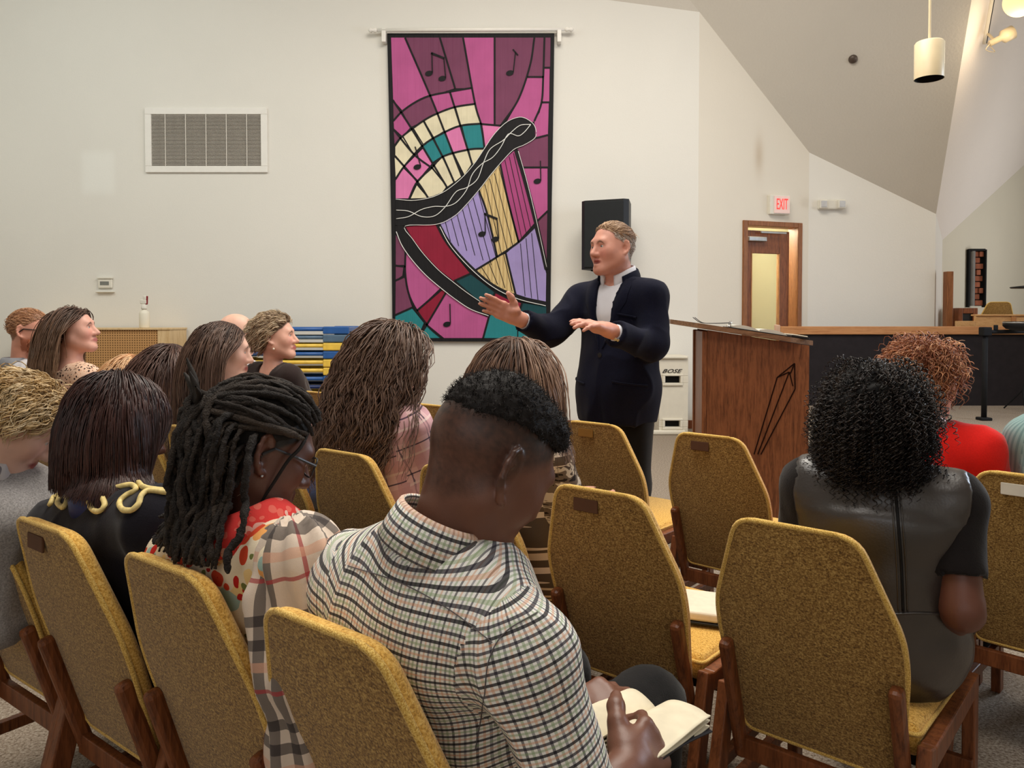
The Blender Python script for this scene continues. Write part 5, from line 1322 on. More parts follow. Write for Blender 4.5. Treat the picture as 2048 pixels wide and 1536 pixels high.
def collar(s, mat, r0=0.066, h=0.04, flare=0.010, gap=0.5, tilt=0.0, name='collar', fold_down=0.03, base=0.0, uvs=None, mixw=0.6):
    # stand-up band with a folded leaf, open at the front
    ax = unitv(unitv(s['hc'] + s['Rm'] @ np.array([0, -0.03, -0.06]) - s['nb']) * mixw + s['ax'] * (1 - mixw)); f = unitv(s['f'] - ax * (s['f'] @ ax)); r_ = np.cross(f, ax)
    n = 40; A = np.linspace(gap, 2 * math.pi - gap, n); V, uv = [], []
    prof = [(0.0, -0.012), (-0.001, h), (0.003, h + 0.005), (0.008, h + 0.001), (flare + 0.006, h * 0.4), (flare + 0.010, -fold_down * 0.4), (flare + 0.005, -fold_down * 0.4 - 0.002), (flare, h * 0.35), (0.006, h * 0.6)]
    for a in A:
        front = max(0.0, math.cos(a)) ** 2
        for dr, dz in prof:
            rr = r0 + dr + front * 0.006; V.append(s['nb'] + ax * (base + dz - front * 0.028) + (f * math.cos(a) * 1.05 + r_ * math.sin(a)) * rr); uv.append((a * r0, dz + dr))
    m = len(prof); F = []
    for i in range(n - 1):
        for j in range(m): k = (j + 1) % m; F.append((i*m+j, (i+1)*m+j, (i+1)*m+k, i*m+k))
    F.append(tuple(range(m))); F.append(tuple((n-1)*m + j for j in range(m))[::-1])
    luv = np.array([uv[i] for fc in F for i in fc])
    return obj(name, V, F, mat, s['obj'], smooth=True, world=True, uv=luv)
def glasses(s, mat, rim_r=0.021, rect=True):
    hc, Rm, sc = s['hc'], s['Rm'], s['sc']; W = lambda x, y, z: hc + Rm @ (np.array([x, y, z]) * sc)
    g = obj('eyeglasses', *merge([tube([W(sx * 0.058, 0.094, 0.006), W(sx * 0.072, 0.05, 0.010), W(sx * 0.081, 0.0, 0.012), W(sx * 0.083, -0.018, -0.004)], 0.0028 * sc, 6) for sx in (-1, 1)] +
            [tube([W(sx * (0.031 + 0.025 * math.copysign(abs(math.cos(t)) ** 0.7, math.cos(t))), 0.100 - 0.006 * abs(math.cos(t)), 0.0 + 0.019 * math.copysign(abs(math.sin(t)) ** 0.7, math.sin(t))) for t in np.linspace(0, 2 * math.pi, 25)], 0.0018 * sc, 6) for sx in (-1, 1)] +
            [tube([W(-0.008, 0.101, 0.004), W(0, 0.103, 0.006), W(0.008, 0.101, 0.004)], 0.0018 * sc, 6)]), mat, s['obj'], world=True)
    return g
# ------------------------------------------------------------------ cloth
def plaid(name, base, U, Vs, rough=0.85, bump=0.35, weave=700):
    t = NT(name); uvn = t.n('ShaderNodeUVMap', uv_map='cloth'); sp = t.n('ShaderNodeSeparateXYZ'); t.l(uvn.outputs[0], sp.inputs[0]); c = base
    for ax, (period, stripes) in ((0, U), (1, Vs)):
        fr = t.math('FRACT', t.math('DIVIDE', t.math('ADD', sp.outputs[ax], 10.0), period))
        for pos, wd, colr, al in stripes:
            m = t.math('MULTIPLY', t.math('LESS_THAN', t.math('ABSOLUTE', t.math('SUBTRACT', fr, pos)), wd / 2), al)
            c = t.mix(m, c, colr)
    t.color(c); v = t.coord(); t.bump(t.noise(v, weave, 2), bump, 0.001); return t.done(rough, 0.15, sheen=0.1)
def blotch(name, cols, scale, dist=0.0, rough=0.8, detail=2, stretch=(1, 1, 1), interp='CONSTANT'):
    t = NT(name); v = t.coord(scale=stretch); n = t.noise(v, scale, detail, 0.5, dist); k = len(cols)
    t.color(t.ramp(n, [(0.28 + 0.46 * i / k, c) for i, c in enumerate(cols)], interp)); t.bump(t.noise(v, 400, 2), 0.3, 0.001); return t.done(rough, 0.2)
def floral(name, base, spots, scale):
    t = NT(name); v = t.coord(); c = base
    for i, (colr, sc_, th) in enumerate(spots):
        mp = t.n('ShaderNodeMapping'); mp.inputs['Location'].default_value = (i * 3.1, i * 1.7, i * 0.9); t.l(v, mp.inputs[0])
        ns = t.n('ShaderNodeTexNoise', i_Scale=18.0); t.l(mp.outputs[0], ns.inputs['Vector'])
        ad = t.n('ShaderNodeVectorMath', operation='MULTIPLY_ADD'); t.l(ns.outputs['Color'], ad.inputs[0]); ad.inputs[1].default_value = (0.03, 0.03, 0.03); t.l(mp.outputs[0], ad.inputs[2])
        d = t.voro(ad.outputs[0], sc_); c = t.mix(t.math('LESS_THAN', d, th), c, colr)
    t.color(c); t.bump(t.noise(v, 350, 2), 0.25, 0.001); return t.done(0.8, 0.2)
K_ = srgb(20, 18, 24)
M['boy_shirt'] = plaid('checked_cotton', srgb(248, 246, 240), (0.027, [(0.10, 0.11, srgb(34, 30, 44), 0.75), (0.36, 0.10, srgb(222, 160, 112), 0.5), (0.60, 0.11, srgb(60, 58, 80), 0.6), (0.84, 0.11, srgb(132, 162, 106), 0.5)]),
                       (0.027, [(0.12, 0.15, srgb(24, 20, 32), 0.90), (0.38, 0.11, srgb(224, 158, 112), 0.5), (0.62, 0.14, srgb(40, 34, 52), 0.85), (0.86, 0.11, srgb(140, 168, 112), 0.5)]))
M['pink_plaid'] = plaid('pink_flannel', srgb(232, 192, 192), (0.085, [(0.25, 0.36, srgb(204, 150, 160), 0.6), (0.62, 0.05, srgb(44, 36, 66), 0.85), (0.72, 0.03, srgb(60, 50, 80), 0.8)]),
                        (0.095, [(0.3, 0.4, srgb(212, 160, 164), 0.6), (0.70, 0.05, srgb(40, 34, 64), 0.85), (0.05, 0.08, srgb(240, 214, 206), 0.7)]))
M['cream_plaid'] = plaid('cream_window_check', srgb(226, 208, 172), (0.07, [(0.5, 0.045, srgb(60, 46, 36), 0.8), (0.6, 0.03, srgb(90, 70, 54), 0.6)]), (0.07, [(0.5, 0.045, srgb(60, 46, 36), 0.8)]))
M['scarf'] = plaid('tartan_scarf', srgb(224, 206, 188), (0.16, [(0.2, 0.10, srgb(52, 46, 48), 0.75), (0.40, 0.10, srgb(52, 46, 48), 0.75), (0.75, 0.05, srgb(176, 66, 70), 0.8)]), (0.17, [(0.2, 0.10, srgb(48, 42, 44), 0.75), (0.42, 0.10, srgb(48, 42, 44), 0.75), (0.62, 0.09, srgb(226, 170, 140), 0.6), (0.84, 0.04, srgb(176, 66, 70), 0.8)]))
M['teal'] = plaid('teal_seersucker', srgb(146, 176, 174), (0.012, [(0.5, 0.45, srgb(92, 128, 130), 0.6)]), (0.2, [(0.5, 0.02, srgb(120, 150, 150), 0.3)]))
M['floral'] = floral('floral_print', srgb(242, 226, 196), [(srgb(238, 168, 96), 14, 0.36), (srgb(248, 216, 150), 17, 0.30), (srgb(168, 196, 186), 11, 0.26), (srgb(214, 74, 44), 19, 0.30), (srgb(196, 40, 34), 26, 0.24), (srgb(120, 128, 70), 22, 0.18)], 14)
M['redcollar'] = floral('red_floral', srgb(226, 66, 62), [(srgb(240, 190, 176), 30, 0.30), (srgb(236, 110, 96), 38, 0.3)], 30)
M['grey_scarf'] = floral('grey_rose_scarf', srgb(196, 190, 190), [(srgb(120, 116, 122), 26, 0.34), (srgb(120, 40, 62), 20, 0.30), (srgb(232, 226, 224), 34, 0.26)], 26)
M['leopard'] = floral('animal_print', srgb(232, 196, 170), [(srgb(60, 36, 32), 62, 0.34), (srgb(214, 160, 130), 70, 0.25)], 60)
M['camo'] = blotch('camo_print', [srgb(38, 30, 26), srgb(110, 96, 84), srgb(206, 194, 176), srgb(84, 72, 62)], 11, 1.4, stretch=(1, 1, 2.4))
M['striped_top'] = blotch('striped_knit', [srgb(228, 214, 200), srgb(96, 84, 74), srgb(236, 222, 210)], 7, 0.4, stretch=(0.2, 0.2, 4))
def knit(name, c, var=0.25, sc=260, sheen=0.15):
    t = NT(name); v = t.coord(); n = t.noise(v, sc, 3, 0.7); d = tuple(x * (1 - var) for x in c[:3]) + (1,); e = tuple(min(1, x * (1 + var)) for x in c[:3]) + (1,)
    t.color(t.ramp(n, [(0.35, d), (0.65, e)])); t.bump(n, 0.4, 0.002); return t.done(0.9, 0.12, sheen=sheen)
M['navy'] = knit('navy_velvet', srgb(17, 19, 36), 0.3, 300, 0.04)
M['navy_dress'] = knit('navy_crepe', srgb(22, 20, 28), 0.2, 320)
M['grey_knit'] = knit('grey_melange', srgb(150, 146, 144), 0.3, 240)
M['dark_cardi'] = knit('dark_brown_knit', srgb(48, 38, 36), 0.15, 300)
M['red'] = knit('red_jersey', srgb(232, 36, 30), 0.05, 200)
M['white_shirt'] = plain('white_cotton', srgb(226, 226, 232), 0.8, 0.15, var=0.03, bump=0.2, bscale=300)
M['pale_shirt'] = plain('pale_grey_cotton', srgb(214, 210, 212), 0.8, 0.15, var=0.05, bump=0.2)
M['black_tr'] = knit('black_wool', srgb(15, 14, 16), 0.2, 300)
M['jeans'] = knit('denim', srgb(46, 56, 84), 0.3, 300)
M['black_tee'] = knit('black_jersey', srgb(26, 22, 22), 0.12, 250)
def leather():
    t = NT('black_leather'); v = t.coord(); n = t.voro(v, 190); w_ = t.noise(v, 7, 2, 0.5)
    t.color(t.ramp(t.noise(v, 6), [(0.3, srgb(34, 30, 28)), (0.7, srgb(54, 47, 44))])); t.bump(t.math('ADD', t.math('MULTIPLY', n, 0.06), t.math('MULTIPLY', w_, 1.0)), 0.35, 0.01); return t.done(0.36, 0.9)
M['leather'] = leather()
M['gold'] = plain('gold_ribbon', srgb(232, 208, 138), 0.55, 0.4, 0.0, var=0.25, scale=70)
M['shoe'] = plain('shoe_black', srgb(18, 15, 14), 0.4, 0.4)

# ------------------------------------------------------------------ hair styles
def torso_cols(s, e=0.02):
    return [('c', s['shL'], s['shR'], 0.062 + e, 1.0), ('c', s['wa'], s['ch'], 0.125 + e, 1.0), ('c', s['ch'], s['nb'] - s['ax'] * 0.05, 0.115 + e, 1.0), ('c', s['nb'] - s['ax'] * 0.05, s['hc'], 0.058, 1.0)]
def straight(s, N, length, pal, rad=0.0016, part=0.0, vol=(1.05, 1.16), wg=0.16, seed=1, wave=(0.0, 8), clumps=120, camt=0.5, tip=None, tipw=1.0, cutz=None, S=24, drop=0.0, back=0.35, lenvar=0.12, K=3, guard=True, gy=0.01, grav=(0, 0, -1), cuty=0.0, world_cut=None, name='hair', flare=0.0, body=True):
    N = int(N * 0.82); rad = rad * 1.1; g = np.random.default_rng(seed); hc, Rm, sc = s['hc'], s['Rm'], s['sc']
    L, roots = scalp_roots(N, hc, Rm, sc, seed, drop)
    sg = np.where(L[:, 0] > part, 1.0, -1.0)
    dl = np.stack([sg * (0.75 + 0.3 * g.random(N)), -back + 0.25 * g.standard_normal(N) * 0.5, 0.10 + 0 * sg], 1)
    rear = np.clip((-L[:, 1] - 0.02) / 0.06, 0, 1)[:, None]; dl = dl * (1 - rear) + rear * np.stack([L[:, 0] * 6, -0.8 + 0 * sg, -0.25 + 0 * sg], 1)
    lay = vol[0] + (vol[1] - vol[0]) * g.random(N)
    cols = [skull(hc, Rm, sc, lay)] + (torso_cols(s) if body else [])
    def curve(p, t):
        if not guard: return 0
        q = (p - hc) @ Rm / sc; m = np.clip((q[:, 1] - gy) / 0.05, 0, 1) * np.clip((0.075 - q[:, 2]) / 0.03, 0, 1)
        loc = np.stack([np.sign(q[:, 0]) * m * 0.25, -m * 0.35, np.zeros(len(m))], 1); return loc @ Rm.T
    ln = length * (1 - lenvar + 2 * lenvar * g.random(N))
    P = grow(roots, dl @ Rm.T, ln, S, cols, wg, grav, curve=curve); own = None
    if clumps: P, own = clump(P, roots, clumps, camt, 1.1, seed)
    if wave[0]: P = waves(P, wave[0], wave[1], seed, own=own)
    if cutz is not None: P = trim(P, lambda Q: (((Q - hc) @ Rm)[..., 2] / sc - cuty * np.maximum(0, ((Q - hc) @ Rm)[..., 1] / sc)) > cutz)
    if world_cut is not None: P = trim(P, world_cut)
    return strand_obj(name, P, rad, pal, s['obj'], M['hair'], K, seed, own, tip, tipw)
def short(s, N, length, pal, rad=0.0014, seed=2, lift=0.5, vol=(1.02, 1.10), sweep=(0, -1, 0.1), wave=(0.0, 18), S=8, drop=0.0, mask=None, clumps=150, camt=0.5, wg=0.05, name='hair', lenfun=None, infl=1.0, mat='hair', hug=0.35):
    N = int(N * 0.82); rad = rad * 1.1; g = np.random.default_rng(seed); hc, Rm, sc = s['hc'], s['Rm'], s['sc']
    L, roots = scalp_roots(N, hc, Rm, sc, seed, drop, infl, mask=mask)
    n = (L - np.array([0, -0.014, 0.03])) / np.array([0.077, 0.099, 0.088]) ** 2; n /= np.linalg.norm(n, axis=1, keepdims=True)
    dl = n * lift + np.array(sweep) + 0.25 * g.standard_normal((N, 3))
    ln = length * (0.75 + 0.5 * g.random(N)); ln = ln if lenfun is None else ln * lenfun(L)
    cen_ = hc + Rm @ (np.array([0, -0.014, 0.03]) * sc); P = grow(roots, dl @ Rm.T, ln, S, [skull(hc, Rm, sc, vol[0] + (vol[1] - vol[0]) * g.random(N))], wg, curve=lambda p, t: (cen_ - p) / np.linalg.norm(p - cen_, axis=1, keepdims=True) * hug); own = None
    if clumps: P, own = clump(P, roots, clumps, camt, 1.0, seed)
    if wave[0]: P = waves(P, wave[0], wave[1], seed, own=own)
    return strand_obj(name, P, rad, pal, s['obj'], M[mat], 3, seed, own)
def curls(s, N, length, pal, amp, freq, rad=0.0013, S=44, seed=3, lift=0.7, vol=(1.1, 1.55), wg=0.10, sweep=(0, -0.3, 0.0), drop=0.0, body=True, clumps=0, camt=0.3):
    N = int(N * 0.85); rad = rad * 1.08; g = np.random.default_rng(seed); hc, Rm, sc = s['hc'], s['Rm'], s['sc']
    L, roots = scalp_roots(N, hc, Rm, sc, seed, drop)
    n = (L - np.array([0, -0.014, 0.03])) / np.array([0.077, 0.099, 0.088]) ** 2; n /= np.linalg.norm(n, axis=1, keepdims=True)
    dl = n * lift + np.array(sweep) + 0.3 * g.standard_normal((N, 3))
    ln = length * (0.7 + 0.6 * g.random(N)); cols = [skull(hc, Rm, sc, 1.02 + 0.04 * g.random(N))] + (torso_cols(s) if body else [])
    P = grow(roots, dl @ Rm.T, ln, S, cols, wg); own = None
    if clumps: P, own = clump(P, roots, clumps, camt, 1.0, seed)
    P = waves(P, amp, freq, seed, helix=True, ramp=0.25); P = P[(P[:, :, 2].max(1) < hc[2] + 0.118 * sc + 0.05) & (np.linalg.norm(np.diff(P, axis=1), axis=2).max(1) < 0.03)]
    return strand_obj('hair', P, rad, pal, s['obj'], M['hair'], 3, seed, own, prof=np.interp(np.linspace(0, 1, S), [0, 0.1, 0.8, 1], [0.9, 1, 1, 0.4]))
def under_cap(s, col, grow_=1.03, drop=0.0, bumps=0.004, h=0.008, name='hair_base', extra=None, freq=70):
    hc, Rm, sc = s['hc'], s['Rm'], s['sc']; S = Sdf(); W = lambda q: hc + Rm @ (np.array(q) * sc)
    S.ell(W((0, -0.014, 0.030)), np.array([0.077, 0.099, 0.088]) * sc * grow_, Rm, 0.02)
    if extra: extra(S, W)
    P, F = surface(S, h * sc)
    L = (P - hc) @ Rm / sc; keep = hairline(L, drop) > 0.0; fk = keep[F].all(1); F = F[fk]
    P = P + normals(P, F) * ((vnoise(P, freq, 5) - 0.5) * bumps)[:, None]
    used = np.unique(F); mp = np.full(len(P), -1); mp[used] = np.arange(len(used)); P = P[used]; F = mp[F].astype(np.int32)
    return obj(name, P, F, M['hair_soft'], s['obj'], smooth=True, col=np.tile(col, (len(P), 1)), world=True)
def bvh_of(o):
    from mathutils.bvhtree import BVHTree
    me = o.data; off = np.zeros(3); q = o
    while q is not None: off += np.array(q.location); q = q.parent
    return BVHTree.FromPolygons([tuple(np.array(v.co) + off) for v in me.vertices], [tuple(p.vertices) for p in me.polygons])
def cast(bvh, px, py, lift=0.0):
    d = unitv(ray(px, py)); hit = bvh.ray_cast(Vector(CAMP), Vector(d), 30)
    if hit[0] is None: return None
    return np.array(hit[0]) + np.array(hit[1]) * lift * (1 if np.array(hit[1]) @ d < 0 else -1)
def behind(key, mar=0.045):
    bc, psi = CH[key]; f, _ = unit(psi)
    return lambda Q: ((Q - bc) @ f > -REC * (Q[..., 2] - 0.40) / 0.49 + mar) | (Q[..., 2] > ZT + 0.01)
def seat_pel(key, fwd=0.19, z=0.555, side=0.0):
    bc, psi = CH[key]; f, r_ = unit(psi); p = bc + f * fwd + r_ * side; p[2] = z; return p, psi

FAIR = lin((214, 160, 138))[0]; FAIR2 = lin((226, 182, 162))[0]; RUDDY = lin((206, 138, 116))[0]; PALE = lin((226, 190, 172))[0]
DEEP = lin((84, 50, 38))[0]; DEEP2 = lin((92, 58, 46))[0]; LIPF = lin((176, 98, 92))[0]; LIPD = lin((88, 46, 42))[0]

# ================================================================== the speaker
def speaker():
    psi = R(-140); f, r_ = unit(psi); u = np.array([0, 0, 1.0]); Z = 3.92
    pel = at(1236, 780, Z); pel[2] = 0.98; hc = at(1223, 497, Z - 0.04)
    nb = at(1238, 560, Z + 0.01)
    pose = dict(shR=at(1168, 600, Z + 0.13), shL=at(1300, 600, Z - 0.14), elR=at(1100, 664, Z + 0.0), elL=at(1306, 692, Z - 0.22), wrR=at(1034, 636, Z - 0.16), wrL=at(1216, 660, Z - 0.40))
    for q, sg in (('L', -1), ('R', 1)):
        hp = pel + r_ * sg * 0.095; pose['hip' + q] = hp; pose['kn' + q] = hp * (1, 1, 0) + r_ * sg * 0.02 + f * 0.02 + u * 0.50; pose['an' + q] = hp * (1, 1, 0) + r_ * sg * 0.04 + u * 0.085
    dR = at(962, 600, Z - 0.24) - pose['wrR']; dL = at(1150, 636, Z - 0.52) - pose['wrL']
    def tint(L, c, near):
        g_ = lin((196, 176, 160))[0]; w_ = np.clip(hairline(L, 0.008) / 0.01, 0, 1) * near * np.clip((0.045 - L[:, 1]) / 0.03, 0, 1) * np.clip((0.0795 - np.abs(L[:, 0])) / 0.002, 0, 1); return c * (1 - w_[:, None]) + (g_ * 0.5) * w_[:, None]
    s = person('man in dark navy blazer gesturing with both hands beside the lectern', pel, psi, hc, -122, -2, 2, 1.10, lin((214, 154, 134))[0], lin((150, 112, 82))[0], LIPF, 1.16, nb, 0.19,
               pose=pose, fine=0.0050, coarse=0.022, jaw=1.16, mouth=0.8, neck=0.066, scalp=False, extra=tint, iris=(0.08, 0.09, 0.1),
               hands=dict(R=dict(d=dR, nrm=(0.15, 0.95, 0.25), side=-1, curl=(0.08, 0.10, 0.13, 0.18), thumb=(0.5, -0.1), spread=0.03, sc=1.22), L=dict(d=dL, nrm=(-0.1, -0.35, 0.93), side=1, curl=(0.18, 0.22, 0.26, 0.32), thumb=(0.4, 0.2), spread=0.03, sc=1.2)))
    shirt = top(s, M['white_shirt'], 'dress_shirt', 0.006, 1.97, 0.012, 0.002, 0.070)
    cuff = None
    collar(s, M['white_shirt'], 0.078, 0.050, 0.008, 0.32, base=0.012)
    tr = trousers(s, M['black_tr'], 0.016); shoes(s, M['shoe'])
    # blazer
    S = Sdf(); torso(S, s, 0.022); arms(S, s, 0.024, 1.90, 0.050, 0.03)
    S.cap(pel + u * 0.10, pel - u * 0.13, 0.150, 0.175, 0.06, side=r_, ex=1.25)
    S.cap(s['nb'] - s['ax'] * 0.01 - f * 0.005, s['hc'], 0.078, 0.080, 0.01, op='-')
    fr_top = s['nb'] + f * 0.085 - u * 0.005; btn = pel + u * 0.185 + f * 0.205
    S.cap(fr_top, btn, 0.066, 0.010, 0.008, op='-', side=f, ex=1.3)
    S.cap(btn - u * 0.05 + f * 0.01, pel - u * 0.36 + f * 0.22, 0.006, 0.10, 0.01, op='-')
    for q in 'LR':
        d = unitv(s['wr' + q] - s['el' + q]); c = s['el' + q] + (s['wr' + q] - s['el' + q]) * 0.90; S.cap(c + d * 0.055, c + d * 0.2, 0.09, 0.09, 0.004, op='-')
    def cut(V, X, Y, Zg): return np.maximum(V, (0.80 - Zg).astype(np.float32) + 0 * V)
    P, F = surface(S, 0.008, cut=cut); P = relax(P, F, 1); P = folds(P, F, 0.016, 8, 6)
    jk = obj('blazer', P, F, M['navy'], s['obj'], smooth=True, world=True)
    collar(s, M['navy'], 0.092, 0.044, 0.010, 0.75, base=0.0, name='jacket_collar', fold_down=0.07)
    bv = bvh_of(jk)
    def on_front(a, z, lift):        # point on the blazer front: a across (his right +), z up
        o_ = np.array([pel[0], pel[1], z]) + r_ * a + f * 0.6; h_ = bv.ray_cast(Vector(o_), Vector(-f), 2.0)
        return (np.array(h_[0]) if h_[0] is not None else o_ - f * 0.45) + f * lift
    zt, zb_ = nb[2] - 0.0, btn[2] + 0.01
    for sg in (-1, 1):
        V, Fq = [], []; n = 9
        for i in range(n + 1):
            t = i / n; z = zt + (zb_ - zt) * t; a0 = sg * (0.062 * (1 - t) + 0.008); wd = 0.062 * min(1, (1 - t) * 2.4 + 0.05) * (0.8 + 0.3 * (t < 0.35))
            for j in range(4):
                p = on_front(a0 + sg * wd * j / 3, z, 0.010 if 0 < j < 3 else 0.004); V.append(p)
        for i in range(n):
            for j in range(3): q = (i*4+j, i*4+j+1, (i+1)*4+j+1, (i+1)*4+j); Fq.append(q if sg > 0 else q[::-1])
        m = len(V); V2 = V + [v - f * 0.006 for v in V]; Fq += [tuple(m + i for i in q[::-1]) for q in list(Fq)]
        obj('lapel', V2, Fq, M['navy'], jk, smooth=True, world=True)
    b = on_front(-0.005, btn[2] - 0.02, 0.004); V, Fq = lathe([(0.0001, 0.0), (0.012, 0.001), (0.012, 0.005), (0.0001, 0.006)], 16)
    obj('button', frame_to(V, b, f), Fq, M['black'], jk, world=True)
    for z, a, w_ in ((pel[2] + 0.03, -0.15, 0.07), (pel[2] + 0.03, 0.15, 0.07), (pel[2] + 0.36, -0.12, 0.05)):
        P3 = [on_front(a + w_ * t, z + 0.01 * t, 0.004) for t in np.linspace(-1, 1, 7)]; obj('pocket_welt', *tube(P3, 0.005, 5), M['navy'], jk, world=True)
    for k in range(2):
        d = unitv(s['wrL'] - s['elL']); c = s['wrL'] - d * (0.04 + 0.018 * k) + np.array([0.0, -0.045, -0.03]); V, Fq = lathe([(0.0001, 0), (0.007, 0.001), (0.007, 0.005), (0.0001, 0.006)], 12)
        obj('cuff_button', frame_to(V, c, (0, -0.8, -0.5)), Fq, M['steel'], jk, world=True)
    # hair: thin, combed back, grey sides
    pal = lin((158, 122, 90), (190, 156, 124), (140, 108, 80)); palg = lin((212, 202, 192), (186, 172, 158), (230, 222, 216))
    under_cap(s, lin((164, 134, 106))[0], 1.03, 0.020, 0.002)
    short(s, 1800, 0.075, pal, 0.0012, 5, 0.10, (1.06, 1.12), (0.35, -1, 0.1), S=9, drop=0.028, clumps=60, camt=0.3, wg=0.03, mask=lambda L: L[:, 2] > 0.055)
    short(s, 1300, 0.030, palg, 0.0013, 6, 0.10, (1.03, 1.06), (0, -0.8, -0.6), drop=0.008, clumps=90, camt=0.3, mask=lambda L: (L[:, 2] < 0.07) & (L[:, 1] < 0.04), name='side_hair')
speaker()

# ================================================================== the boy in the checked shirt
def boy():
    pel, psi = seat_pel('D', 0.17, 0.545); f, r_ = unit(psi); u = np.array([0, 0, 1.0])
    hc = at(980, 930, 1.20); nb = at(868, 1078, 1.17)
    pose = dict(shL=at(712, 1180, 1.29), shR=at(1050, 1316, 1.07), elR=at(1168, 1640, 1.06), wrR=at(1252, 1545, 1.14), elL=at(900, 1500, 1.45), wrL=at(1135, 1428, 1.36))
    hR = at(1338, 1452, 1.25) - pose['wrR']; hL = at(1232, 1384, 1.39) - pose['wrL']
    def fade(L, c, near):
        hl = hairline(L, -0.012); band = np.clip(hl / 0.02, 0, 1) * near; up_ = np.clip((L[:, 2] - 0.0) / 0.06, 0, 1)
        n = vnoise(L, 190, 8) * 0.6 + vnoise(L, 420, 2) * 0.4; dens = band * np.clip(0.42 + 0.42 * up_ + 0.55 * (n - 0.5), 0, 0.93)
        c = c * (1 - dens[:, None]) + lin((22, 17, 16))[0] * dens[:, None]
        lid = np.clip(1.4 - ((np.abs(L[:, 0]) - 0.031) / 0.016) ** 2 - ((L[:, 2] + 0.004) / 0.003) ** 2, 0, 1) * (L[:, 1] > 0.06) * near
        return c * (1 - 0.8 * lid[:, None])
    s = person('boy with high-top fade haircut bowed over a book in checked shirt', pel, psi, hc, 58, 31, 4, 1.05, lin((116, 76, 60))[0], lin((20, 16, 15))[0], LIPD, 0.95, nb, 0.165, True,
               fine=0.0042, coarse=0.02, pose=pose, scalp=False, extra=fade, neck=0.056, nose=0.6, ear=1.2, jaw=1.0,
               hands=dict(R=dict(d=hR, nrm=(0.50, -0.72, 0.48), side=-1, curl=(0.85, 0.85, 0.85, 0.8), thumb=(0.5, 0.5), spread=0.03, sc=1.08), L=dict(d=hL, nrm=(-0.1, -0.35, 0.93), side=1, curl=(0.7, 0.75, 0.78, 0.8), thumb=(0.3, 0.3), spread=0.03, sc=1.05)))
    # shirt, shoulder seam and pleated back
    def disp_f(sh): pass
    sh = top(s, M['boy_shirt'], 'checked_shirt', 0.020, 1.62, 0.0075, 0.013, 0.064, freq=8, seed=4, ra=0.056)
    collar(s, M['boy_shirt'], 0.0645, 0.046, 0.008, 0.5, base=-0.008, fold_down=0.03, mixw=0.95)
    bv = bvh_of(sh)
    def seam(pts, nm):
        P = [cast(bv, *p, 0.0012) for p in smooth_path([(x, y, 0) for x, y in pts], 26)[:, :2]]; P = [p for p in P if p is not None]
        if len(P) > 3: obj(nm, *tube(P, 0.0009, 4), plain('seam_thread', srgb(96, 90, 92), 0.9), sh, world=True)
    seam([(690, 1130), (800, 1165), (900, 1220), (985, 1285)], 'yoke_seam'); seam([(1075, 1225), (1010, 1265), (978, 1320), (968, 1400), (950, 1500)], 'armhole_seam')
    trousers(s, M['black_tr']); shoes(s, M['shoe'])
    # thick flat top
    hc, Rm, sc = s['hc'], s['Rm'], s['sc']; W = lambda q: hc + Rm @ (np.array(q) * sc)
    S = Sdf(); S.ell(W((0, -0.012, 0.052)), np.array([0.0745, 0.100, 0.086]) * sc, Rm, 0.02); S.ell(W((0, 0.046, 0.084)), np.array([0.054, 0.050, 0.034]) * sc, Rm, 0.02)
    def cut(V, X, Y, Zg):
        x, y, z = X - hc[0], Y - hc[1], Zg - hc[2]; lz = (x * Rm[0, 2] + y * Rm[1, 2] + z * Rm[2, 2]) / sc; ly = (x * Rm[0, 1] + y * Rm[1, 1] + z * Rm[2, 1]) / sc
        lim = 0.064 - 0.35 * np.clip(-ly - 0.04, 0, 0.05) + 0.05 * np.clip(ly - 0.02, 0, 0.1)
        d = (lim - lz) * sc * 0.8; h = np.maximum(0.012 - np.abs(V - d), 0) / 0.012; return (np.maximum(V, d) + h * h * 0.003).astype(np.float32)
    P, F = surface(S, 0.0045, cut=cut); N = normals(P, F); P = P + N * ((vnoise(P, 190, 3) - 0.5) * 0.006 + (vnoise(P, 70, 5) - 0.5) * 0.004)[:, None]
    hp = obj('hair', P, F, M['hair_soft'], s['obj'], smooth=True, col=np.tile(lin((27, 23, 22))[0], (len(P), 1)), world=True)
    g = np.random.default_rng(3); i = g.choice(len(P), 3600); d = N[i] + 0.7 * g.standard_normal((3600, 3)); Q = grow(P[i] - N[i] * 0.002, d, 0.008 + 0.006 * g.random(3600), 5, [], 0.0)
    Q = waves(Q, 0.0018, 130, 4, helix=True, ramp=0.2); strand_obj('hair_fuzz', Q, 0.0006, lin((24, 20, 19), (46, 40, 37), (16, 13, 13)), hp, M['hair_soft'], 3, 5)
    # ear stud-free; the book he reads
    c = (s['wrR'] + hR * 0.75 + s['wrL'] + hL * 0.9) / 2 + np.array([-0.01, -0.01, -0.034])
    bk = empty('paperback', c, 0, 'worn soft-cover book with curling pages held open in the boy\'s hands', 'book'); br = unitv(at(1330, 1470, 1.24) - at(1180, 1440, 1.36)); bf = unitv(np.cross(u, br)); bu = np.cross(br, bf)
    pg = plain('aged_pages', srgb(232, 222, 196), 0.85, 0.1, var=0.10, scale=22)
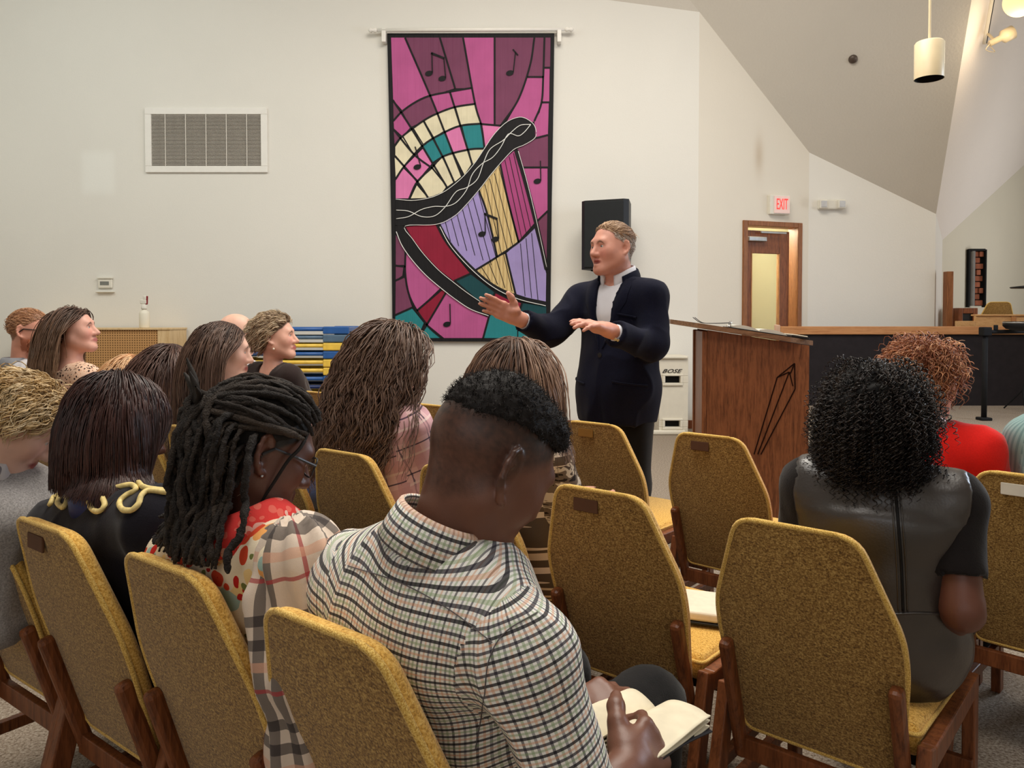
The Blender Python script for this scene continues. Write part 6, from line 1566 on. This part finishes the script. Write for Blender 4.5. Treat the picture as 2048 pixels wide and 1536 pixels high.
    def sheet(x0, x1, hgt, th, nm, mt, ph, dz):
        n, m = 16, 8; V, Fq = [], []
        for lv in (0, 1):
            for i2 in range(n + 1):
                x = x0 + (x1 - x0) * i2 / n
                for j in range(m + 1):
                    y = -0.085 + 0.17 * j / m; t = i2 / n
                    z = dz + hgt * math.sin(math.pi * min(1, t * 1.05)) ** 0.8 + 0.006 * math.sin(6 * t + ph + 3 * j / m) * t + lv * th
                    V.append(br * x + bf * y + bu * z)
        k = (n + 1) * (m + 1); ix = lambda a, b, l: l * k + a * (m + 1) + b
        for a in range(n):
            for b in range(m): Fq += [(ix(a, b, 1), ix(a+1, b, 1), ix(a+1, b+1, 1), ix(a, b+1, 1)), (ix(a, b, 0), ix(a, b+1, 0), ix(a+1, b+1, 0), ix(a+1, b, 0))]
        for a in range(n): Fq += [(ix(a, 0, 0), ix(a+1, 0, 0), ix(a+1, 0, 1), ix(a, 0, 1)), (ix(a, m, 1), ix(a+1, m, 1), ix(a+1, m, 0), ix(a, m, 0))]
        for b in range(m): Fq += [(ix(n, b, 0), ix(n, b+1, 0), ix(n, b+1, 1), ix(n, b, 1)), (ix(0, b, 1), ix(0, b+1, 1), ix(0, b+1, 0), ix(0, b, 0))]
        obj(nm, V, Fq, mt, bk, smooth=True)
    for k in range(4): sheet(0.0, -0.105 - 0.003 * k, 0.020 + 0.003 * k, 0.0025, 'page_leaf', pg, k, 0.002 + 0.004 * k)
    for k in range(4): sheet(0.0, 0.105 + 0.003 * k, 0.016 + 0.003 * k, 0.0025, 'page_leaf', pg, k + 2, 0.002 + 0.004 * k)
    sheet(0.0, -0.112, 0.012, 0.002, 'cover', plain('yellow_cover', srgb(200, 158, 60), 0.6), 0.3, -0.004); sheet(0.0, 0.112, 0.012, 0.002, 'cover', plain('dark_cover', srgb(40, 36, 38), 0.6), 0.6, -0.004)
boy()

# ================================================================== woman with locs
def locs():
    pel, psi = seat_pel('C', 0.19, 0.54); f, r_ = unit(psi); u = np.array([0, 0, 1.0])
    hc = at(520, 898, 1.50); nb = at(500, 1050, 1.44)
    pose = dict(shR=at(600, 1130, 1.33), shL=at(360, 1115, 1.56), elR=at(640, 1330, 1.32), elL=at(350, 1330, 1.62))
    s = person('woman with long black locs and glasses, floral dress and tartan shawl', pel, psi, hc, 57, 24, 0, 1.03, DEEP2, lin((24, 20, 18))[0], LIPD, 1.0, nb, 0.15, True, fine=0.004, pose=pose, neck=0.052, drop=-0.004, ear=1.1)
    top(s, M['floral'], 'floral_dress', 0.007, 0.10, 0.010, 0.004); trousers(s, M['floral'], 0.03, 'skirt'); shoes(s, M['shoe'])
    collar(s, M['redcollar'], 0.064, 0.040, 0.016, 0.3, base=-0.006, fold_down=0.055)
    S = Sdf(); S.cap(s['nb'] + r_ * 0.085 - u * 0.035, s['shR'] + u * 0.02, 0.048, 0.060, 0.04); S.cap(s['shR'] + u * 0.005 + r_ * 0.012, s['elR'] + r_ * 0.02, 0.068, 0.076, 0.04); S.cap(s['shR'] - f * 0.06 - u * 0.05 - r_ * 0.03, s['elR'] - f * 0.07, 0.028, 0.04, 0.04)
    S.cap(s['elR'], s['elR'] - u * 0.2 - f * 0.03, 0.08, 0.075, 0.04)
    P, F = surface(S, 0.009); N = normals(P, F)
    ax = unitv(s['elR'] - s['shR']); x = unitv(r_ - ax * (r_ @ ax)); y = np.cross(ax, x); q = P - s['shR']; th = np.arctan2(q @ y, q @ x)
    P = P + N * (0.007 * np.sin(th * 9 + 6 * vnoise(P, 9, 2)) + 0.008 * (vnoise(P, 12, 4) - 0.5))[:, None]
    uv = np.stack([th * 0.085, q @ ax], -1)[F]; d = uv[:, :, 0] - uv[:, :1, 0]; uv[:, :, 0] -= np.round(d / (2 * math.pi * 0.085)) * 2 * math.pi * 0.085
    obj('tartan_shawl', P, F, M['scarf'], s['obj'], smooth=True, uv=uv.reshape(-1, 2), world=True)
    glasses(s, plain('dark_frames', srgb(32, 32, 36), 0.35, 0.5))
    V, F2 = lathe([(0.0001, -0.003), (0.003, -0.0015), (0.003, 0.0015), (0.0001, 0.003)], 10); obj('ear_stud', V + (s['hc'] + s['Rm'] @ (np.array([0.086, -0.004, -0.040]) * s['sc'])), F2, M['steel'], s['obj'], world=True, smooth=True)
    hc, Rm, sc = s['hc'], s['Rm'], s['sc']; g = np.random.default_rng(11)
    under_cap(s, lin((20, 17, 15))[0], 1.035, 0.012, 0.010, 0.007)
    # gathered locs: over the head to a knot, then down the back
    N1 = 86; L, roots = scalp_roots(N1, hc, Rm, sc, 12, 0.004, mask=lambda L: (L[:, 2] > 0.02))
    kn = np.stack([0.018 * g.standard_normal(N1), -0.132 + 0.010 * g.standard_normal(N1), 0.030 + 0.018 * g.standard_normal(N1)], 1)
    S1, S2 = 16, 30; t = np.linspace(0, 1, S1)[None, :, None]; A = L[:, None] * (1 - t) + kn[:, None] * t
    cen = np.array([0, -0.014, 0.030]); rad = np.array([0.077, 0.099, 0.088]); q = (A - cen) / rad; m = np.linalg.norm(q, axis=2, keepdims=True); lay = 1.07 + 0.12 * g.random((N1, 1, 1)) + 0.02 * np.sin(t * 3.1)
    A = cen + q / m * np.maximum(m, lay) * rad; A = hc + (A * sc) @ Rm.T
    lat = Rm @ np.array([1.0, 0, 0]); sp = g.standard_normal(N1)
    d0 = -f * (0.25 + 0.35 * g.random((N1, 1))) + lat * (sp * 0.55)[:, None] - u * 0.5
    B_ = grow(A[:, -1], d0, 0.25 + 0.05 * g.random(N1), S2, [skull(hc, Rm, sc, 1.12)] + torso_cols(s, 0.035), 0.22); P = np.concatenate([A, B_[:, 1:]], 1)
    N2 = 74; L2, r2 = scalp_roots(N2, hc, Rm, sc, 14, 0.0, mask=lambda L: (L[:, 2] < 0.045) & (L[:, 1] < -0.02))
    n2 = L2 - cen; d2 = (n2 / np.linalg.norm(n2, axis=1, keepdims=True) * 0.6 + np.array([0, -0.5, -0.3])) @ Rm.T
    P2 = grow(r2, d2, 0.25 + 0.06 * g.random(N2), P.shape[1], [skull(hc, Rm, sc, 1.08 + 0.2 * g.random(N2))] + torso_cols(s, 0.03 + 0.0), 0.2)
    ears = Rm @ np.array([1.0, 0, 0]); P3 = smooth_path([hc + Rm @ (np.array(q_) * sc) for q_ in ((0.055, 0.055, 0.065), (0.078, 0.045, 0.03), (0.085, 0.03, 0.0), (0.080, 0.022, -0.05), (0.072, 0.015, -0.10), (0.066, 0.01, -0.135))], P.shape[1])[None]
    P = np.concatenate([P, P2], 0); P = waves(P, 0.006, 9, 3); P = trim(P, behind('C', 0.05)); P = np.stack([smooth_path(p[::2], 72) for p in P]); n = P.shape[0]; S_ = P.shape[1]
    bump_ = 1 + 0.30 * (np.stack([vnoise(P[i] * 1.0, 130, i % 7) for i in range(n)]) - 0.5) * 2
    prof = np.interp(np.linspace(0, 1, S_), [0, 0.05, 0.9, 1], [0.75, 1, 0.95, 0.5])
    rr = 0.0057 * (0.75 + 0.5 * g.random(n))[:, None] * prof[None] * bump_; K = 7
    V, F, own = tubes(P, rr, K); N_ = normals(V, F); V = V + N_ * ((vnoise(V, 330, 2) - 0.5) * 0.0044)[:, None]
    pal = lin((24, 20, 18), (40, 34, 30), (62, 52, 44)); x = np.clip(g.random(n) * 0.8 + 0.25 * g.random(n), 0, 0.999) * 2; i0 = np.minimum(x.astype(int), 1); c = pal[i0] + (pal[i0 + 1] - pal[i0]) * (x - i0)[:, None]
    C = c[own] * (0.7 + 0.7 * vnoise(V, 260, 6))[:, None]
    hl = obj('locs', V, F, M['locs'], s['obj'], smooth=True, col=C, world=True)
    strand_obj('front_loc', P3, 0.0046, lin((24, 20, 18), (30, 26, 22)), hl, M['hair_soft'], 7, 3)
    kk = hc + Rm @ (np.array([0.0, -0.14, 0.04]) * sc); Pk = np.stack([smooth_path([kk, kk + (-lat * a - f * 0.02 + u * b) * 0.03, kk + (-lat * a * 1.6 - f * 0.3 + u * b * 1.5) * 0.04], 14) for a, b in ((1, 0.9), (0.6, 1.4), (1.2, -0.1), (-0.7, 0.6), (0.2, 1.0))])
    strand_obj('knot_loc', Pk, 0.0075, lin((22, 18, 16), (44, 38, 33)), hl, M['hair_soft'], 7, 4)
    Pf = P[g.choice(n, 90)][:, ::1]; fz = Pf.reshape(-1, 3)[g.choice(90 * S_, 1500)]; Q = grow(fz, g.standard_normal((1500, 3)), 0.014, 4, [], 0.05); strand_obj('frizz', Q, 0.00045, lin((40, 34, 30), (90, 78, 66)), hl, M['hair_soft'], 3, 9)
locs()

# ================================================================== woman with the bob
def bob():
    pel, psi = seat_pel('B', 0.19, 0.54); f, r_ = unit(psi); u = np.array([0, 0, 1.0])
    hc = at(238, 850, 1.80); nb = at(215, 1000, 1.74)
    pose = dict(shR=at(320, 1050, 1.62), shL=at(120, 1060, 1.86))
    s = person('woman with sleek dark brown bob in navy dress with gold ribbon trim', pel, psi, hc, 50, 20, 0, 1.02, DEEP2, lin((36, 22, 20))[0], LIPD, 1.02, nb, 0.155, True, pose=pose, fine=0.008)
    d = top(s, M['navy_dress'], 'navy_dress', 0.016, 1.5, 0.010, 0.006, 0.058); trousers(s, M['navy_dress'], 0.03, 'skirt'); shoes(s, M['shoe'])
    collar(s, plain('blue_satin', srgb(28, 44, 100), 0.45, 0.4), 0.062, 0.030, 0.006, 0.2, base=0.0)
    under_cap(s, lin((34, 20, 18))[0], 1.05, 0.0, 0.002)
    pal = lin((30, 17, 16), (48, 27, 24), (74, 42, 34), (40, 24, 22))
    straight(s, 3100, 0.37, pal, 0.0014, -0.01, (1.04, 1.13), 0.46, 21, (0.0012, 14), 260, 0.35, cutz=-0.155, S=17, back=0.12, lenvar=0.03, gy=0.045, cuty=0.9)
    bv = bvh_of(d)
    for pts in ([(102, 1012), (112, 992), (122, 990), (118, 1008), (130, 1016), (138, 1000), (134, 996)], [(148, 1022), (158, 1000), (178, 990), (172, 1008), (152, 1020), (178, 1004), (186, 1018), (200, 1024), (212, 1012), (206, 994), (196, 985), (210, 974), (224, 980), (240, 976), (262, 973), (274, 982), (256, 992), (242, 1006), (248, 1020), (264, 1022), (278, 1010), (284, 994), (300, 984), (338, 988)], [(276, 968), (290, 978), (312, 982), (338, 984)]):
        P = [cast(bv, x, y, 0.004) for x, y in smooth_path([(x, y, 0) for x, y in pts], len(pts) * 6)[:, :2]]; P = [p for p in P if p is not None]
        if len(P) > 4: obj('gold_ribbon', *tube(np.array(P), 0.0062, 6), M['gold'], d, smooth=True, world=True)
bob()

# ================================================================== bowed blonde woman
def blonde():
    pel, psi = seat_pel('A', 0.20, 0.54, -0.03); f, r_ = unit(psi); u = np.array([0, 0, 1.0])
    hc = at(40, 846, 1.95); nb = at(-45, 945, 1.94)
    pose = dict(shR=at(4, 1046, 1.86), shL=at(-150, 1000, 2.10), elR=at(-6, 1250, 1.88))
    s = person('woman with short wavy blonde hair bowing in grey cardigan and rose scarf', pel, psi, hc, 66, 40, 0, 0.98, FAIR2, lin((176, 142, 96))[0], LIPF, 0.92, nb, 0.15, pose=pose, fine=0.005)
    top(s, M['grey_knit'], 'grey_cardigan', 0.018, 1.9, 0.011, 0.006); trousers(s, M['jeans']); shoes(s, M['shoe'])
    S = Sdf(); S.cap(s['nb'] - f * 0.05 + u * 0.0, s['nb'] + r_ * 0.07 + u * 0.01, 0.035, 0.036, 0.04); S.cap(s['nb'] + r_ * 0.07 + u * 0.01, s['ch'] + r_ * 0.08 + f * 0.14, 0.036, 0.05, 0.04); S.cap(s['ch'] + r_ * 0.08 + f * 0.14, s['wa'] + r_ * 0.07 + f * 0.16, 0.05, 0.05, 0.03)
    S.cap(s['nb'] - f * 0.05, s['nb'] - r_ * 0.08, 0.035, 0.036, 0.04)
    P, F = surface(S, 0.009); obj('rose_scarf', folds(P, F, 0.012, 22, 3), F, M['grey_scarf'], s['obj'], smooth=True, world=True)
    pal = lin((150, 116, 74), (206, 172, 118), (226, 202, 160), (170, 138, 96))
    under_cap(s, lin((120, 94, 62))[0], 1.05, 0.0, 0.008)
    short(s, 1900, 0.085, pal, 0.0014, 31, 0.22, (1.05, 1.17), (0.1, -0.6, -0.3), (0.007, 17), 11, drop=-0.004, clumps=190, camt=0.7, wg=0.14, hug=0.14)
blonde()

# ================================================================== row behind: long wavy hair, camouflage, curls
def wavy():
    pel, psi = seat_pel('K', 0.19, 0.555); f, r_ = unit(psi); u = np.array([0, 0, 1.0])
    hc = at(790, 716, 2.80)
    pose = dict(elL=at(622, 846, 2.92), wrL=at(690, 850, 3.05))
    s = person('woman with very long wavy brown hair in pink plaid shirt', pel, psi, hc, 46, 12, 0, 1.03, FAIR, lin((80, 58, 46))[0], LIPF, 1.0, None, 0.16, pose=pose, fine=0.010)
    top(s, M['pink_plaid'], 'plaid_shirt', 0.016, 0.95, 0.011, 0.007, freq=12); trousers(s, M['jeans']); shoes(s, M['shoe'])
    under_cap(s, lin((66, 47, 38))[0], 1.05, 0.0, 0.004)
    pal = lin((62, 42, 34), (98, 72, 58), (136, 108, 90), (76, 54, 44))
    straight(s, 1600, 0.56, pal, 0.0021, 0.0, (1.06, 1.26), 0.20, 41, (0.012, 9), 150, 0.55, S=25, back=0.6, lenvar=0.2, grav=(-0.22, 0, -1), world_cut=behind('K'), tip=lin((120, 94, 80))[0], tipw=0.5)
wavy()
def camo():
    pel, psi = seat_pel('L', 0.19, 0.55, 0.02); hc = at(1036, 752, 2.42)
    s = person('woman with straight brown hair and camouflage sleeves behind the boy', pel, psi, hc, 42, 8, 0, 1.0, FAIR, lin((84, 60, 46))[0], LIPF, 1.0, None, 0.16, fine=0.011)
    f, r_ = unit(psi)
    top(s, M['camo'], 'camouflage_top', 0.014, 1.9, 0.012, 0.006); trousers(s, M['jeans']); shoes(s, M['shoe'])
    S = Sdf(); torso(S, s, 0.019); 
    P, F = surface(S, 0.013); obj('striped_vest', P, F, M['striped_top'], s['obj'], smooth=True, world=True)
    under_cap(s, lin((70, 48, 36))[0], 1.05, 0.0, 0.003)
    straight(s, 1400, 0.34, lin((60, 40, 32), (112, 80, 62), (150, 118, 96), (78, 54, 44)), 0.0017, 0.0, (1.05, 1.16), 0.2, 51, (0.002, 9), 140, 0.45, S=16, lenvar=0.1)
camo()
def curly():
    pel, psi = seat_pel('F', 0.20, 0.56, 0.0); f, r_ = unit(psi); u = np.array([0, 0, 1.0])
    pel, _ = seat_pel('F', 0.22, 0.565, 0.06)
    hc = at(1750, 852, 1.84); nb = at(1758, 945, 1.82)
    rr = unit(R(28))[1]
    pose = dict(shL=nb - rr * 0.155 - u * 0.05, shR=nb + rr * 0.155 - u * 0.055, elL=at(1578, 1180, 1.98), elR=at(1926, 1222, 1.66), wrR=at(1890, 1262, 1.85), wrL=at(1640, 1240, 2.0))
    s = person('woman with big black curls in sleeveless black leather dress over tee', pel, R(30), hc, 34, 6, 0, 1.03, lin((104, 64, 50))[0], lin((20, 16, 15))[0], LIPD, 0.98, nb, 0.15, True, pose=pose, fine=0.011)
    top(s, M['black_tee'], 'black_tee', 0.012, 0.78, 0.010, 0.005)
    # leather dress: torso and hips, waist seam, back zip
    S = Sdf(); torso(S, s, 0.019); S.cap(s['pel'] - u * 0.02, s['pel'] + f * 0.30 - u * 0.02, 0.135, 0.11, 0.05, side=s['r'], ex=1.3); S.cap(s['pel'] + f * 0.30 - u * 0.02, s['pel'] + f * 0.42 - u * 0.04, 0.11, 0.10, 0.05, side=s['r'], ex=1.5)
    S.cap(s['nb'], s['hc'], 0.068, 0.068, 0.012, op='-')
    for q, sg in (('L', -1), ('R', 1)): S.ell(s['sh' + q] + s['r'] * sg * 0.075 - u * 0.03, (0.075, 0.085, 0.12), None, 0.01, op='-')
    def cut(V, X, Y, Zg): return np.maximum(V, (0.445 - Zg).astype(np.float32) + 0 * V)
    P, F = surface(S, 0.0085, cut=cut); P = relax(P, F, 1); N = normals(P, F)
    zz = P[:, 2]; wr_ = 0.008 * (vnoise(P * np.array([4, 4, 16]), 1.6, 3) - 0.5) + 0.004 * (vnoise(P, 26, 5) - 0.5); P = P + N * wr_[:, None]
    d = obj('leather_dress', P, F, M['leather'], s['obj'], smooth=True, world=True)
    bv = bvh_of(d); line = lambda pts: [p for p in (cast(bv, x, y, 0.001) for x, y in smooth_path([(x, y, 0) for x, y in pts], 40)[:, :2]) if p is not None]
    for dx, nm, mt, r0 in ((0, 'zip', M['blackm'], 0.0035), (-9, 'zip_seam', M['leather'], 0.0022), (9, 'zip_seam', M['leather'], 0.0022)):
        P_ = line([(1786 + dx, 925), (1794 + dx, 1020), (1802 + dx, 1120), (1806 + dx, 1222)]); obj(nm, *tube(P_, r0, 5), mt, d, smooth=True, world=True)
    P_ = line([(1640, 1245), (1740, 1232), (1830, 1226), (1930, 1230)]); obj('waist_seam', *tube(P_, 0.0028, 5), M['leather'], d, smooth=True, world=True)
    shoes(s, M['shoe'])
    under_cap(s, lin((14, 11, 11))[0], 1.30, -0.012, 0.030, 0.012, extra=lambda S, W: S.ell(W((0, -0.035, -0.035)), np.array([0.115, 0.09, 0.085]), None, 0.05), freq=60)
    curls(s, 1500, 0.128, lin((18, 14, 13), (34, 27, 25), (58, 47, 42), (24, 19, 18)), 0.0052, 60, 0.0012, 36, 61, 0.80, wg=0.10, sweep=(0, -0.25, 0.0))
curly()
def redhead():
    pel, psi = seat_pel('M', 0.24, 0.55, 0.06); hc = at(1852, 762, 2.56); f, r_ = unit(psi); nb = at(1848, 858, 2.52)
    s = person('woman with short curly red hair in bright red top', pel, psi, hc, 66, 4, 0, 1.0, FAIR, lin((150, 92, 62))[0], LIPF, 1.08, nb, 0.17, fine=0.009)
    top(s, M['red'], 'red_top', 0.014, 1.9, 0.012, 0.006); trousers(s, M['black_tr']); shoes(s, M['shoe'])
    under_cap(s, lin((120, 70, 46))[0], 1.14, -0.01, 0.022, 0.010)
    curls(s, 1400, 0.085, lin((120, 66, 42), (176, 108, 70), (212, 158, 116), (140, 82, 54), (196, 140, 116)), 0.0085, 24, 0.0013, 17, 71, 0.8, wg=0.12, sweep=(0, -0.3, 0.0), body=False)
redhead()
def teal():
    pel, psi = seat_pel('I', 0.16, 0.50, 0.10); f, r_ = unit(psi); hc = pel + f * 0.12 + np.array([0, 0, 0.68])
    s = person('person in teal striped shirt at the edge of the row', pel, psi, hc, 60, 5, 0, 1.02, FAIR, lin((90, 80, 74))[0], LIPF, 1.0, None, 0.17, fine=0.014)
    top(s, M['teal'], 'striped_shirt', 0.018, 1.0, 0.012, 0.007); trousers(s, M['jeans']); shoes(s, M['shoe'])
    short(s, 600, 0.03, lin((90, 80, 72), (130, 118, 108)), 0.0018, 72, 0.2, clumps=0)
teal()

# ================================================================== far end of the rows
def longhair():
    pel, psi = seat_pel('J2', 0.19, 0.56); hc = at(447, 702, 3.26)
    s = person('woman with long straight dark hair in profile', pel, psi, hc, 70, 4, 0, 1.04, FAIR2, lin((62, 44, 36))[0], LIPF, 1.0, None, 0.16, fine=0.006, nose=1.0, ear=0)
    top(s, M['pale_shirt'], 'pale_blouse', 0.014, 1.9, 0.013, 0.005); trousers(s, M['jeans']); shoes(s, M['shoe'])
    under_cap(s, lin((58, 40, 33))[0], 1.05, 0.0, 0.003)
    straight(s, 1200, 0.52, lin((54, 37, 30), (86, 62, 50), (120, 92, 76), (66, 46, 38)), 0.0018, 0.0, (1.03, 1.12), 0.30, 81, (0.002, 7), 120, 0.45, S=19, lenvar=0.08, back=0.5)
longhair()
def plaidgirl():
    pel, psi = seat_pel('J3', 0.2, 0.53); hc = at(343, 742, 3.52); f, r_ = unit(psi)
    s = person('girl with brown hair hanging forward in cream window-check shirt', pel, psi, hc, 62, 22, 0, 1.0, FAIR2, lin((70, 48, 40))[0], LIPF, 0.92, None, 0.145, fine=0.009)
    top(s, M['cream_plaid'], 'check_shirt', 0.016, 1.9, 0.012, 0.005); trousers(s, M['jeans']); shoes(s, M['shoe'])
    under_cap(s, lin((62, 42, 36))[0], 1.05, 0.0, 0.003)
    straight(s, 900, 0.36, lin((58, 39, 34), (92, 64, 54), (126, 96, 84)), 0.002, 0.0, (1.05, 1.15), 0.2, 91, (0.003, 7), 100, 0.45, S=15, back=0.05, guard=False)
plaidgirl()
def child():
    pel, psi = seat_pel('J4', 0.2, 0.5); hc = at(262, 752, 3.85)
    s = person('small child with strawberry blonde hair beyond the dark bob', pel, psi, hc, 72, 12, 0, 0.90, PALE, lin((206, 150, 104))[0], LIPF, 0.75, None, 0.12, fine=0.009)
    top(s, M['red'], 'child_shirt', 0.012, 1.2, 0.013, 0.004); trousers(s, M['jeans']); shoes(s, M['shoe'])
    under_cap(s, lin((184, 128, 84))[0], 1.03, 0.0, 0.002)
    straight(s, 800, 0.24, lin((196, 136, 88), (224, 176, 128), (236, 200, 158)), 0.0018, 0.0, (1.03, 1.10), 0.2, 101, (0.003, 9), 90, 0.4, S=12, back=0.4)
child()
def lookup():
    pel, psi = seat_pel('J5', 0.19, 0.57); hc = at(149, 660, 4.08)
    s = person('woman looking up in profile with long brown hair and print blouse', pel, psi, hc, 80, -10, 0, 1.02, lin((220, 166, 146))[0], lin((70, 48, 38))[0], LIPF, 1.0, None, 0.16, fine=0.0055, ear=0, gaze=(0.1, 0.1))
    top(s, M['leopard'], 'print_blouse', 0.014, 1.9, 0.013, 0.005); trousers(s, M['jeans']); shoes(s, M['shoe'])
    under_cap(s, lin((60, 42, 34))[0], 1.05, 0.0, 0.003)
    straight(s, 1250, 0.40, lin((52, 36, 30), (84, 60, 48), (110, 80, 62)), 0.0021, 0.01, (1.06, 1.20), 0.2, 111, (0.003, 6), 110, 0.45, S=18, back=0.55, tip=lin((176, 138, 104))[0], tipw=0.6)
lookup()
def beard():
    pel, psi = seat_pel('J6', 0.19, 0.58); hc = at(62, 662, 4.42)
    def tint(L, c, near):
        jawm = np.clip((-0.025 - L[:, 2]) / 0.02, 0, 1) * (L[:, 1] > -0.015) * near * np.clip((0.10 - np.abs(L[:, 2] + 0.0)) / 0.01 + 1, 0, 1); g_ = lin((150, 78, 46))[0]; return c * (1 - 0.8 * jawm[:, None]) + g_ * 0.8 * jawm[:, None]
    s = person('man with cropped ginger hair, beard and glasses in pale shirt', pel, psi, hc, 82, 4, 0, 1.10, lin((216, 152, 128))[0], lin((168, 112, 74))[0], LIPF, 1.1, None, 0.18, fine=0.006, extra=tint, neck=0.06, drop=0.012)
    top(s, M['pale_shirt'], 'pale_shirt', 0.016, 1.9, 0.013, 0.005); collar(s, plain('grey_collar', srgb(150, 152, 158), 0.7), 0.072, 0.035, 0.012, 0.4); trousers(s, M['jeans']); shoes(s, M['shoe'])
    glasses(s, M['black'])
    short(s, 1200, 0.022, lin((150, 100, 66), (190, 138, 98), (206, 160, 122)), 0.0016, 121, 0.0, (1.01, 1.03), drop=0.014, clumps=0)
    g = np.random.default_rng(5); hc, Rm, sc = s['hc'], s['Rm'], s['sc']; n = 900; th = g.uniform(-1.5, 1.5, n); z = g.uniform(-0.115, -0.035, n); k = 0.066 + 0.012 * g.random(n)
    L = np.stack([np.sin(th) * k * 0.95, 0.012 + np.cos(th) * (0.068 + 0.012 * (z < -0.08)), z], 1); L = L[~((np.abs(L[:, 0]) < 0.025) & (L[:, 2] > -0.055))]
    P = grow(hc + (L * sc) @ Rm.T, (np.stack([L[:, 0] * 5, L[:, 1] * 5, -0.5 + 0 * L[:, 0]], 1) + 0.3 * g.standard_normal(L.shape)) @ Rm.T, 0.022, 6, [], 0.15)
    strand_obj('beard', P, 0.0017, lin((128, 62, 36), (170, 92, 54), (196, 124, 82)), s['obj'], M['hair'], 3, 6)
beard()
def silver():
    pel, psi = seat_pel('Q', 0.17, 0.57, -0.06); hc = at(553, 674, 4.70)
    s = person('woman with short silver-blonde hair and pearl earring in dark cardigan', pel, psi, hc, 88, -6, 0, 1.12, lin((222, 170, 148))[0], lin((140, 116, 92))[0], lin((190, 104, 96))[0], 1.1, None, 0.17, fine=0.0052, gaze=(0.05, 0.05), iris=(0.05, 0.06, 0.07))
    top(s, M['dark_cardi'], 'dark_cardigan', 0.016, 1.9, 0.012, 0.005, 0.07); trousers(s, M['black_tr']); shoes(s, M['shoe'])
    hc, Rm, sc = s['hc'], s['Rm'], s['sc']
    V, F = lathe([(max(0.0001, 0.007 * math.sin(a)), -0.007 * math.cos(a)) for a in np.linspace(0, math.pi, 9)], 12); obj('earring', V + (hc + Rm @ (np.array([0.084, 0.0, -0.062]) * sc)), F, plain('pearl', srgb(238, 222, 200), 0.2, 0.5), s['obj'], smooth=True, world=True)
    under_cap(s, lin((104, 84, 66))[0], 1.10, 0.004, 0.010, extra=lambda S, W: S.ell(W((0, -0.03, 0.055)), np.array([0.082, 0.098, 0.082]) * sc, Rm, 0.02))
    short(s, 1700, 0.075, lin((104, 82, 62), (168, 142, 112), (214, 192, 160), (126, 102, 80)), 0.0019, 131, 0.50, (1.10, 1.24), (0.05, -0.8, 0.10), (0.004, 15), 9, clumps=150, camt=0.75, wg=0.10, drop=0.004, hug=0.14)
silver()
def bald():
    pel, psi = seat_pel('P', 0.19, 0.58); hc = at(476, 668, 5.05)
    s = person('bald elderly man with glasses beside the silver-haired woman', pel, psi, hc, 82, 2, 0, 1.12, lin((228, 182, 160))[0], lin((210, 200, 190))[0], LIPF, 1.1, None, 0.18, fine=0.008, scalp=False)
    top(s, M['pale_shirt'], 'pale_shirt', 0.016, 1.9, 0.014, 0.005); collar(s, M['white_shirt'], 0.072, 0.035, 0.012, 0.4); trousers(s, M['black_tr']); shoes(s, M['shoe']); glasses(s, M['black'])
    short(s, 500, 0.02, lin((214, 206, 198), (190, 180, 170)), 0.0018, 141, 0.2, clumps=0, mask=lambda L: L[:, 2] < 0.02)
bald()
